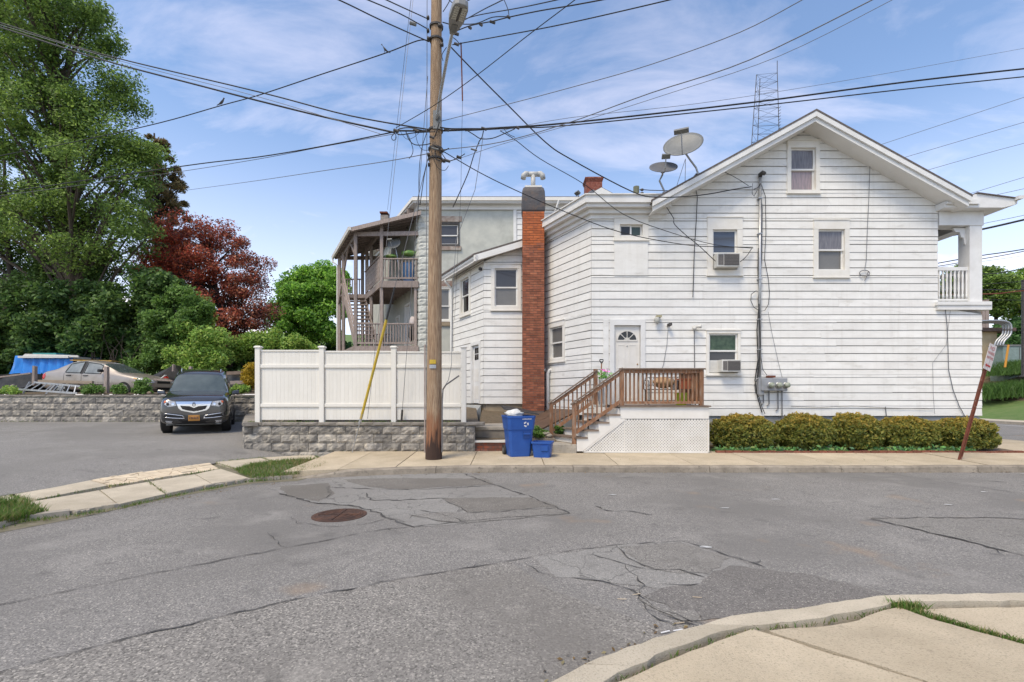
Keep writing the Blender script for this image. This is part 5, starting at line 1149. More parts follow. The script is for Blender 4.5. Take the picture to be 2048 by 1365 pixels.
# service mast and meter bank
mst = thing('service_mast', (FX(1516), HD, FZ(830)), 'grey electric service mast running up the gable wall to a weatherhead', 'service mast')
MB().tube([(FX(1516), HD-.09, FZ(755)), (FX(1517), HD-.09, FZ(358))], .036, 10).build('conduit', M_STEEL, mst, smooth=True)
MB().tube([(FX(1517), HD-.09, FZ(358)), (FX(1517), HD-.10, FZ(353)), (FX(1519.5), HD-.16, FZ(351)), (FX(1521), HD-.22, FZ(355))], [.05,.065,.06,.05], 10).build('weatherhead', M_DKMETAL, mst, smooth=True)
for v in (400, 470, 560, 640, 700): MB().box(FX(1512.5), FX(1520.5), HD-.135, HD-.02, FZ(v)-.012, FZ(v)+.012).build('strap', M_STEEL, mst)
mb = thing('meter_bank', (FX(1541), HD, FZ(783)), 'grey electric meter bank with three round meters on the house wall', 'meter bank')
MB().box(FX(1516), FX(1567), HD-.20, HD-.02, FZ(782), FZ(757)).build('box', mat('meter_grey', (.30,.31,.33), (.24,.25,.26), scale=5, rough=.5), mb, bevel=.01)
MB().box(FX(1512), FX(1522), HD-.16, HD-.02, FZ(790), FZ(757)-.01).build('side_box', MATS['meter_grey'], mb)
for u in (1532.5, 1548, 1563):
    c = Vector((FX(u), HD-.20, FZ(771))); me_ = MB().lathe([(.085,0),(.09,.03),(.085,.05)], c, NF, 16).build('meter', M_STEEL, mb, smooth=True)
    MB().lathe([(.075,0),(.075,.07),(.06,.10),(.01,.105)], c+Y3*-.05, NF, 16).build('meter_glass', mat('meter_dome', (.20,.24,.17), (.42,.42,.36), scale=14, rough=.12), me_, smooth=True)
for i, (u, v1) in enumerate(((1525,806),(1536,808),(1554,818),(1562,838))):
    wline('conduit', [(u,782),(u,v1),(u-4 if i < 3 else u+6,v1+4 if i < 3 else 830)], .016, M_WIREG, parent=mb, yoff=.05)
M_RUSTF = M_RUST
MB().box(FX(1531), FX(1545), HD-.16, HD-.02, FZ(756), FZ(752)).build('rusty_flashing', M_RUST, mb)
cab = [([(1515,498),(1514,540),(1517,600),(1512,660),(1514,720),(1508,760),(1512,790),(1522,825)], .014), ([(1518,372),(1522,420),(1521,520),(1514,600),(1518,680),(1512,740)], .011),
       ([(1520,372),(1528,395),(1529,470),(1526,520),(1534,560),(1536,590),(1534,610),(1527,622),(1518,624),(1505,616),(1499,603),(1500,590),(1510,583)], .009), ([(1533,625),(1540,665),(1552,720),(1561,756)], .006),
       ([(1516,700),(1522,740),(1530,751)], .008), ([(1510,760),(1505,770),(1507,785),(1514,795),(1520,815),(1526,828)], .010), ([(1513,610),(1516,690),(1513,735),(1510,757)], .018),
       ([(1503,383),(1511,380),(1516,372)], .012), ([(1500,372),(1499,392),(1503,397),(1508,387)], .008)]
for i, (p, r) in enumerate(cab): wline('cable', p, r, M_WIRE if i != 3 else M_WIREG, parent=mst, yoff=.05+.012*i)
# loose cables stapled on the wall
wline('loose_cable', [(1738,286),(1737,340),(1735,400),(1732,460),(1730,520),(1727,540)], .008, M_WIREG, 'thin cable hanging straight down the gable wall to a coil', yoff=.05)
wline('cable_coil', [(1726+10*math.cos(t), 548+6*math.sin(t)) for t in np.linspace(-1.5, 5.6, 22)] + [(1729,557),(1726,563)], .011, M_WIREG, 'coiled cable end dangling on the wall below the right upstairs window', yoff=.06)
wline('loose_cable', [(1376,360),(1388,374),(1393,395),(1391,440),(1387,500),(1385,560),(1384,596)], .011, M_WIRE, 'black cable hanging down the wall left of the upstairs air conditioner', yoff=.06)
wline('loose_cable', [(1886,607),(1891,650),(1893,700),(1894,740),(1903,780),(1915,812),(1926,832)], .010, M_WIREG, 'grey cable wandering down the wall below the balcony to the hedge', yoff=.05)
wline('loose_cable', [(1898,622),(1890,690),(1881,702),(1863,726),(1864,790),(1867,828)], .004, M_WIREG, 'very thin wire crossing the wall left of the balcony cable', yoff=.04)
wline('loose_cable', [(1580,813),(1640,815),(1700,812),(1768,816),(1850,818),(1864,818)], .006, M_WIREG, 'thin cable stapled along the bottom boards above the hedge', yoff=.045)
wline('loose_cable', [(1768,814),(1770,832)], .012, M_WIREG, 'short stub of cable poking down from the bottom boards', yoff=.05)
# ------------------------------------------------------------------ dishes on the roof
def roofp(u, d): x = (u-CX)*d/F; return Vector((x, d, RZ-SL_*abs(x-RX)+.02))
dish('satellite_dish', P(1366, 288, 12.75), (-.35,-.80,.50), .46, 'large grey oval satellite dish on a bent mast at the roof edge', [P(1380,320,13.0), P(1392,336,13.05), roofp(1397,13.08)], M_DISH, 1.12, 1.0)
for k, (u, v) in enumerate(((1352,372),(1370,360))): MB().tube([P(1371,318,12.9), roofp(u,13.2)], .008, 5).build('stay_rod', M_STEEL, bpy.data.objects['satellite_dish.001'])
dish('satellite_dish', P(1327, 334, 12.9), (-.1,-.75,.65), .30, 'smaller dark grey satellite dish lower down the roof edge', [P(1325,350,13.05), P(1319,362,13.1), roofp(1331,13.15)], mat('dish_dark', (.13,.13,.135), (.105,.105,.11), scale=4, rough=.5), 1.25, .6)
dish('satellite_dish', P(1174, 395, 15.0), (-.6,-.35,.45), .30, 'round satellite dish on the flat roof half hidden behind the cornice', [P(1176,404,15.2), P(1176,418,15.3)], MATS['dish_dark'], 1.0, .5)
# roof junk by the chimney
tag(blob(P(1104,443,15.9), .12, 8, (1.6,1,.8), .3, 5).build('roof_debris', M_BLACK), 'small black bundle on the flat roof edge beside the chimney', 'debris')
# ------------------------------------------------------------------ utility pole, street lamp, guys
PX, PY = -1.82, 11.05
up_ = thing('utility_pole', (PX, PY, .13), 'tall wooden utility pole with rust stained dark base on the sidewalk', 'utility pole')
prof = []; r = random.Random(1)
hts = [0,.25,.6,.9,1.4,2.5,4,6,8,10,12,13.5]
vs, n_ = [], 20
for i, h in enumerate(hts):
    rad = .184-.0065*h+.00008*h*h+(.012 if h < .3 else 0); cx = PX+.006*h
    vs += [(cx+rad*(1+.03*noise.noise(Vector((j*.9, h*.35, 3))))*math.cos(2*math.pi*j/n_), PY+rad*(1+.03*noise.noise(Vector((j*.9, h*.35, 3))))*math.sin(2*math.pi*j/n_), .10+h) for j in range(n_)]
k = len(hts)
MB().add(vs, [(i*n_+j, i*n_+(j+1) % n_, (i+1)*n_+(j+1) % n_, (i+1)*n_+j) for i in range(k-1) for j in range(n_)] + [tuple(range((k-1)*n_, k*n_))]).build('shaft', M_POLE, up_, smooth=True)
# creosote and rust stained foot: a shell with a ragged top, its own dark wood
M_FOOT = mat('creosote_wood', (.045,.026,.02), (.08,.035,.022), scale=5, rough=.85, stretch=(8,8,1), c3=(.17,.06,.03), s3=4, l3=.55, h3=.7)
M_FOOT2 = mat('rust_streak', (.24,.085,.035), (.30,.14,.07), scale=6, rough=.9, stretch=(10,10,.6))
for mm, h0, h1, eo, nm in ():
    vs, fs = [], []; n2 = 40
    for j in range(n2):
        t = 2*math.pi*j/n2; top = h1 + (.32 if nm == 'rust_streak' else .22)*(noise.noise(Vector((math.cos(t)*3, math.sin(t)*3, 5)))) + r.uniform(-.10,.12)
        for h in (h0, top):
            rad = (.190-.0042*h+(.012 if h < .3 else 0.006))*(1.018) + eo; vs.append((PX+.006*h+rad*math.cos(t), PY+rad*math.sin(t), .105+h))
    MB().add(vs, [(2*j, 2*((j+1) % n2), 2*((j+1) % n2)+1, 2*j+1) for j in range(n2)]).build(nm, mm, up_, fix=False)
def PP(v, u=868, d=None): return P(u, v, d or PY)
def pole_at(z): return Vector((PX+.006*z, PY, z))
rad_at = lambda z: .19-.0042*z
for (v0, v1, m_) in ((721,729,mat('yellow_tag', (.62,.40,.02), (.4,.3,.05), scale=30, rough=.5)), (731,738,M_STEEL)):
    z0, z1 = PP(v1).z, PP(v0).z; vs = []
    for t in np.linspace(-2.0, -1.2, 6):
        rr_ = rad_at(z0)+.012
        for z in (z0, z1): vs.append((PX+.012+rr_*math.cos(t), PY+rr_*math.sin(t), z))
    MB().add(vs, [(2*i, 2*i+2, 2*i+3, 2*i+1) for i in range(5)]).build('number_tag', m_, up_, fix=False)
for v, nm in ((262,'cable_clamp'),(300,'cable_clamp'),(55,'cable_clamp'),(82,'cable_clamp'),(320,'cable_clamp')):
    z = PP(v).z; MB().lathe([(rad_at(z)+.012,-.02),(rad_at(z)+.016,.02)], (PX+.006*z, PY, z), Z3, 16).build(nm, M_DKMETAL, up_)
for i, (u, v, s) in enumerate(((880,52,.10),(884,90,.07),(856,36,.06),(856,62,.06),(857,78,.06),(884,302,.07),(888,322,.06),(857,310,.05),(858,330,.05))):
    c = PP(v, u, PY-.1); MB().lathe([(.03,-s/2),(.055,-s/4),(.035,0),(.055,s/4),(.03,s/2)], c, X3, 10).build('insulator', M_DKMETAL, up_, smooth=True)
MB().tube([PP(0,862,PY-.1)-X3*.09, PP(250,859,PY)-X3*.06, PP(560,856,PY)-X3*.04, PP(900,853,PY)+X3*.0], .008, 5).build('ground_wire', M_WIREG, up_)
zz = [PP(v).z for v in (700, 560)]
MB().box(PX-.215, PX-.185, PY-.06, PY-.02, PP(905).z, PP(690).z).build('moulding_strip', M_WOODG, up_)
MB().tube([PP(905,884,PY-.1), PP(800,884.5,PY-.1), PP(779,886,PY-.14), PP(770,892,PY-.3), PP(752,918,PY-.5)], .017, 6).build('cut_cable', M_WIREG, up_)
MB().tube([PP(779,886,PY-.14), PP(760,897,PY-.2), PP(730,903,PY-.2), PP(600,905,PY+.1), PP(480,912,PY+.2), PP(380,950,PY+.1), PP(275,966,PY)], .007, 5).build('drop_cable', M_WIREG, up_)
# street lamp
sl_ = thing('street_lamp', tuple(PP(232, 873, PY-.2)), 'grey LED street lamp on a long arm clamped to the utility pole', 'street lamp')
pA, pB = PP(240, 874, PY-.17), P(905, 62, 9.1)
pts = [pA, pA+Vector((.02,-.05,.12)), pA.lerp(pB,.3)+Z3*.13, pA.lerp(pB,.7)+Z3*.08, pB]
MB().tube(pts, [.034]*5, 10).build('arm', M_STEEL, sl_, smooth=True)
MB().obox(pA+Vector((-.09,.0,-.20)), (.18,0,0), (0,.05,0), (0,0,.42)).build('bracket', M_DISH, sl_)
MB().tube([pA+Vector((.05,0,-.05)), pA+Vector((.0,.0,-.25)), pA+Vector((-.08,.05,-.42))], .012, 5).build('feed_cable', M_WIRE, sl_)
ax = (P(924, 6, 8.45)-pB).normalized(); sdv = ax.cross(Z3).normalized(); dn = ax.cross(sdv).normalized(); dn = dn if dn.z < 0 else -dn
out_l = [(-.06,.045),(.0,.06),(.10,.10),(.30,.145),(.58,.145),(.68,.12),(.71,.06)]
pg = [pB+ax*a+sdv*w for a, w in out_l]+[pB+ax*a-sdv*w for a, w in out_l[::-1]]
MB().prism([p-dn*.07 for p in pg], dn*.11).build('housing', mat('lamp_grey', (.28,.28,.27), (.24,.24,.23), scale=6, rough=.5), sl_, bevel=.015)
M_LED = mat('led_lens', (.55,.55,.48), (.35,.34,.3), scale=40, rough=.2)
for s in (-1, 1):
    for k in range(6): MB().obox(pB+ax*(.34+k*.052)+sdv*(s*.068-.042)+dn*.041, ax*.042, sdv*.084, dn*.012).build('led', M_LED, sl_)
MB().obox(pB+ax*.30-sdv*.012+dn*.041, ax*.33, sdv*.024, dn*.01).build('led_divider', M_DKMETAL, sl_)
MB().obox(pB+ax*.02-sdv*.05+dn*.041, ax*.2, sdv*.10, dn*.012).build('driver_cover', M_DISH, sl_)
# guys
def cable(name, pts, r, m, label, cat='wire', group=None, n=5, samples=None):
    return tag(MB().tube(pts, r, n).build(name, m), label, cat, group)
gy = thing('guy_wire', tuple(G(704, 903, .2)), 'guy wire with tall yellow guard anchored at the foot of the block wall', 'guy wire')
ga = Vector((ex(704,12.0), 12.0, .17)); gb = pole_at(PP(306).z)+Vector((-.15,.02,0)); 
gp = lambda s: ga.lerp(gb, s)
def g_at(v):                                                        # where the guy crosses a photo row
    lo_, hi_ = 0, 1
    for _ in range(40):
        mid = (lo_+hi_)/2; p = gp(mid); vv = HY-(p.z-H)*F/p.y
        lo_, hi_ = (mid, hi_) if vv > v else (lo_, mid)
    return gp(lo_)
MB().tube([ga, gb], .008, 5).build('strand', M_WIREG, gy)
MB().tube([ga, g_at(838)], .016, 7).build('anchor_rod', M_STEEL, gy); MB().tube([g_at(848), g_at(828)], .035, 7).build('turnbuckle', M_STEEL, gy)
MB().tube([g_at(838), g_at(640)], .034, 9).build('guard', mat('yellow_plastic', (.55,.36,.03), (.42,.33,.05), scale=5, rough=.5), gy)
MB().tube([g_at(640), g_at(575)], .024, 8).build('black_sleeve', M_BLACK, gy)
g2 = thing('guy_wire', (ex(803,12.5), 12.45, .95), 'thin guy wire dropping in front of the fence to a small turnbuckle', 'guy wire')
a, b_ = Vector((ex(803,12.28), 12.28, H+(HY-842)*12.28/F)), Vector((PX-.15, PY+.05, PP(150).z))
MB().tube([a, b_], .007, 5).build('strand', M_WIREG, g2); MB().tube([a, a.lerp(b_, .035)], .028, 6).build('turnbuckle', M_DKMETAL, g2)
cable('guy_wire', [Vector((ex(735,12.0), 12.0, H+(HY-838)*12.0/F)), P(826, 0, 13), P(838,-90,13)], .006, M_WIREG, 'thin slanting wire from the guy turnbuckle up past the lamp', 'guy wire')
cable('guy_wire', [P(775,420,20), P(822,0,12)], .006, M_WIREG, 'hairline wire rising from the timber porch roof past the pole', 'guy wire')
# ------------------------------------------------------------------ overhead wires: rows of photo points with the depth at each end
def smooth_pts(p, k=6):
    out = []
    for i in range(len(p)-1):
        p0, p1, p2, p3 = p[max(i-1,0)], p[i], p[i+1], p[min(i+2,len(p)-1)]
        for j in range(k):
            t = j/k; out.append(tuple(.5*((2*b)+(-a+c)*t+(2*a-5*b+4*c-d)*t*t+(-a+3*b-3*c+d)*t**3) for a, b, c, d in zip(p0,p1,p2,p3)))
    return out+[p[-1]]
def wire(px, d0, d1, r, label, m=None, cat='wire', group=None):
    pts = smooth_pts(px, 5); L_ = [0]
    for a, b_ in zip(pts[:-1], pts[1:]): L_.append(L_[-1]+math.hypot(a[0]-b_[0], a[1]-b_[1]))
    # depth goes harmonically so that the wire runs straight in plan
    return cable('overhead_wire', [P(u, v, 1/((1-l/L_[-1])/d0+(l/L_[-1])/d1)) for (u, v), l in zip(pts, L_)], r, m or M_WIRE, label, cat, group)
GL, GR, GB = 'wires running off to the left', 'wires running off to the right', 'wires behind the house'
wire([(-200,-12),(0,46),(200,108),(520,185),(700,232),(860,260)], 15, PY, .017, 'thick upper cable of the bundle crossing the big tree', group=GL)
wire([(-200,-4),(0,55),(200,119),(400,172),(520,203),(650,235),(790,266)], 15, PY, .022, 'thickest lower cable of the bundle crossing the big tree', group=GL)
wire([(-200,-8),(0,50),(250,125),(520,195),(760,268)], 15, PY, .007, 'thin strand between the two thick cables over the tree', M_WIREG, group=GL)
wire([(-150,345),(0,312),(150,284),(320,246),(444,211),(520,190),(640,150),(770,107),(835,82),(858,82)], 17, PY, .013, 'wavy twisted wire on which the two birds perch', group=GL)
wire([(-150,408),(0,386),(200,357),(400,328),(520,314),(650,292),(790,264)], 17, PY, .014, 'cable rising gently from the tree to the pole hardware', group=GL)
wire([(-150,412),(0,392),(330,348),(520,318),(640,295),(790,268)], 17.2, PY, .007, 'thinner cable just under the one rising to the pole', M_WIREG, group=GL)
wire([(365,382),(520,361),(660,340),(780,322),(855,308)], 30, PY, .010, 'faint wire rising from behind the brown conifer', M_WIREG, group=GL)
wire([(560,-50),(677,0),(760,40),(858,84)], 8, PY, .013, 'lowest of three wires leaving the frame left of the lamp', group=GL)
wire([(640,-40),(735,0),(800,28),(858,60)], 8, PY, .012, 'middle of three wires leaving the frame left of the lamp', group=GL)
wire([(700,-35),(772,0),(855,38)], 8, PY, .012, 'uppermost of three wires leaving the frame left of the lamp', group=GL)
wire([(795,262),(890,262),(1000,256),(1140,246),(1500,206),(1800,166),(2048,138),(2300,112)], PY, 12, .020, 'thick main cable passing right in front of the gable peak', group=GR)
wire([(930,262),(1040,256),(1140,251),(1500,214),(1800,180),(2048,154),(2300,130)], PY, 12, .014, 'second main cable hugging the thick one to the right', group=GR)
wire([(1000,262),(1140,236),(1400,207),(1700,160),(2048,97),(2300,50)], PY+.3, 20, .006, 'thin wire crossing behind the lattice tower top', M_WIREG, group=GR)
wire([(878,244),(1000,213),(1140,176),(1300,130),(1480,65),(1605,0),(1680,-40)], PY, 7, .007, 'thin wire climbing right above the main cables', M_WIREG, group=GR)
wire([(885,300),(1000,285),(1140,245),(1300,187),(1500,120),(1745,0),(1800,-30)], PY, 7, .009, 'wire crossing the main cables and leaving over the gable', M_WIREG, group=GR)
wire([(890,325),(920,317),(1000,290),(1140,250),(1330,190),(1560,112),(1785,0),(1850,-35)], PY, 7.2, .005, 'faint wire running beside the one over the gable', M_WIREG, group=GR)
wire([(792,256),(870,210),(955,150),(1060,68),(1150,0),(1200,-40)], PY-.2, 7.5, .008, 'straight wire cutting across the pole up to the right', group=GR)
wire([(905,90),(1000,73),(1140,46),(1340,0),(1450,-28)], PY, 8, .011, 'wire leaving the pole just right of the lamp arm', group=GR)
wire([(900,68),(940,52),(985,43),(1017,35),(1080,22),(1140,12),(1215,-2),(1300,-20)], PY, 8, .012, 'wire with clustered clamps right of the lamp head', group=GR)
wire([(905,48),(950,48),(985,35),(1017,34)], PY, PY-.4, .010, 'slack jumper wire beside the lamp head', group=GR)
wire([(926,40),(960,30),(1040,16),(1115,0),(1200,-20)], PY, 8, .010, 'wire passing behind the lamp head to the right', group=GR)
wire([(930,40),(970,18),(1006,0),(1040,-20)], PY, 8, .010, 'steep wire passing behind the lamp head', group=GR)
wire([(1008,0),(1016,20),(1018,34)], PY-.4, PY-.4, .009, 'short vertical jumper above the clamped wire', group=GR)
wire([(886,24),(895,10),(900,0),(904,-12)], PY, PY, .010, 'short jumper curling over the top of the lamp', group=GR)
wire([(898,0),(908,8),(920,7),(935,2),(950,-6)], PY, PY, .010, 'drooping jumper at the upper frame edge', group=GR)
wire([(922,86),(923,120),(924,160),(925,202)], PY-.1, PY-.1, .016, 'short thick rod hanging from the wire right of the pole', M_RUST, group=GR)
wire([(925,202),(923,300),(921,400),(915,520),(909,640)], PY-.1, 14, .005, 'hairline wire dropping from the hanging rod to the annex', M_WIREG, group=GR)
wire([(902,95),(955,150),(1020,215),(1090,284),(1140,318),(1265,384),(1320,395),(1400,391),(1470,379),(1503,374)], PY, HD-.1, .015, 'twisted service drop running down to the weatherhead', group=GR)
wire([(886,303),(960,346),(1040,385),(1140,428),(1245,466),(1370,490),(1440,494),(1506,495)], PY, HD-.1, .011, 'service drop sagging across the wing to the upper window', group=GR)
wire([(1000,262),(1030,280),(1080,318),(1170,370),(1245,428),(1340,465),(1430,490),(1506,497)], PY, HD-.1, .009, 'second service drop crossing the little bath window', group=GR)
wire([(1320,395),(1335,418),(1347,437),(1349,449),(1372,471),(1400,494),(1430,522),(1447,533),(1468,531),(1490,516),(1503,498)], HD-.25, HD-.12, .011, 'black cable sagging from the eave to the air conditioner', group=GR)
wire([(1430,335),(1470,355),(1497,372)], 13.0, HD-.1, .008, 'short cable from the rake board to the weatherhead', group=GR)
for i, (p, lb) in enumerate((([(1758,291),(2048,195),(2300,110)], 'highest thin wire leaving from behind the right roof slope'), ([(1800,318),(2048,245),(2300,172)], 'second thin wire leaving from behind the right roof slope'), ([(1840,345),(2048,287),(2300,228)], 'third thin wire leaving from behind the right roof slope'),
        ([(1920,394),(2048,355),(2300,280)], 'fourth thin wire leaving from behind the right roof slope'), ([(1960,397),(2048,378),(2300,322)], 'fifth thin wire leaving above the balcony gutter'), ([(1990,408),(2048,396),(2300,345)], 'lowest thin wire leaving above the balcony gutter'))):
    wire(p, 24, 22, .012, lb, M_WIREG, group=GB)
for i, (p, r_, lb) in enumerate((([(1880,476),(1960,460),(2048,440),(2300,380)], .055, 'heavy cable bundle behind the balcony post'), ([(1870,470),(1970,447),(2048,431),(2300,375)], .012, 'thin wire above the heavy bundle behind the balcony'), ([(1870,528),(1960,512),(2048,499),(2300,455)], .028, 'upper of two cables seen through the balcony'),
        ([(1870,534),(1960,519),(2048,503),(2300,450)], .022, 'lower of two cables seen through the balcony'), ([(1870,536),(1975,522),(2048,512),(2300,478)], .008, 'faint wire under the two cables through the balcony'), ([(1870,556),(1966,549),(2010,545),(2048,538),(2300,500)], .025, 'cable crossing the far green trees'),
        ([(1870,572),(1966,569),(2048,563),(2300,545)], .018, 'thin cable crossing the middle of the far trees'), ([(1870,584),(1966,580),(2048,580),(2300,570)], .03, 'cable crossing just above the tan building'), ([(1870,590),(1990,588),(2048,582),(2300,560)], .035, 'thick rusty looking cable above the tan building'),
        ([(1870,600),(1985,600),(2048,601),(2300,603)], .014, 'level thin cable over the tan building'), ([(1870,660),(1985,660),(2048,661),(2300,662)], .012, 'lowest thin cable in front of the far trees'))):
    wire(p, 26, 24, r_, lb, M_WIRE if i != 8 else M_RUST, group=GB)
# hardware and tangled drops around the pole
r = random.Random(8)
tang = [([(848,262),(820,256),(800,258),(792,264),(800,270),(830,266),(870,264)], .012), ([(790,266),(783,274),(786,281),(792,278),(791,268)], .009), ([(812,264),(818,280),(830,290),(850,290),(862,287)], .011), ([(815,268),(822,285),(826,300),(824,310),(818,318)], .008),
        ([(830,262),(835,285),(845,300),(862,300)], .006), ([(862,300),(870,325),(878,338),(890,341),(897,332)], .007), ([(865,298),(880,303),(896,322),(918,315),(930,308)], .010), ([(866,290),(876,296),(886,302),(898,297)], .012), ([(870,300),(872,318),(880,322)], .012),
        ([(935,262),(948,270),(962,278),(985,277),(1008,268),(1030,258)], .011), ([(967,262),(964,275),(958,284),(958,288)], .012), ([(958,285),(948,310),(935,350),(906,415)], .012), ([(1006,256),(1016,268),(1030,275)], .007), ([(880,255),(900,258),(940,258),(980,258),(1000,256)], .016),
        ([(855,262),(843,300),(838,350),(838,400),(836,420)], .008), ([(855,320),(848,355),(843,390),(840,410)], .010), ([(800,262),(812,278),(826,276),(838,266)], .005), ([(893,95),(884,110),(886,122)], .009), ([(900,72),(912,80),(920,90)], .009), ([(885,45),(900,50),(905,60)], .012)]
for i, (p, rr_) in enumerate(tang):
    MB().tube([P(u, v, PY-.18-.012*(i % 5)) for u, v in smooth_pts(p, 4)], rr_, 5).build('jumper_cable', M_WIRE, up_)
for i, (u, v, l, rr_) in enumerate(((792,262,.1,.035),(832,262,.12,.03),(893,260,.1,.03),(968,258,.12,.03),(1035,256,.08,.028),(948,300,.14,.02),(826,48,.14,.04),(912,68,.12,.035),(940,56,.06,.03),(962,50,.06,.03),(985,45,.12,.03),(1017,35,.08,.03),(913,89,.10,.03),(895,322,.12,.03),(918,315,.10,.03),(870,298,.16,.022),(864,275,.1,.03))):
    a = P(u, v, PY-.2); MB().tube([a-X3*l/2+Z3*.02, a+X3*l/2-Z3*.02], rr_, 7).build('splice_sleeve', M_DKMETAL if i not in (5,6,15) else M_DISH, up_)
# birds
M_BIRD = mat('bird_grey', (.06,.058,.055), (.12,.115,.11), scale=30, rough=.9)
def bird(u, v, d, label, face):
    p = P(u, v, d); t = thing('perched_bird', tuple(p), label, 'bird')
    vs = []; sec = [(-.13,.012,.008,.0),(-.07,.02,.012,.03),(-.03,.034,.034,.06),(.02,.042,.045,.10),(.045,.036,.038,.135),(.055,.027,.028,.165),(.062,.028,.028,.185),(.075,.016,.016,.195),(.095,.004,.004,.19)]
    n_ = 10
    for (x, ry, rz, z) in sec: vs += [p+Vector(((x+rz*math.sin(t_)*.3)*face, ry*math.cos(t_), z+rz*math.sin(t_))) for t_ in np.linspace(0, 2*math.pi, n_+1)[:-1]]
    k = len(sec); MB().add(vs, [(i*n_+j, i*n_+(j+1) % n_, (i+1)*n_+(j+1) % n_, (i+1)*n_+j) for i in range(k-1) for j in range(n_)]+[tuple(range(n_)), tuple(range((k-1)*n_, k*n_))]).build('body', M_BIRD, t, smooth=True)
    for s in (-1, 1): MB().tube([p+Vector((.015*face, s*.014, .06)), p+Vector((.01*face, s*.014, .0))], .004, 4).build('leg', M_BIRD, t)
bird(443, 211, 13.4, 'small dark bird perched on the wavy wire near the tree', 1)
bird(770, 106, 11.4, 'small dark bird perched on the wavy wire near the pole', -1)

# ------------------------------------------------------------------ recycling cart and bin
ct = thing('recycling_cart', tuple(G(1036, 916, .15)), 'tall blue wheeled recycling cart with white bag under its open lid', 'recycling cart')
C0 = G(1037, 916, .15); C0.y += .28; zc = C0.z
def rring(c, w, d, z, cut_=.06): return [c+Vector((x, y, z)) for x, y in ((-w/2+cut_,-d/2),(w/2-cut_,-d/2),(w/2,-d/2+cut_),(w/2,d/2-cut_),(w/2-cut_,d/2),(-w/2+cut_,d/2),(-w/2,d/2-cut_),(-w/2,-d/2+cut_))]
yaw = Matrix.Rotation(R(14), 4, 'Z')
def rloft(rows, m, name, parent, c, close=True, bev=0, rot=yaw):
    vs = []
    for (w, d, z, oy, q) in rows: vs += [c + (rot @ (v-c)) for v in [p+Vector((0,oy,0)) for p in rring(c, w, d, z, q)]]
    k = len(rows); fs = [(i*8+j, i*8+(j+1) % 8, i*8+8+(j+1) % 8, i*8+8+j) for i in range(k-1) for j in range(8)] + [tuple(range(8))[::-1]]
    if close: fs += [tuple(range((k-1)*8, k*8))]
    return MB().add(vs, fs).build(name, m, parent, bevel=bev)
rloft([(.50,.46,.02,0,.05),(.52,.48,.10,0,.05),(.60,.58,.60,0,.06),(.61,.60,.66,0,.06),(.635,.63,.67,0,.06),(.68,.72,.95,0,.06),(.70,.74,.955,0,.06),(.70,.74,1.0,0,.06),(.64,.68,1.0,0,.06),(.62,.66,.93,0,.06)], M_BLUE, 'body', ct, C0, True)
cr_ = lambda x, y, z: C0 + (yaw @ Vector((x, y, z)))
MB().hexa([cr_(-.36,-.30,1.06), cr_(.36,-.32,1.0), cr_(.36,.40,1.04), cr_(-.36,.40,1.08), cr_(-.35,-.28,1.10), cr_(.37,-.31,1.035), cr_(.36,.40,1.09), cr_(-.36,.40,1.14)]).build('lid_tilted', mat('black_plastic', (.02,.02,.022), (.035,.035,.036), scale=8, rough=.5), ct) if False else None
# lid propped open by the bag: hinged at the back right, lifted at the left
MB().hexa([cr_(-.36,.02,1.14), cr_(.40,-.42,1.02), cr_(.38,.38,1.09), cr_(-.34,.38,1.20), cr_(-.35,.02,1.17), cr_(.40,-.42,1.045), cr_(.37,.38,1.12), cr_(-.33,.38,1.24)]).build('lid', mat('black_plastic', (.02,.02,.022), (.035,.035,.036), scale=8, rough=.5), ct)
bag = blob(cr_(-.13,-.15,1.04), .14, 12, (1.4,.85,.72), .28, 9).build('rubbish_bag', mat('white_bag', (.66,.66,.64), (.52,.52,.5), scale=9, rough=.35, bump=.8, bscale=14), smooth=True)
tag(bag, 'crumpled white bag bulging from the top of the blue cart', 'bag')
for s in (-1, 1):
    w = MB().lathe([(.03,-.03),(.125,-.03),(.135,-.015),(.135,.015),(.125,.03),(.03,.03)], cr_(s*.29,.27,.135), yaw @ X3, 18).build('wheel', M_BLACK, ct); MB().lathe([(.06,-.035),(.06,.035)], cr_(s*.29,.27,.135), yaw @ X3, 12).build('hub', M_DISH, w)
MB().tube([cr_(-.30,.40,.97), cr_(.30,.40,.97)], .02, 7).build('handle', M_BLUE, ct)
fx_ = lambda x, z, o=.0: cr_(x, -.315-.055*max(0,(z-.66)/.29)-o, z)
def front(name, x0, x1, z0, z1, m, o0=-.02, o1=.012):
    MB().hexa([fx_(x0,z0,o0), fx_(x1,z0,o0), fx_(x1,z0,o1), fx_(x0,z0,o1), fx_(x0,z1,o0), fx_(x1,z1,o0), fx_(x1,z1,o1), fx_(x0,z1,o1)]).build(name, m, ct)
M_BLUED = mat('blue_shaded', (.012,.05,.2), rough=.5)  # cart blue darkened to paint shade into the grip recess
front('grab_bar', .04, .21, .555, .585, M_BLUE, -.03, .02); front('grab_recess', .045, .205, .47, .64, M_BLUED, -.06, -.004)
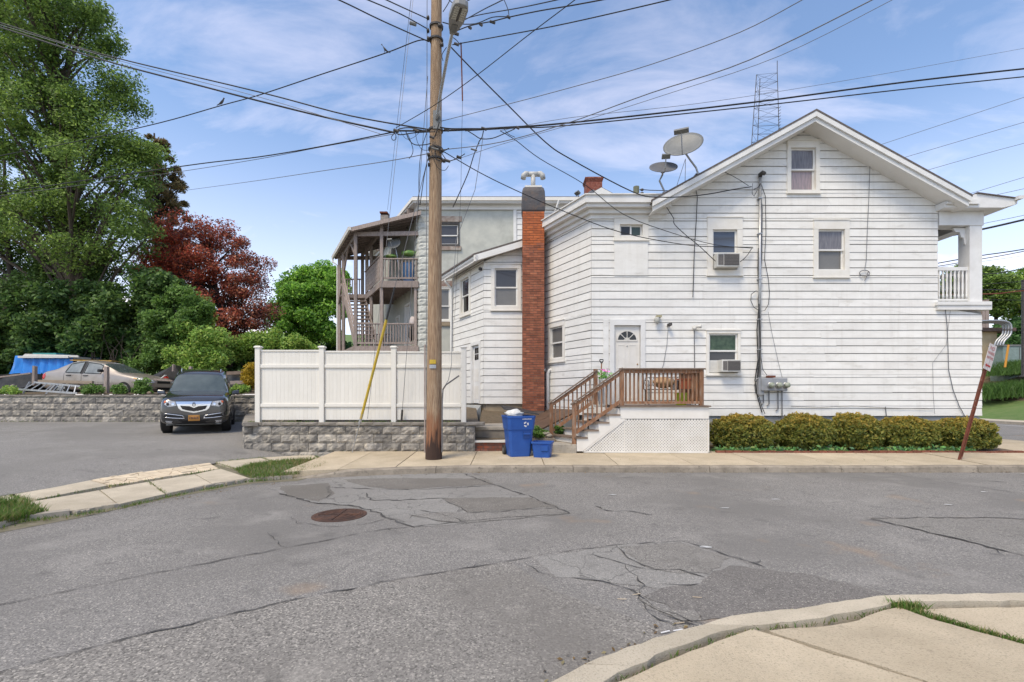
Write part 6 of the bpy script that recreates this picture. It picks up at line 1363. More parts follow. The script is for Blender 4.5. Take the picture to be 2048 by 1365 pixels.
# printed recycling triangle: three bent arrows
def recyc(pos, s, m, parent):
    for k in range(3):
        t = 2*math.pi*k/3+.3; b = MB()
        for a0, a1 in ((-.85,.15),):
            pts = [(math.cos(t+q)*s, math.sin(t+q)*s) for q in np.linspace(a0, a1, 6)]; inn = [(math.cos(t+q)*s*.52, math.sin(t+q)*s*.52) for q in np.linspace(a1, a0, 6)]
            b.add([pos(*p) for p in pts+inn], [tuple(range(12))])
        hd = [(math.cos(t+.12)*s*1.25, math.sin(t+.12)*s*1.25), (math.cos(t+.62)*s*.80, math.sin(t+.62)*s*.80), (math.cos(t+.12)*s*.30, math.sin(t+.12)*s*.30)]
        b.add([pos(*p) for p in hd], [(0,1,2)]); b.build('recycling_arrow', m, parent, fix=False)
M_PRINT = mat('white_print', (.7,.7,.7), rough=.5)
recyc(lambda x, z: fx_(.10+x, .80+z, .006), .062, M_PRINT, ct)
r = random.Random(4); b = MB()
for k in range(12): b.add([fx_(.0+k*.019, .915, .008), fx_(.014+k*.019, .915, .008), fx_(.014+k*.019, .915+r.uniform(.012,.026), .008), fx_(.0+k*.019, .915+r.uniform(.012,.026), .008)], [(0,1,2,3)])
b.build('printed_line', M_PRINT, ct, fix=False)
bn = thing('recycling_bin', tuple(G(1086, 917, .15)), 'small open blue recycling bin beside the tall cart', 'recycling bin')
B0 = G(1086, 917, .15); B0.y += .16; y2 = Matrix.Rotation(R(-14), 4, 'Z')
rloft([(.38,.30,.01,0,.03),(.46,.37,.34,0,.03),(.50,.41,.345,0,.03),(.50,.41,.385,0,.03),(.45,.36,.385,0,.03),(.36,.28,.04,0,.03)], M_BLUE, 'body', bn, B0, True, 0, y2)
br_ = lambda x, y, z: B0 + (y2 @ Vector((x, y, z)))
MB().hexa([br_(.0,-.20,.18), br_(.16,-.20,.18), br_(.14,-.10,.10), br_(.02,-.10,.10), br_(.0,-.215,.30), br_(.16,-.215,.30), br_(.16,-.10,.30), br_(.0,-.10,.30)]).build('grip', M_BLUE, bn)
recyc(lambda x, z: br_(-.215-.012+.0*x, x*.9-.02, .21+z), .05, M_PRINT, bn)

# manhole, litter
mh = thing('manhole_cover', tuple(G(679, 1031)), 'round rusty iron manhole cover with a cross rib set in the road', 'manhole cover')
c = G(679, 1031, .0); MB().lathe([(.36,0),(.36,.008),(.315,.010),(.315,.004)], c, Z3, 40).build('ring', M_IRON, mh)
MB().lathe([(.308,0),(.308,.012)], c, Z3, 40).build('cover', M_IRON, mh)
for k in range(2): MB().bar(c+Vector((-.29*(1-k),-.29*k,.015)), c+Vector((.29*(1-k),.29*k,.015)), .016, .012).build('rib', M_IRON, mh)
for rr_ in (.12,.2,.27):
    for q in range(4): MB().tube([c+Vector((rr_*math.cos(t), rr_*math.sin(t), .014)) for t in np.linspace(q*math.pi/2+.15, (q+1)*math.pi/2-.15, 8)], .008, 4).build('rib', M_IRON, mh)
lt = blob(G(749, 947, .03), .055, 6, (1.2,.8,.7), .5, 2).build('paper_litter', mat('paper', (.7,.7,.68), rough=.8)); tag(lt, 'crumpled white paper lying against the kerb', 'litter')
for i, (u, v, a_) in enumerate(((1322,1266,.3),(1347,1262,.2),(1385,1194,-.3),(1265,1190,.2),(1350,1247,.1),(1235,1198,-.2))):
    p = G(u, v, .012); MB().bar(p, p+Vector((.07*math.cos(a_), .07*math.sin(a_), .004)), .010 if i < 2 else .005, .004).build('twig', M_PRINT if i < 2 else M_CRAZY, road)

# leaning sign
sg = thing('street_sign', tuple(G(1919, 921, .16)), 'leaning rusty sign post with a small white and red parking sign', 'street sign')
s0 = G(1919, 921, .14); s1 = P(1984, 690, s0.y); sd_ = (s1-s0).normalized()
L_ = (s1-s0).length
for x_, nm in ((-.022,'post_flange'),(.022,'post_flange')):
    MB().bar(s0+X3*x_, s0+X3*x_+sd_*(L_-.12), .016, .045, Y3).build(nm, M_RUST, sg)
MB().bar(s0, s0+sd_*(L_-.12), .05, .012, Y3).build('post', M_RUST, sg)
nrm = Vector((-.80,-.60,0)); ue = sd_; re = Vector((.93,.35,0)); re = (re-ue*re.dot(ue)).normalized(); fn = re.cross(ue).normalized(); fn = fn if fn.y < 0 else -fn
pc_ = s0+sd_*(L_-.30)+fn*.03
MB().obox(pc_-re*.15-ue*.30, re*.30, ue*.60, -fn*.006).build('plate', mat('sign_white', (.66,.62,.60), (.55,.48,.45), scale=8, rough=.5), sg, bevel=.001)
M_RED = mat('sign_red', (.40,.03,.025), rough=.5)
def text(s, pos, h, ex_, ey_, m, name, parent, nrm_, wmax=None):
    cu = bpy.data.curves.new('t', 'FONT'); cu.body = s; cu.align_x = 'CENTER'; cu.size = 1; ob = bpy.data.objects.new('t', cu); COL.objects.link(ob)
    me = bpy.data.meshes.new_from_object(ob.evaluated_get(bpy.context.evaluated_depsgraph_get())); bpy.data.objects.remove(ob)
    w = max(v.co.x for v in me.vertices)-min(v.co.x for v in me.vertices); sx_ = h*1.35 if not wmax else min(h*1.35, wmax/w)
    for v in me.vertices: v.co = pos + ex_*v.co.x*sx_ + ey_*v.co.y*h*1.35 + nrm_*.003
    me.materials.clear(); me.materials.append(m); return link(name, me, parent)
ev = fn.cross(ue); ev = ev if ev.x > 0 else -ev
for s, off, h in (('NO', .17, .085), ('PARKING', .06, .07), ('ANYTIME', -.05, .07)): text(s, pc_+ue*off, h, ev, ue, M_RED, 'lettering', sg, fn, .26)
MB().prism([pc_-ue*.20-ev*.11+fn*.003, pc_-ue*.15-ev*.05+fn*.003, pc_-ue*.18-ev*.05+fn*.003, pc_-ue*.18+ev*.1+fn*.003, pc_-ue*.22+ev*.1+fn*.003, pc_-ue*.22-ev*.05+fn*.003, pc_-ue*.25-ev*.05+fn*.003], fn*.001).build('arrow', M_RED, sg)

# lattice tower behind the roof, wooden pole top, far building on the right
tw_ = thing('lattice_tower', (40, 75, 3), 'thin steel lattice radio tower rising behind the gable', 'tower')
TD = 75.0; tl = [(1513,150,1503,290,TD-1.0), (1520,158,1515,290,TD+1.8), (1554.5,146,1559,290,TD)]
legs = []
for (u0, v0, u1, v1, d) in tl:
    a = P(u0, v0, d); b_ = P(u1, v1, d); c = b_ + (b_-a)*1.9; legs.append((a, c)); MB().tube([a, c], .055, 5).build('leg', M_DKMETAL, tw_)
bm_ = MB(); N_ = 24
for k in range(N_):
    s0_, s1_ = k/N_, (k+1)/N_
    for i in range(3):
        a0, a1 = legs[i][0].lerp(legs[i][1], s0_), legs[i][0].lerp(legs[i][1], s1_); b0, b1_ = legs[(i+1) % 3][0].lerp(legs[(i+1) % 3][1], s0_), legs[(i+1) % 3][0].lerp(legs[(i+1) % 3][1], s1_)
        bm_.tube([a0, b0], .02, 4); bm_.tube([a0, b1_] if k % 2 else [b0, a1], .02, 4)
tag(bm_.build('bracing', M_DKMETAL, tw_), kind='stuff')
MB().tube([legs[2][0], legs[2][0]+Z3*1.9], .05, 5).build('aerial', M_DKMETAL, tw_)
for k in range(8):
    p = P(1556, 217+k*6, TD-.2); MB().tube([p, p+Vector((.45,0,.25))], .04, 4).build('dipole', M_DKMETAL, tw_)
fp = thing('wooden_pole', (7, 26, 1), 'short greenish wooden pole top with wires behind the flat roof', 'utility pole')
a = P(1272.5, 374, 26); MB().tube([Vector((a.x, 26, 1)), a], .16, 10).build('shaft', mat('green_wood', (.19,.20,.13), (.14,.14,.10), scale=6, rough=.9), fp)
for v in (380, 388): MB().tube([P(1279,v,25.8), P(1288,v,25.8), P(1300,v+1,25.8), P(1340,v+2,25.5)], .022, 5).build('line', M_WIRE, fp)
for v in (380, 387): MB().lathe([(.05,-.08),(.08,0),(.05,.08)], P(1284,v,25.8), X3, 8).build('insulator', M_DKMETAL, fp)
# tan utility building with conduits across the street
tb = thing('utility_building', (36, 33, .4), 'small tan utility building with timber upper wall and galvanised conduits', 'building')
TD2 = 38.0; bx2 = lambda u: (u-CX)*TD2/F; bz2 = lambda v: H+(HY-v)*TD2/F
MB().box(bx2(1900), bx2(1994), TD2, TD2+5, 0, bz2(664)).build('wall', mat('tan_render', (.48,.38,.23), (.42,.33,.2), scale=3, rough=.9), tb)
MB().box(bx2(1890), bx2(2022), TD2-.4, TD2+5.4, bz2(664)+.002, bz2(657)).build('roof', mat('rusty_fascia', (.10,.065,.05), (.15,.1,.08), scale=6), tb)
for k in range(9): MB().box(bx2(1925+k*7.4), bx2(1925+k*7.4+6.6), TD2+.5, TD2+.6, bz2(657)+.002, bz2(596+2*(k % 2))).build('plank', M_WOODG if k % 3 else mat('tan_plank', (.30,.2,.12), (.22,.15,.1), scale=5, stretch=(6,6,1)), tb)
for k in range(4):
    o_ = k*5.5
    MB().tube([P(u, v, TD2-.6-.12*k) for u, v in smooth_pts([(1940,648-k*1.5),(1975+o_,646-k*1.5),(2000+o_,648-k),(2006+o_,656),(2004+o_,670),(1992+o_,683),(1988+o_,698),(1987+o_,722)], 4)], .07, 7).build('conduit', M_STEEL, tb, smooth=True)
for k in range(5): MB().tube([P(1926+k*8, 605, TD2+.3), P(1926+k*8, 590, TD2+.3)], .06, 5).build('bushing', M_DISH, tb)
gb_ = thing('transformer_cabinet', (37, 33, .5), 'pale green utility cabinet beside the tan building', 'cabinet')
MB().box(bx2(1955), bx2(2012), TD2-2, TD2-1, .5, bz2(698)).build('body', mat('pale_green', (.23,.30,.28), (.18,.24,.22), scale=4, rough=.5), gb_); MB().box(bx2(1952), bx2(2014), TD2-2.05, TD2-.95, bz2(698)+.002, bz2(695)).build('lid', M_DISH, gb_)
MB().box(bx2(1985), bx2(1986), TD2-2.01, TD2-2.0, .6, bz2(700)).build('door_seam', M_DKMETAL, gb_)
ys = tag(MB().tube([P(2010,735,31), P(2017,690,31)], .06, 7).build('marker_post', mat('orange_post', (.55,.25,.03), rough=.6)), 'thin orange marker post in front of the pale cabinet', 'marker post')
ps = thing('street_post', tuple(P(2046, 760, 27)), 'dark slim post at the far street edge', 'post'); MB().tube([P(2046,752,27), P(2046,560,27)], .07, 8).build('shaft', M_DKMETAL, ps); MB().lathe([(.14,0),(.14,.05),(.1,.08)], (P(2046,752,27).x, 27, P(2046,752,27).z-.06), Z3, 10).build('base', M_DKMETAL, ps)
# porch clutter on the grey building
q_ = lambda u, v, t: (lambda d: P(u, v, d))(GD+.25+t)
tag(blob(q_(818,507,.1), .2, 8, (1.5,.8,.6), .3, 21).build('green_bag', mat('green_bag', (.08,.28,.04), (.25,.3,.1), scale=4, rough=.4), smooth=True), 'bright green bag heaped at the wall on the upper porch', 'bag')
tag(blob(q_(782,513,.1), .18, 8, (1.6,.8,.4), .3, 22).build('green_bag', MATS['green_bag'], smooth=True), 'flat green bag behind the upper porch rail by the post', 'bag')
tub('blue_barrel', (q_(818,555,.3).x, GD+.6, zu), .26, .29, .88, mat('barrel_blue', (.07,.17,.36), (.09,.2,.4), scale=4, rough=.5), 'blue barrel behind the balusters on the upper porch', 'barrel')
tag(blob(q_(826,645,.0), .16, 8, (1,.8,1.5), .2, 23).build('hanging_shirt', mat('pale_cloth', (.55,.5,.48), (.45,.4,.38), scale=6), smooth=True), 'pale cloth hung on the lower porch rail beside the corner', 'cloth')
tag(blob(q_(824,668,.0), .2, 8, (.8,.5,1.6), .2, 24).build('dark_cloth', M_BLACK, smooth=True), 'dark trousers hung on the lower porch rail', 'cloth')
stk_ = thing('stove_pipe', tuple(P(770,446,24)), 'stubby capped vent stack on the porch roof', 'vent')
MB().box(P(763,446,24).x, P(778,446,24).x, 23.8, 24.2, P(763,450,24).z, P(763,433,24).z).build('stack', mat('stack_grey', (.3,.27,.24), (.2,.17,.15), scale=9), stk_); MB().box(P(762,446,24).x, P(777,446,24).x, 23.75, 24.25, P(763,430,24).z, P(763,427,24).z).build('cap', M_RUST, stk_)
# ------------------------------------------------------------------ cars
from mathutils.bvhtree import BVHTree
M_SUV = mat('graphite_paint', (.030,.031,.034), (.034,.035,.038), scale=3, rough=.25, metal=.3, coat=1.0, spec=.6)
M_GOLD = mat('champagne_paint', (.36,.315,.27), (.32,.28,.24), scale=3, rough=.38, metal=.45, coat=.35, c3=(.26,.225,.19), s3=2, l3=.6, h3=.75)
M_CGLASS = mat('car_glass', (.05,.066,.064), (.09,.11,.105), scale=1.6, rough=.03, spec=.8)
M_CGLASS2 = mat('car_side_glass', (.14,.155,.15), (.26,.28,.27), scale=2.5, rough=.06, spec=.6)
M_CHROME = mat('chrome', (.68,.68,.69), rough=.18, metal=1.0)
M_HLAMP = mat('headlamp', (.55,.56,.57), (.25,.25,.26), scale=22, rough=.08, spec=.7, coat=.8)
M_AMBER = mat('amber_lens', (.55,.12,.03), rough=.15)
M_TAIL = mat('tail_lens', (.45,.012,.01), rough=.12)
M_TRIMB = mat('car_black', (.012,.012,.013), rough=.55)
M_PLATE = mat('orange_plate', (.50,.24,.06), (.42,.20,.05), scale=30, rough=.5)
M_TYRE = mat('tyre', (.02,.02,.02), (.03,.03,.029), scale=30, rough=.85)
M_RIM = mat('alloy', (.42,.42,.43), rough=.35, metal=.8)
def car_shell(stations, labels, root, paint):
    """stations: (x, zb, zmid, zbelt, ztop, hw, hwtop); labels[(i, seg)] -> part name for the face strip between stations i and i+1"""
    vs, fs, tg = [], [], []; n = 8
    for (x, zb, zm_, zbelt, zt, hw, ht) in stations:
        half = [(0, zb), (hw*.86, zb), (hw*.985, zb+.10), (hw, zm_), (hw*.965, zbelt), (ht, zt-.055*min(1, (zt-zbelt)/.3)), (ht*.80, zt), (0, zt+.012)]
        vs += [(x, y, z) for y, z in half] + [(x, -y, z) for y, z in half[1:7][::-1]]
    ring = 14
    for i in range(len(stations)-1):
        for s in range(ring):
            seg = s if s < 7 else 13-s
            fs.append((i*ring+s, i*ring+(s+1) % ring, (i+1)*ring+(s+1) % ring, (i+1)*ring+s)); tg.append(labels.get((i, seg), 'body'))
    for e in (0, len(stations)-1):
        o = e*ring
        for s in range(6):
            q = (o+s, o+s+1, o+(13-s) % ring if s else o+13, o+(14-s) % ring) if s else (o, o+1, o+13)
            q = (o+s, o+s+1, o+13-s, o+14-s) if s else (o, o+1, o+13)
            fs.append(q if e else q[::-1]); tg.append('body')
        fs.append((o+6, o+7, o+8) if e else (o+8, o+7, o+6)); tg.append('body')
    names = sorted(set(tg)); me = bpy.data.meshes.new('shell'); me.from_pydata(vs, [], fs)
    for nm in names: me.materials.append(bpy.data.materials.new('tmp_'+nm))
    me.polygons.foreach_set('material_index', [names.index(t) for t in tg])
    import bmesh
    bm = bmesh.new(); bm.from_mesh(me); bmesh.ops.recalc_face_normals(bm, faces=bm.faces)
    cl = bm.edges.layers.float.get('crease_edge') or bm.edges.layers.float.new('crease_edge')
    for e in bm.edges:
        ms_ = {f.material_index for f in e.link_faces}
        if len(ms_) > 1: e[cl] = .8
    bm.to_mesh(me); bm.free()
    ob = bpy.data.objects.new('shell', me); COL.objects.link(ob); sb = ob.modifiers.new('s', 'SUBSURF'); sb.levels = 3; sb.render_levels = 3
    ev = bpy.data.meshes.new_from_object(ob.evaluated_get(bpy.context.evaluated_depsgraph_get())); bpy.data.objects.remove(ob)
    co = [v.co.copy() for v in ev.vertices]; pol = [(tuple(p.vertices), p.material_index) for p in ev.polygons]
    bvh = BVHTree.FromPolygons(co, [p[0] for p in pol]); out = {}
    for k, nm in enumerate(names):
        for side in ((1, -1) if nm.startswith(('side_window', 'door', 'pillar')) else (0,)):
            use = [p[0] for p in pol if p[1] == k and (side == 0 or sum(co[i].y for i in p[0])*side > 0)]
            ids = sorted({i for p in use for i in p}); mp_ = {a: b for b, a in enumerate(ids)}
            m_ = paint if nm.startswith(('body', 'hood', 'door')) else (M_CGLASS if nm in ('windscreen', 'rear_window') else (M_TRIMB if nm.startswith('pillar') else M_CGLASS2))
            b = MB().add([co[i] for i in ids], [tuple(mp_[i] for i in p) for p in use]); o = b.build(nm.split('#')[0], m_, root, smooth=True, fix=False); out.setdefault(nm, []).append(o)
    return out, bvh
def wheel(root, x, y, r, w, spokes=5):
    s = 1 if y > 0 else -1
    prof = [(r*.62,-w/2),(r*.92,-w/2),(r,-w/2+.03),(r,w/2-.03),(r*.92,w/2),(r*.66,w/2),(r*.64,w/2-.03)]
    t = MB().lathe(prof, (x, y, r), Vector((0, s, 0)), 28).build('wheel', M_TYRE, root, smooth=False)
    MB().lathe([(r*.60,0),(r*.64,w/2-.03),(r*.67,w/2-.012),(r*.60,w/2-.02),(r*.58,w/2-.07),(.01,w/2-.08)], (x, y, r), Vector((0, s, 0)), 24).build('rim', M_TRIMB if spokes > 5 else M_RIM, t)
    b = MB()
    for k in range(spokes):
        a = 2*math.pi*k/spokes; e = Vector((math.cos(a), 0, math.sin(a))); c = Vector((x, y+s*(w/2-.03), r)); b.bar(c+e*.03, c+e*r*.63, .07, .03, Vector((0,1,0)))
    b.lathe([(.075,-.03),(.07,.012),(.01,.016)], (x, y+s*(w/2-.03), r), Vector((0, s, 0)), 12)
    b.build('spokes', M_RIM, t)
    MB().lathe([(r*1.13,-w/2-.02),(r*1.13,w/2-.045),(r*.95,w/2-.045)], (x, y, r*1.02), Vector((0, s, 0)), 28).build('wheel_arch', M_TRIMB, root)
def on_front(bvh, y, z, o=.006, x0=4, dirx=-1):
    h = bvh.ray_cast(Vector((x0, y, z)), Vector((dirx, 0, 0))); return Vector(h[0])+Vector((-dirx*o, 0, 0)) if h[0] else Vector((2.3, y, z))
def on_side(bvh, x, z, s, o=.006):
    h = bvh.ray_cast(Vector((x, s*3, z)), Vector((0, -s, 0))); return Vector(h[0])+Vector((0, s*o, 0)) if h[0] else Vector((x, s*.9, z))
def decal(f, poly, o, name, m, root, step=.08):
    """a thin raised piece that follows the shell: polygon filled as a fan of projected points"""
    pts = []
    for i in range(len(poly)):
        a, b_ = poly[i], poly[(i+1) % len(poly)]; k = max(1, int(math.hypot(a[0]-b_[0], a[1]-b_[1])/step))
        pts += [(a[0]+(b_[0]-a[0])*j/k, a[1]+(b_[1]-a[1])*j/k) for j in range(k)]
    c = (sum(p[0] for p in pts)/len(pts), sum(p[1] for p in pts)/len(pts)); n = len(pts); rings = [1, .66, .33]; vs = []
    for q in rings: vs += [f(c[0]+(p[0]-c[0])*q, c[1]+(p[1]-c[1])*q, o) for p in pts]
    vs.append(f(*c, o)); base = [f(*p, -.03) for p in pts]; k0 = len(vs); vs += base
    fs = [(r_*n+i, r_*n+(i+1) % n, (r_+1)*n+(i+1) % n, (r_+1)*n+i) for r_ in range(2) for i in range(n)] + [(2*n+i, 2*n+(i+1) % n, 3*n) for i in range(n)] + [(i, k0+i, k0+(i+1) % n, (i+1) % n) for i in range(n)]
    return MB().add(vs, fs).build(name, m, root)
def outline(f, pts, o, r, name, m, root, closed=True):
    pp_ = []
    q = pts+[pts[0]] if closed else pts
    for a, b_ in zip(q[:-1], q[1:]):
        k = max(1, int(math.hypot(a[0]-b_[0], a[1]-b_[1])/.06)); pp_ += [f(a[0]+(b_[0]-a[0])*j/k, a[1]+(b_[1]-a[1])*j/k, o) for j in range(k)]
    pp_.append(f(*q[-1], o)); return MB().tube(pp_, r, 6).build(name, m, root, smooth=True)
# --- graphite SUV
suv = thing('suv', (0,0,0), 'dark graphite SUV with chrome grille parked facing the street', 'car', local=True)
S = [(2.44,.42,.58,.70,.76,.62,.50),(2.40,.27,.56,.80,.87,.84,.66),(2.28,.21,.60,.90,.97,.93,.74),(1.9,.21,.66,.98,1.05,.98,.80),(1.35,.22,.70,1.03,1.12,.995,.82),(1.02,.22,.72,1.06,1.155,.995,.82),
     (.40,.22,.72,1.09,1.68,.995,.73),(.24,.22,.72,1.09,1.77,.995,.73),(-.42,.22,.72,1.10,1.88,.995,.72),(-.52,.22,.72,1.10,1.885,.995,.72),(-1.30,.22,.73,1.12,1.83,.99,.66),(-1.40,.22,.73,1.12,1.82,.99,.655),(-1.95,.24,.74,1.14,1.62,.97,.62),(-2.30,.28,.75,1.12,1.28,.93,.68),(-2.43,.40,.72,1.0,1.08,.84,.62)]
lb = {(5,5):'windscreen',(5,6):'windscreen',(12,5):'rear_window',(12,6):'rear_window',(7,4):'side_window#a',(9,4):'side_window#b',(11,4):'side_window#c',(8,4):'pillar#a',(10,4):'pillar#b'}
for i in range(1,5):
    for s in (5,6): lb[(i,s)] = 'hood'
shell, bv_ = car_shell(S, lb, suv, M_SUV)
ff = lambda y, z, o: on_front(bv_, y, z, o)
decal(ff, [(-.49,.845),(.49,.845),(.41,.66),(.34,.60),(0,.53),(-.34,.60),(-.41,.66)], .022, 'grille_surround', M_CHROME, suv, .06)
decal(ff, [(-.37,.735),(-.12,.715),(0,.665),(.12,.715),(.37,.735),(.31,.635),(0,.572),(-.31,.635)], .028, 'grille', M_TRIMB, suv, .06)
for k in range(4): outline(ff, [(-.33+.03*k,.715-.032*k),(-.1,.695-.035*k),(0,.66-.022*k),(.1,.695-.035*k),(.33-.03*k,.715-.032*k)], .03, .005, 'grille_bar', M_DKMETAL, suv, False)
outline(ff, [(0.045*math.cos(t), .765+.05*math.sin(t)) for t in np.linspace(0, 6.28, 14)][:-1], .034, .006, 'emblem', M_TRIMB, suv)
outline(ff, [(-.028,.735),(-.008,.80),(.008,.80),(.028,.735)], .034, .006, 'emblem', M_TRIMB, suv, False)
for s in (-1, 1):
    hl = decal(ff, [(s*.50,.845),(s*.74,.875),(s*.80,.87),(s*.78,.76),(s*.68,.70),(s*.47,.73)], .012, 'headlight', M_HLAMP, suv, .06)
    decal(ff, [(s*.74,.872),(s*.805,.862),(s*.80,.80),(s*.76,.82)], .016, 'turn_lens', M_AMBER, hl)
    for yy in (.56, .70): decal(ff, [(s*yy+.04*math.cos(t), .775+.04*math.sin(t)) for t in np.linspace(0, 6.28, 11)[:-1]], .018, 'lamp_lens', M_TRIMB if yy > .6 else M_CHROME, hl)
    ins = [(s*.25,.385),(s*.31,.46),(s*.78,.525),(s*.80,.43),(s*.55,.40)]
    decal(ff, ins, .008, 'air_intake', M_TRIMB, suv, .06); outline(ff, ins, .012, .013, 'intake_trim', M_CHROME, suv)
    decal(ff, [(s*.57,.245),(s*.58,.32),(s*.76,.33),(s*.77,.26)], .010, 'fog_lamp', M_HLAMP, suv)
    mi = MB().hexa([(.80,s*.98,1.06),(.62,s*.98,1.06),(.60,s*1.20,1.07),(.74,s*1.22,1.08),(.78,s*1.0,1.18),(.62,s*1.0,1.18),(.61,s*1.20,1.22),(.70,s*1.22,1.21)]).build('mirror', M_SUV, suv, bevel=.03)
    MB().bar((.70,s*.93,1.05),(.70,s*1.02,1.09), .07, .04).build('mirror_stalk', M_TRIMB, mi)
    MB().tube([(.1,s*.60,1.77),(0,s*.60,1.86),(-.8,s*.60,1.89),(-1.55,s*.58,1.84),(-1.65,s*.58,1.76)], .016, 6).build('roof_rail', M_CHROME, suv)
    for (xa, nm) in ((.55,'door'),(-.47,'door')): outline(lambda x, z, o, s=s: on_side(bv_, x, z, s, o), [(xa,.35),(xa,1.05)], .002, .006, 'door_seam', M_TRIMB, suv, False)
    for xa in (-.30, -1.15): outline(lambda x, z, o, s=s: on_side(bv_, x, z, s, o), [(xa,.90),(xa+.18,.91)], .02, .014, 'door_handle', M_SUV, suv, False)
    outline(lambda x, z, o, s=s: on_side(bv_, x, z, s, o), [(1.0,.30),(-.9,.30)], .0, .04, 'sill_trim', M_TRIMB, suv, False)
decal(ff, [(-.46,.20+.05),(.46,.25),(.42,.335),(-.42,.335)], .006, 'lower_intake', M_TRIMB, suv)
pl_ = decal(ff, [(-.155,.315),(.155,.315),(.155,.475),(-.155,.475)], .03, 'licence_plate', M_PLATE, suv)
for k in range(7):
    y = -.115+k*.038; outline(ff, [(y,.365),(y+(.012 if k % 2 else -.004),.42)], .034, .006, 'plate_mark', mat('plate_blue', (.03,.03,.09), rough=.5), pl_, False)
outline(ff, [(-.75,.22),(0,.22),(.75,.22)], .0, .02, 'skid_trim', M_DISH, suv, False)
for s in (-1, 1): MB().tube([(.98,s*.1+.25*s,1.175),(1.0,s*.55,1.165)], .012, 5).build('wiper', M_TRIMB, suv)
MB().lathe([(.19,-.012),(.21,0),(.19,.012)], (.15,.37,1.02), Vector((1,0,.4)), 18).build('steering_wheel', M_TRIMB, suv)
for y in (-.37,.37): wheel(suv, 1.42, y*2.33, .375, .25, 5); wheel(suv, -1.33, y*2.33, .375, .25, 5)
hd = Vector((.47,-.883,0)).normalized(); fc = Vector(((388-CX)*14.25/F, 14.25, 0))
scl = (.88, .93, 1.10); ctr = fc - hd*2.43*scl[0]
suv.rotation_euler = (0, R(-1.2), math.atan2(hd.y, hd.x)); suv.scale = scl; suv.location = (ctr.x, ctr.y, .475)
# --- champagne sedan on the terrace
sed = thing('sedan', (0,0,0), 'dusty champagne sedan with dented door on the terrace above the wall', 'car', local=True)
S = [(2.42,.40,.52,.60,.66,.56,.42),(2.36,.24,.50,.66,.72,.74,.55),(2.15,.18,.52,.74,.79,.82,.62),(1.7,.18,.56,.82,.89,.85,.66),(1.10,.19,.58,.89,.98,.86,.70),(.28,.19,.58,.89,1.38,.86,.56),(.12,.19,.58,.89,1.42,.86,.565),(-.42,.19,.58,.90,1.50,.86,.57),(-.52,.19,.58,.90,1.505,.86,.57),(-1.12,.19,.58,.92,1.44,.86,.55),(-1.24,.19,.59,.93,1.40,.86,.54),(-1.85,.20,.62,.98,1.06,.85,.66),(-2.25,.24,.62,.95,1.02,.80,.62),(-2.42,.36,.60,.84,.90,.68,.5)]
lb = {(4,5):'windscreen',(4,6):'windscreen',(10,5):'rear_window',(10,6):'rear_window',(6,4):'side_window#a',(8,4):'side_window#b',(5,4):'side_window#q',(7,4):'pillar',(9,4):'side_window#c'}
shell, bv2 = car_shell(S, lb, sed, M_GOLD)
f2 = lambda y, z, o: on_front(bv2, y, z, o); sd2 = lambda x, z, o: on_side(bv2, x, z, -1, o)
for s in (-1, 1): decal(f2, [(s*.42,.60),(s*.52,.70),(s*.70,.70),(s*.72,.64),(s*.60,.58)], .012, 'headlight', M_HLAMP, sed)
decal(sd2, [(2.28,.66),(1.75,.74),(1.80,.80),(2.2,.77)], .008, 'headlight', M_HLAMP, sed); decal(sd2, [(1.9,.71),(1.75,.735),(1.80,.78),(1.92,.765)], .012, 'turn_lens', mat('pale_amber', (.6,.36,.14), rough=.2), sed)
decal(f2, [(-.36,.56),(.36,.56),(.34,.66),(-.34,.66)], .008, 'grille', M_TRIMB, sed); decal(f2, [(-.5,.30),(.5,.30),(.45,.40),(-.45,.40)], .004, 'lower_intake', M_TRIMB, sed)
decal(sd2, [(-2.32,.66),(-2.30,.92),(-2.14,.92),(-2.08,.80),(-2.16,.66)], .008, 'tail_light', M_TAIL, sed)
for xa in (.62,-.47,-1.22): outline(sd2, [(xa,.28),(xa-.03 if xa < -1 else xa,.93)], .001, .006, 'door_seam', M_TRIMB, sed, False)
for xa in (-.38,-1.12): outline(sd2, [(xa,.83),(xa+.2,.84)], .02, .018, 'door_handle', M_TRIMB, sed, False)
for pg_ in ([(.34,.92),(-.38,.945),(-.38,1.39),(.12,1.33),(.28,1.25)], [(-.54,.945),(-1.20,.96),(-1.14,1.32),(-.54,1.42)]): outline(sd2, pg_, .0, .018, 'window_trim', M_TRIMB, sed)
decal(sd2, [(.75,.45),(.50,.48),(.46,.80),(.62,.88),(.76,.80)], .006, 'scraped_panel', mat('scraped_primer', (.42,.42,.42), (.2,.18,.16), scale=9, rough=.7), sed)
outline(sd2, [(-1.0,.52),(0,.50),(.55,.50)], .01, .03, 'torn_moulding', mat('torn_moulding', (.3,.28,.26), (.1,.09,.08), scale=30), sed, False)
outline(sd2, [(1.0,.24),(-1.0,.24)], .0, .03, 'sill_trim', M_TRIMB, sed, False)
for s in (-1, 1):
    MB().hexa([(.55,s*.84,.98),(.36,s*.84,.98),(.36,s*1.0,.99),(.50,s*1.02,.99),(.53,s*.86,1.1),(.38,s*.86,1.1),(.38,s*1.0,1.11),(.48,s*1.02,1.1)]).build('mirror', M_TRIMB if s < 0 else M_GOLD, sed, bevel=.02)
    wheel(sed, 1.38, s*.76, .31, .2, 7); wheel(sed, -1.36, s*.76, .31, .2, 7)
for k, (u, w) in enumerate(((0,0),(1,0))): pass
MB().box(-.2, 1.0, -.5, -.42, 1.49, 1.53) if False else None
SDP = 20.2
sed.location = ((196-CX)*SDP/F, SDP+.6, 1.60); sed.rotation_euler = (0, R(1.0), R(-4)); sed.scale = (1.03, 1.0, 1.02)
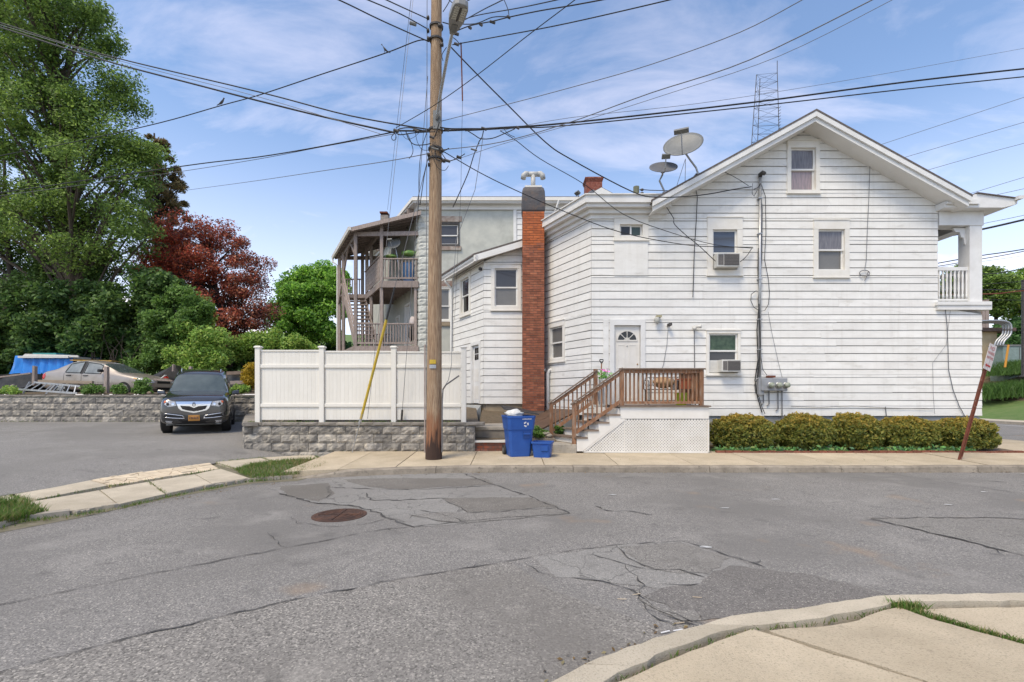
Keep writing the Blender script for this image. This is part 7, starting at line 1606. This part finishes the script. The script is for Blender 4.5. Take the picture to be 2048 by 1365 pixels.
# ------------------------------------------------------------------ terrace junk
TP = lambda u, v, d: P(u, v, d)
tp = thing('tarp_heap', tuple(TP(90, 760, 22.5)), 'blue tarpaulin draped over a tall heap with boards on top', 'tarp')
vs, fs = [], []; nx, nz_t = 26, 10; rr = random.Random(2)
for j in range(nz_t+1):
    for i in range(nx+1):
        s = i/nx; q = j/nz_t; u = 30+115*s - (8*(1-q) if i < 4 else 0)+4*(1-q)*math.sin(i); v = 752+(-752+712)*q + (6*math.sin(i*1.3)*(1-q))
        p = P(u, v, 22.3); p.y += .10*math.sin(i*1.7+j*.3)*(1-q*.6) - .15*(1-q); vs.append(p)
for j in range(nz_t):
    for i in range(nx): fs.append((j*(nx+1)+i, j*(nx+1)+i+1, (j+1)*(nx+1)+i+1, (j+1)*(nx+1)+i))
k0 = len(vs); vs += [vs[nz_t*(nx+1)+i]+Vector((0, 1.6, .02*math.sin(i))) for i in range(nx+1)]; fs += [(nz_t*(nx+1)+i, nz_t*(nx+1)+i+1, k0+i+1, k0+i) for i in range(nx)]
k1 = len(vs); vs += [Vector((p.x, p.y, 1.7)) for p in vs[k0:k0+nx+1]]; fs += [(k0+i, k0+i+1, k1+i+1, k1+i) for i in range(nx)]
M_TARP = mat('blue_tarp', (.015,.17,.56), (.02,.21,.62), scale=3, rough=.4, bump=.6, bscale=4)
MB().add(vs, fs).build('tarp', M_TARP, tp, smooth=True, fix=False)
MB().box(P(40,700,22.2).x, P(140,700,22.2).x, 22.1, 23.8, P(0,717,22.3).z, P(0,713,22.3).z).build('board', M_ACWHITE, tp)
MB().box(P(65,700,22.4).x, P(112,700,22.4).x, 22.4, 23.5, P(0,712.5,22.3).z, P(0,706,22.3).z).build('teal_sheet', mat('teal_sheet', (.05,.25,.22), (.08,.3,.27), scale=5), tp)
MB().prism([P(44,713,22.15), P(50,708,22.15), P(155,711,22.15), P(157,715,22.15)], (0,.06,0)).build('board', M_ACWHITE, tp)
ol = thing('timber_plank', tuple(P(190,724,21.6)), 'yellow brown timber planks lying behind the sedan roof', 'plank')
MB().bar(P(150,721.5,21.9), P(232,723,21.9), .5, .05).build('plank', mat('yellow_timber', (.45,.28,.07), (.3,.2,.07), scale=6, rough=.8), ol); MB().bar(P(160,724.5,21.8), P(226,726,21.8), .3, .06).build('plank', M_TRIM, ol)
# aluminium ladder lying on the wall edge
ld = thing('aluminium_ladder', tuple(P(100,782,18.9)), 'bent aluminium ladder lying tilted on the terrace edge', 'ladder')
A_, B_ = [P(68,765,19.1), P(160,773,18.9)], [P(38,779,18.9), P(155,787,18.8)]
for q in (A_, B_): MB().bar(q[0], q[1], .03, .07).build('rail', M_STEEL, ld)
for k in range(8):
    s = (k+.3)/8; MB().bar(A_[0].lerp(A_[1], s), B_[0].lerp(B_[1], s+.03), .035, .035).build('rung', M_STEEL, ld)
MB().bar(P(60,764,19.2), P(45,790,19.0), .03, .06).build('rail', M_STEEL, ld); MB().bar(P(48,790,18.9), P(150,789,18.8), .03, .06).build('rail', M_STEEL, ld); MB().bar(P(112,768,19.0), P(92,788,18.9), .03, .05).build('stay', M_STEEL, ld)
for i, (u, v0, v1, w, lbl) in enumerate(((66,732,768,5,'grey timber post beside the blue tarp'), (210,733,788,6.5,'weathered timber post standing in front of the sedan door'), (345,729,740,3,'post stub just left of the SUV roof'), (379,733,745,5,'short post stub behind the SUV roof'))):
    d = 19.2 if i < 2 else 20.5; o = MB().prism([P(u-w/2,v1+3,d), P(u+w/2,v1+3,d), P(u+w/2+.5,v0+1,d), P(u-w/2+1,v0,d)], (0,.13,0)).build('timber_post', M_WOODG); tag(o, lbl, 'post')
bl = MB().bar(P(78,763,19.3), P(186,765.5,19.2), .10, .12).build('fallen_rail', mat('pale_wood', (.34,.27,.2), (.24,.19,.14), scale=5, stretch=(1,6,6))); tag(bl, 'long pale fallen rail in front of the sedan flank', 'rail')
def sheetblob(name, pts, d, m, label, cat, dep=.8, seed=0):
    r_ = random.Random(seed); n = len(pts); top = [P(u, v, d)+Vector((0, r_.uniform(-.1,.1), 0)) for u, v in pts]; back = [p+Vector((0, dep, -.05)) for p in top]
    return tag(MB().add(top+back, [tuple(range(n))] + [(i, (i+1) % n, n+(i+1) % n, n+i) for i in range(n)]).build(name, m), label, cat)
M_BTARP = mat('black_tarp', (.02,.02,.021), (.05,.048,.045), scale=3, rough=.45, bump=.8, bscale=5)
sheetblob('black_tarp', [(-40,752),(20,748),(60,747),(70,760),(62,772),(30,779),(-40,778)], 20.2, M_BTARP, 'sagging black tarp at the far left end of the terrace', 'tarp', 1.2, 1)
sheetblob('black_tarp', [(300,752),(330,738),(350,730),(362,745),(372,760),(350,768),(305,762)], 21.5, M_BTARP, 'dark sheet heaped behind the SUV bonnet side', 'tarp', 1.0, 2)
sheetblob('black_tarp', [(445,752),(460,749),(490,748),(505,752),(505,776),(450,772)], 20.5, M_BTARP, 'dark sheet under a timber behind the golden shrub', 'tarp', 1.0, 3)
for i, (a, b_, d, lbl) in enumerate((((455,747),(505,745),20.3,'dark timber on the terrace right of the SUV'), ((462,766),(505,764),19.6,'second dark timber lower on the terrace right of the SUV'), ((-20,757),(62,747),19.8,'pole along the top of the left black tarp'), ((5,781),(28,770),19.2,'short stick poking up at the left wall edge'), ((268,745),(300,752),22.5,'thin broken branch behind the sedan bonnet'), ((306,759),(345,762),20.3,'rail lying behind the sedan nose'))):
    tag(MB().bar(P(*a, d), P(*b_, d), .14 if i < 2 else .06, .14 if i < 2 else .06).build('timber_beam', M_WOODG if i != 0 else M_WOODT), lbl, 'timber')
rc = thing('red_white_toy', tuple(P(325,758,20)), 'small red and white plastic object behind the sedan nose', 'object')
MB().prism([P(322,757,20), P(333,757,20), P(329,752,20)], (0,.15,0)).build('red_part', M_TAIL, rc); MB().prism([P(320,757,19.98), P(329,750,19.98), P(330,752,19.98), P(323,757,19.98)], (0,.1,0)).build('white_part', M_ACWHITE, rc)
tag(blob(P(298,786,18.8), .07, 8, (1.3,1,.8), .05, 3).build('pale_ball', mat('pale_ball', (.5,.36,.28), rough=.7), smooth=True), 'pale deflated ball on the wall cap in front of the sedan', 'ball')
# ------------------------------------------------------------------ trees and shrubs
M_BARK = mat('bark', (.11,.085,.065), (.06,.048,.038), scale=9, rough=.95, stretch=(3,3,.6), bump=.5, bscale=14)
M_BARKD = mat('dark_bark', (.055,.043,.035), (.035,.028,.024), scale=9, rough=.95, stretch=(3,3,.6))
def ell(px, d, n, seed, dep=1.0, gap=0.0):
    """clump centres inside ellipses given in photo pixels at depth d"""
    r = np.random.default_rng(seed); out = []; area = [a[2]*a[3] for a in px]; tot = sum(area)
    for (u, v, ru, rv), ar_ in zip(px, area):
        k = max(1, int(round(n*ar_/tot)))
        while k > 0:
            x, y, z = r.uniform(-1,1,3)
            if x*x+y*y+z*z <= 1:
                p = P(u+x*ru, v+y*rv, d); p.y += z*ru*d/F*dep; p.x *= (p.y/d)**.5; out.append(p); k -= 1
    return out
def crown(clumps, per, rad, seed, flat=.75, hang=0.0):
    r = np.random.default_rng(seed); pts = []
    for c in clumps:
        k = int(per*r.uniform(.6,1.4)); q = rad*r.uniform(.65,1.35); g = r.normal(size=(k,3)); g /= np.linalg.norm(g, axis=1)[:,None]; g *= (r.uniform(0,1,k)**.45)[:,None]*q
        g[:,2] *= flat; g[:,2] -= hang*np.hypot(g[:,0], g[:,1])
        pts.append(np.array(c)+g)
    return np.concatenate(pts)
def limbs(root, base, top, clumps, r0, m, seed, share=.25, name='limb', bend=.5):
    r = random.Random(seed); base, top = Vector(base), Vector(top); cs = [Vector(c) for c in clumps]; r.shuffle(cs); n = int(len(cs)*share)
    trunk = [base.lerp(top, s)+Vector((math.sin(s*5+seed)*.12, math.cos(s*4)*.1, 0)) for s in np.linspace(0,1,9)]
    MB().tube(trunk, [r0*(1-.85*i/8)+.015 for i in range(9)], 10).build('trunk', m, root, smooth=True)
    b = MB()
    for c in cs[:n]:
        zt = max(0.12, min(.95, (c.z-base.z)/(top.z-base.z)-r.uniform(.08,.3))); a = base.lerp(top, zt)+Vector((math.sin(zt*5+seed)*.12, math.cos(zt*4)*.1, 0)); mid = a.lerp(c, .5)+Vector((0,0,(c-a).length*.10*bend)); l = (c-a).length
        rr_ = min(r0*.45*(1-zt*.7), .02+.016*l); b.tube([a, a.lerp(mid,.5)+Vector((r.uniform(-.1,.1),r.uniform(-.1,.1),0)), mid, mid.lerp(c,.6)+Vector((r.uniform(-.1,.1),r.uniform(-.1,.1),r.uniform(-.1,.1))), c], [rr_, rr_*.8, rr_*.6, rr_*.38, rr_*.12], 5)
    tag(b.build('branches', m, root), kind='stuff')
def shade(lo_, hi_, amt=.35):                                       # older inner and lower leaves differ from young outer ones
    def f(p, c, r): return c
    return f
# big ash-like tree at the left
D1 = 25.0
bt = thing('broadleaf_tree', tuple(P(150, 745, D1)), 'very tall airy green tree at the left reaching past the top of the picture', 'tree')
cl = ell([(40,-40,140,90),(60,50,130,80),(150,60,55,45),(20,150,110,80),(130,160,95,70),(205,215,45,45),(60,260,130,80),(190,270,95,70),(30,380,120,80),(170,370,130,80),(255,350,45,45),(70,480,150,80),(220,460,100,70)], D1, 360, 1, .9)
cl += ell([(195,30,25,18),(215,85,25,14),(238,170,22,16),(262,210,20,12),(300,310,22,16),(75,5,20,14)], D1, 26, 2, .8)
PAL_G = [(.066,.108,.023),(.094,.146,.030),(.043,.074,.018),(.135,.195,.040)]
foliage('crown', crown(cl, 330, .95, 3, .7), .095, PAL_G, bt, 1)
limbs(bt, P(165,745,D1)-Z3*.3, P(90,-60,D1), cl, .34, M_BARK, 3, .45)
bt2 = thing('broadleaf_tree', tuple(P(40, 745, D1-.5)), 'second leafy green tree trunk behind the blue tarp', 'tree')
cl = ell([(20,560,120,80),(120,570,110,80),(-60,450,80,120),(-60,250,60,160)], D1+.8, 110, 4, .8)
foliage('crown', crown(cl, 480, .85, 5, .8), .095, [(.046,.084,.02),(.064,.11,.026),(.034,.062,.017)], bt2, 2); limbs(bt2, P(40,745,D1)-Z3*.3, P(10,300,D1), cl, .2, M_BARKD, 8, .35)
# vine covered undergrowth behind the sedan
vn = thing('vine_thicket', tuple(P(150, 745, 23.6)), 'dark vine covered thicket behind the tarp and sedan', 'thicket')
cl = ell([(-60,690,70,50),(30,690,100,45),(130,680,110,50),(230,680,100,60),(250,600,90,60),(330,680,70,50),(320,640,50,40),(300,715,60,25),(160,620,120,55),(40,625,90,50),(310,590,60,50)], 23.9, 150, 6, .5)
foliage('foliage', crown(cl, 330, .55, 7, .8), .135, [(.032,.064,.017),(.052,.096,.024),(.022,.046,.014),(.075,.125,.03)], vn, 3)
b = MB(); r = random.Random(5)
for k in range(16):
    u = r.uniform(180,330); a = P(u, 745, 23.3); b.tube([a, a+Vector((r.uniform(-.4,.4),0,r.uniform(.6,1.2))), a+Vector((r.uniform(-.9,.9),r.uniform(-.3,.3),r.uniform(1.5,3)))], [.025,.018,.006], 5)
tag(b.build('stems', M_BARK, vn), kind='stuff')
struct_b = MB()
# dense wood closing the view behind the terrace
wd_ = ell([(-150,640,150,110),(20,690,160,60),(200,690,130,60),(330,690,90,55),(430,705,60,40),(500,715,50,28),(560,715,60,30),(650,715,60,30)], 38, 260, 201, .5)
tag(foliage('far_wood', crown(wd_, 300, 1.2, 202, .8), .24, [(.030,.065,.016),(.045,.09,.02),(.022,.05,.014)], None, 203), 'dark wood closing the view behind the yards', 'wood', kind='stuff')
# brown-green conifer
cf = thing('conifer_tree', tuple(P(318, 730, 31)), 'thinning brownish conifer standing behind the red maple', 'tree')
cl = []; r = random.Random(3)
for k in range(130):
    s = r.random()**.8; v = 275+s*300; w = 14+58*s**.8; u = 322+r.uniform(-1,1)*w+8*s; p = P(u, v+10*abs(u-312)/60, 31); p.y += r.uniform(-1,1)*w*31/F; cl.append(p)
foliage('crown', crown(cl, 170, .42, 9, .5, .5), .10, [(.14,.098,.045),(.10,.09,.036),(.07,.06,.03),(.17,.12,.055)], cf, 4, elong=2.6); limbs(cf, P(318,735,31), P(312,268,31), cl, .22, M_BARKD, 5, .8, bend=-.8)
# red maple
rm = thing('red_maple', tuple(P(440, 735, 27.5)), 'broad Japanese maple with deep red layered foliage', 'tree')
cl = ell([(370,470,65,30),(340,505,55,32),(430,460,40,25),(330,550,55,30),(400,530,70,35),(450,500,45,30),(470,555,55,32),(500,540,38,26),(420,590,75,35),(500,600,42,40),(460,640,75,35),(520,650,28,30),(400,640,40,30),(485,690,45,18),(530,610,18,30)], 27.5, 150, 11, 1.0)
def side_light(p, c, r):  # lit left and shaded right side painted into the leaf colour
    x = (p[:,0]*F/p[:,1]+CX-330)/200; k = np.clip(x, 0, 1)[:,None]; return c*(1-k)+c*k*np.array([.55,.85,1.1])
foliage('crown', crown(cl, 330, .70, 12, .7, .08), .085, [(.32,.056,.028),(.20,.044,.025),(.11,.036,.024),(.33,.095,.04)], rm, 5, mat('red_leaf', (.2,.03,.02), rough=.5, spec=.35, attr='Col', transl=.28), colf=side_light)
limbs(rm, P(452,735,27.5), P(425,470,27.5), cl, .20, M_BARKD, 7, .6)
# fresh green tree behind the fence
gt = thing('broadleaf_tree', tuple(P(618, 735, 36)), 'rounded bright green tree between the red maple and the timber porch', 'tree')
cl = ell([(600,590,45,40),(645,580,42,40),(625,560,40,20),(578,610,32,32),(660,610,30,40),(600,650,60,35),(650,660,45,30),(560,640,25,25)], 36, 100, 13, .9) + ell([(606,552,8,10),(648,545,9,12),(575,570,10,14),(675,560,12,14)], 36, 16, 14, .5)
foliage('crown', crown(cl, 420, .72, 15, .9), .15, [(.13,.25,.034),(.18,.31,.045),(.095,.19,.03),(.065,.135,.026)], gt, 6); limbs(gt, P(622,740,36), P(620,560,36), cl, .26, M_BARKD, 9, .5)
def shrub(name, ells, d, n, per, rad, size, pal, label, cat, base, seed, flat=.85, m=None, group=None, stems=8, elong=1.7):
    t = thing(name, tuple(base), label, cat, group); cl = ell(ells, d, n, seed, .8)+ell([(u, v-rv*.1, ru*1.22, rv*1.25) for u, v, ru, rv in ells], d, max(3, n//4), seed+7, .8)
    foliage('foliage', crown(cl, per*.85, rad*1.12, seed+1, flat), size, pal, t, seed, m, elong=elong)
    b = MB(); r = random.Random(seed)
    for c in r.sample(cl, min(stems, len(cl))): b.tube([Vector(base), Vector(base).lerp(Vector(c), .5)+Vector((r.uniform(-.1,.1),0,.05)), Vector(c)], [.03,.02,.006], 5)
    tag(b.build('stems', M_BARKD, t), kind='stuff'); return t
PAL_Y = [(.115,.195,.036),(.15,.23,.042),(.08,.145,.03),(.18,.23,.05)]; PAL_M = [(.065,.12,.026),(.088,.15,.032),(.046,.088,.022)]
shrub('leafy_shrub', [(395,690,55,35),(430,720,38,22),(370,720,35,22),(400,735,50,14)], 22.6, 42, 330, .40, .085, PAL_Y, 'yellow green shrub right behind the SUV roof', 'shrub', P(400,748,22.6), 21)
shrub('leafy_shrub', [(345,650,45,40),(385,625,30,25),(365,600,22,25),(330,710,35,30),(300,725,40,18)], 23.2, 48, 330, .42, .10, PAL_M, 'mid green sapling thicket between the sedan and the red maple', 'shrub', P(350,748,23.2), 23)
shrub('leafy_shrub', [(400,620,20,26),(405,650,25,20)], 24.5, 18, 260, .42, .10, PAL_Y, 'light green sapling rising in front of the red maple', 'shrub', P(405,748,24.5), 25)
shrub('small_tree', [(500,690,32,20),(550,685,40,18),(480,705,18,14),(600,695,40,12)], 25, 36, 300, .42, .09, PAL_Y, 'bright small tree spreading behind the vinyl fence', 'tree', P(497,760,25), 27)
shrub('golden_shrub', [(501,745,10,14),(500,765,9,18)], 19.6, 16, 330, .20, .05, [(.22,.15,.012),(.17,.13,.015),(.26,.18,.015)], 'golden yellow shrub at the left end of the fence', 'shrub', P(501,785,19.6), 29)
shrub('weed_clump', [(286,772,12,10),(280,782,12,6),(292,783,10,7)], 18.9, 12, 120, .18, .07, PAL_M, 'leafy weed growing over the sedan front wheel', 'weed', P(272,789,18.9), 31)
for i, (u, v, w, lbl) in enumerate(((20,783,30,'low grass tuft at the left end of the terrace edge'), (185,781,18,'low weeds under the sedan doors'), (480,780,14,'small weeds on the terrace behind the fence end'), (240,782,10,'weed tuft beside the timber post'))):
    shrub('weed_clump', [(u,v,w,6)], 18.95, 10, 110, .17, .06, PAL_Y if i % 2 == 0 else PAL_M, lbl, 'weed', P(u,789,18.95), 33+i)
# hedge of clipped shrubs in front of the house, yellow tipped
HP = [(1487,870,62,39),(1608,867,51,37),(1710,866,46,38),(1811,869,52,34),(1924,871,58,35)]
HL = ['first clipped shrub of the hedge next to the lattice skirt','second clipped shrub along the hedge from the stoop','middle clipped shrub of the hedge below the meter side wall','fourth clipped shrub along the hedge from the stoop','last clipped shrub of the hedge by the house corner behind the sign post']
for i, (u, v, ru, rv) in enumerate(HP):
    d = 12.75; rng_ = np.random.default_rng(50+i); n = 15000; sx_, sz_ = ru*d/F, rv*d/F; sy_ = .52
    t = thing('clipped_shrub', tuple(P(u, 905, 12.6)), HL[i], 'shrub', 'hedge shrubs in front of the house')
    g = rng_.normal(size=(n,3)); nl = np.sign(g)*np.abs(g)**.8; g = nl/np.linalg.norm(nl, axis=1)[:,None]; ex_ = 2.25
    g /= (np.abs(g)**ex_).sum(1)[:,None]**(1/ex_)
    rad = 1-.28*rng_.uniform(0,1,n)**2.2
    c = np.array(P(u, v, d)); lump = np.array([.20*noise.noise(Vector(q_*2.6)+Vector((i*9,0,0)))+.12*noise.noise(Vector(q_*7)+Vector((i*5,3,0))) for q_ in g]); pts = c+g*(rad+lump)[:,None]*np.array([sx_,sy_,sz_])
    pts = pts[pts[:,2] > .24]
    top = c[2]+sz_
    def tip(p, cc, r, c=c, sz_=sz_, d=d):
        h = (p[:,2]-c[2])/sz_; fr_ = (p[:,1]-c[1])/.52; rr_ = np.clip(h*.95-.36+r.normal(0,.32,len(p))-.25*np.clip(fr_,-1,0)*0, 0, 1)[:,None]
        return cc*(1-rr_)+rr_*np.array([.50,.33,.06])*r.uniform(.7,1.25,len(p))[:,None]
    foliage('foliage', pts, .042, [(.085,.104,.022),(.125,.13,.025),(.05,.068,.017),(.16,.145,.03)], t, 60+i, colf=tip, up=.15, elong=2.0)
    b = MB(); r = random.Random(i)
    for k in range(14): b.tube([P(u+r.uniform(-10,10), 904, 12.7), P(u+r.uniform(-.7,.7)*ru, 880, 12.7)+Y3*r.uniform(-.3,.3), P(u+r.uniform(-.8,.8)*ru, v-rv*.3, 12.7)+Y3*r.uniform(-.3,.3)], [.02,.014,.005], 5)
    tag(b.build('stems', M_BARKD, t), kind='stuff')
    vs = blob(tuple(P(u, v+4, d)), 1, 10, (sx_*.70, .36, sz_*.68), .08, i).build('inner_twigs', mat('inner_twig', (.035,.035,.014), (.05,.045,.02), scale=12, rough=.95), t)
# ground cover, edging bricks under the hedge
r2 = np.random.default_rng(77); n = 2600
px = r2.uniform(1425,2000,n); gpts = np.array([P(u, 905, 12.05+r2.uniform(0,.35)) for u in px]); gpts[:,2] = .19+np.abs(r2.normal(0,.05,n)); gpts[:,0] = [P(u, 905, 12.2).x for u in px]
keep = (np.sin(px*.05)+np.sin(px*.021+1)) > -.6+r2.uniform(-.6,.6,n); gpts = gpts[keep]
tag(foliage('ground_cover', gpts, .065, [(.05,.13,.04),(.08,.18,.05),(.12,.16,.05),(.05,.10,.05)], None, 70), 'low green ground cover under the hedge', 'ground cover', kind='stuff')
edg = thing('brick_edging', (8, 12.0, .16), 'row of reddish bricks edging the hedge bed', 'edging')
ebm = MB().box(-.098, .098, -.05, .05, -.05, .045).mesh('brick', mat('edging_brick', (.22,.075,.045), (.14,.06,.04), scale=8, rough=.95, rnd=.25))
for k in range(36):
    o = link('brick', ebm, edg); r = random.Random(k); o.location = (5.25+k*.215, 11.99+r.uniform(-.01,.01), .19+r.uniform(-.015,.008)); o.rotation_euler = (0, 0, r.uniform(-.04,.04))
# grass in verges and joints
def grass(name, area_pts, n, h, pal, seed, label=None, z=.06, spread=None):
    r_ = np.random.default_rng(seed); P_ = np.array(area_pts)
    k = len(P_); tri = r_.integers(1, k-1, n); a = r_.uniform(0,1,(n,1)); b_ = r_.uniform(0,1,(n,1)); f = a+b_ > 1; a[f] = 1-a[f]; b_[f] = 1-b_[f]
    base = P_[0]+(P_[tri]-P_[0])*a+(P_[np.minimum(tri+1, k-1)]-P_[0])*b_
    return blades(name, base, h, pal, seed)
def blades(name, base, h, pal, seed):
    r_ = np.random.default_rng(seed); n = len(base); hh = h*r_.uniform(.4,1.25,(n,1)); ang = r_.uniform(0,6.28,n); w = .006+.05*hh; t = np.c_[np.cos(ang), np.sin(ang), np.zeros(n)]; ln = np.c_[r_.normal(0,.5,n), r_.normal(0,.5,n), np.ones(n)]
    tip_ = base+ln*hh; mid = base+ln*hh*.5*[.7,.7,1.15]
    v = np.stack([base-t*w*.5, base+t*w*.5, mid+t*w*.35, mid-t*w*.35, tip_], 1).reshape(-1,3)
    fs = []; 
    for i in range(n): k = 5*i; fs.append((k,k+1,k+2,k+3)); fs.append((k+3,k+2,k+4))
    me = bpy.data.meshes.new(name); me.from_pydata(v.tolist(), [], fs); pl_ = np.array(pal); c = pl_[r_.integers(0,len(pl_),n)]*r_.uniform(.75,1.25,(n,1)); ca = me.color_attributes.new('Col','FLOAT_COLOR','POINT')
    ca.data.foreach_set('color', np.repeat(np.c_[c, np.ones(n)], 5, 0).ravel().astype(np.float32)); me.materials.append(M_LEAF); o = link(name, me, None); o['kind'] = 'stuff'; return o
PAL_GR = [(.09,.18,.03),(.12,.22,.04),(.16,.22,.05),(.26,.24,.09)]
grass('verge_grass', SL((1365,298),(1480,262),(1700,238),(1890,232),(1925,275),(1740,322),(1480,345)), 3600, .085, PAL_GR, 1)
grass('dry_verge_grass', SL((1700,238),(1890,232),(1925,278),(1740,322)), 900, .08, [(.33,.27,.12),(.28,.22,.1)], 2)
grass('verge_grass', SL((-800,700),(-420,575),(0,488),(150,482),(285,545),(150,580),(-10,615),(-260,690),(-800,880)), 6500, .12, PAL_GR, 3)
def strip(pts, w, n, seed, h=.05, zf_=None):
    r_ = np.random.default_rng(seed); P_ = [Vector(p) for p in pts]; L_ = [(b_-a).length for a, b_ in zip(P_[:-1], P_[1:])]; tot = sum(L_); out = []
    for _ in range(n):
        q = r_.uniform(0, tot)
        for (a, b_), l in zip(zip(P_[:-1], P_[1:]), L_):
            if q <= l: break
            q -= l
        if noise.noise(Vector((q*1.1+seed, seed*3.1, 0))) < -.12 and r_.uniform() < .8: continue
        p = a.lerp(b_, min(1, q/l)); out.append((p.x+r_.normal(0,w), p.y+r_.normal(0,w), p.z-.02))
    return blades('joint_grass', np.array(out), h, PAL_GR, seed)
strip(SL((40,425),(480,340),(1230,248),(1530,220)), .03, 900, 5); strip(SL((215,466),(640,386),(1300,286)), .02, 420, 6); strip(SL((868,362),(970,436)), .02, 160, 7); strip(SL((1255,247),(1380,286),(1465,342)), .02, 200, 8)
strip(SL((-200,700),(130,590),(440,556),(700,512),(960,452),(1200,405),(1440,358),(1740,335)), .035, 1600, 9, .05); strip(SL((30,430),(165,478)), .02, 150, 10); strip(SL((1530,220),(1600,246)), .02, 120, 11); strip(SL((1830,203),(1890,240)), .02, 160, 12)
strip(n4((432,985),(560,935),(700,870),(860,810),(985,774),(1230,755),(1400,725),(1545,685)), .012, 900, 13, .035); strip(n4((1545,684),(1640,715),(1900,790),(2048,832),(2200,875)), .015, 620, 14, .045); strip(n4((1540,690),(1600,690),(1660,700)), .03, 300, 15, .06)
strip([G(u, 944, .015) for u in (600,700,800,950,1100,1300)], .02, 130, 16, .03); strip([(x, 12.22, .22) for x in (-6.8,-5,-3,-1.2)], .03, 220, 17, .05); strip([(x, 11.96, .2) for x in (2,3,5)], .03, 90, 18, .05)
strip([Vector((w0-.05,12.25,.25)), Vector((w0-.05,12.3,.3))+A3*3], .03, 300, 19, .07); strip([(x, 18.44, .62) for x in (-22,-18,-14,-10)], .05, 420, 20, .07)
strip([(x, 11.0+.3*math.sin(x*3), .17) for x in (-1,0,1,2,4,8,12)], .12, 40, 21, .035)
strip([Vector((vx(500), 12.33, .95)), Vector((vx(925), 12.33, .95))], .03, 900, 22, .06)
# land across the street
r3 = np.random.default_rng(9)
bx_ = np.c_[r3.uniform(30.4,40,9000), r3.uniform(16,45,9000)]; base = np.c_[bx_, .10+(bx_[:,0]-30.2)*.04]
blades('lawn_grass', base, .10, PAL_GR, 31)
for i, (u, v, w, h_, lbl) in enumerate(((2000,775,60,28,'long mound of ornamental grass nearest the lawn'), (2050,770,50,30,'mound of ornamental grass at the street post'), (2010,738,40,16,'upper mound of ornamental grass below the cabinet'), (2045,725,40,18,'highest mound of ornamental grass on the bank'))):
    d = 33.2 if i < 2 else 35; cen = np.array(P(u, v+h_*.6, d)); t = r3.normal(size=(2600,3))*[w*d/F*.45, .8, .1]; b0 = cen+t; b0[:,2] = cen[2]-np.abs(t[:,0])*.15
    o = blades('ornamental_grass', b0, h_*d/F*.9, [(.10,.19,.04),(.13,.23,.05),(.08,.15,.035)], 40+i); del o['kind']; tag(o, lbl, 'grass mound')
for i, (u, v, ru, rv, d, lbl, pal) in enumerate(((1990,585,45,45,60,'bushy tree rising behind the tan building', PAL_G), (2045,590,45,50,64,'lighter bushy tree on the hill right of the tan building', PAL_Y), (2040,680,50,45,58,'dark tree low on the hill behind the cabinet', [(.03,.07,.02),(.045,.095,.025)]), (2110,600,60,60,62,'tree on the hill beyond the slim dark post', PAL_G), (1930,580,50,45,64,'tree on the hill hidden behind the balcony', PAL_G))):
    t = thing('hill_tree', tuple(P(u, 745, d)), lbl, 'tree', 'trees on the hill across the street'); cl = ell([(u,v,ru,rv)], d, 60, 80+i, .8)
    foliage('crown', crown(cl, 260, 1.05, 90+i, .8), .24, pal, t, 85+i); limbs(t, P(u,745,d), P(u,v-rv*.4,d), cl, .3, M_BARKD, i, .3)
# fence-side grass hill at the left gap, plants in the side yard, chimney foot weeds
blades('slope_grass', np.c_[r3.uniform(-16,-9,5000), r3.uniform(24,40,5000), np.full(5000,2.1)], .3, PAL_GR, 50)
for i, (u, v, d, s_, lbl) in enumerate(((1082,864,12.7,.07,'small weed beside the tall recycling cart'), (1120,860,12.9,.08,'weeds growing under the stoop stair rail'), (1068,868,12.6,.08,'tiny weed on the stones behind the recycling carts'))):
    shrub('weed_clump', [(u,v,14,7)], d, 8, 60, s_, .06, PAL_M, lbl, 'weed', P(u,v+8,d), 95+i, stems=3)
for i, (u, v) in enumerate(((1072,873),(1083,869),(1092,868),(1098,872))):
    tag(blob(P(u, v, 12.62), .07, 6, (1.4,1,.8), .3, i).build('loose_stone', M_KERB), ['flat pale stone nearest the tall recycling cart','rounded pale stone second from the tall recycling cart','pale stone by the weeds behind the small bin','pale stone closest to the stoop stair post'][i], 'stone', 'loose stones by the steps')

# leaf litter and grit in the gutters and joints
r5 = np.random.default_rng(123); lp_ = []
for a, b_, n, w in ((G(600,950,.012), G(860,946,.012), 90, .10), (G(860,946,.012), G(2040,945,.012), 130, .06), (G(1120,1350,.012), G(1400,1250,.012), 60, .08), (G(1400,1256,.012), G(1800,1196,.012), 50, .06), (Vector((4.6,11.93,.185)), Vector((13,11.93,.185)), 160, .07), (Vector((-4.4,12.1,.205)), Vector((4,12.1,.205)), 70, .08), (G(100,1040,.012), G(560,965,.012), 90, .06)):
    for _ in range(n):
        p = a.lerp(b_, r5.uniform()); lp_.append((p.x+r5.normal(0,w), p.y+r5.normal(0,w)*(1 if w > .07 else .6), p.z))
lp_ = np.array(lp_); lo = foliage('leaf_litter', lp_, .022, [(.12,.08,.035),(.08,.055,.03),(.15,.13,.07),(.06,.05,.04)], None, 300, up=3.0); lo['kind'] = 'stuff'
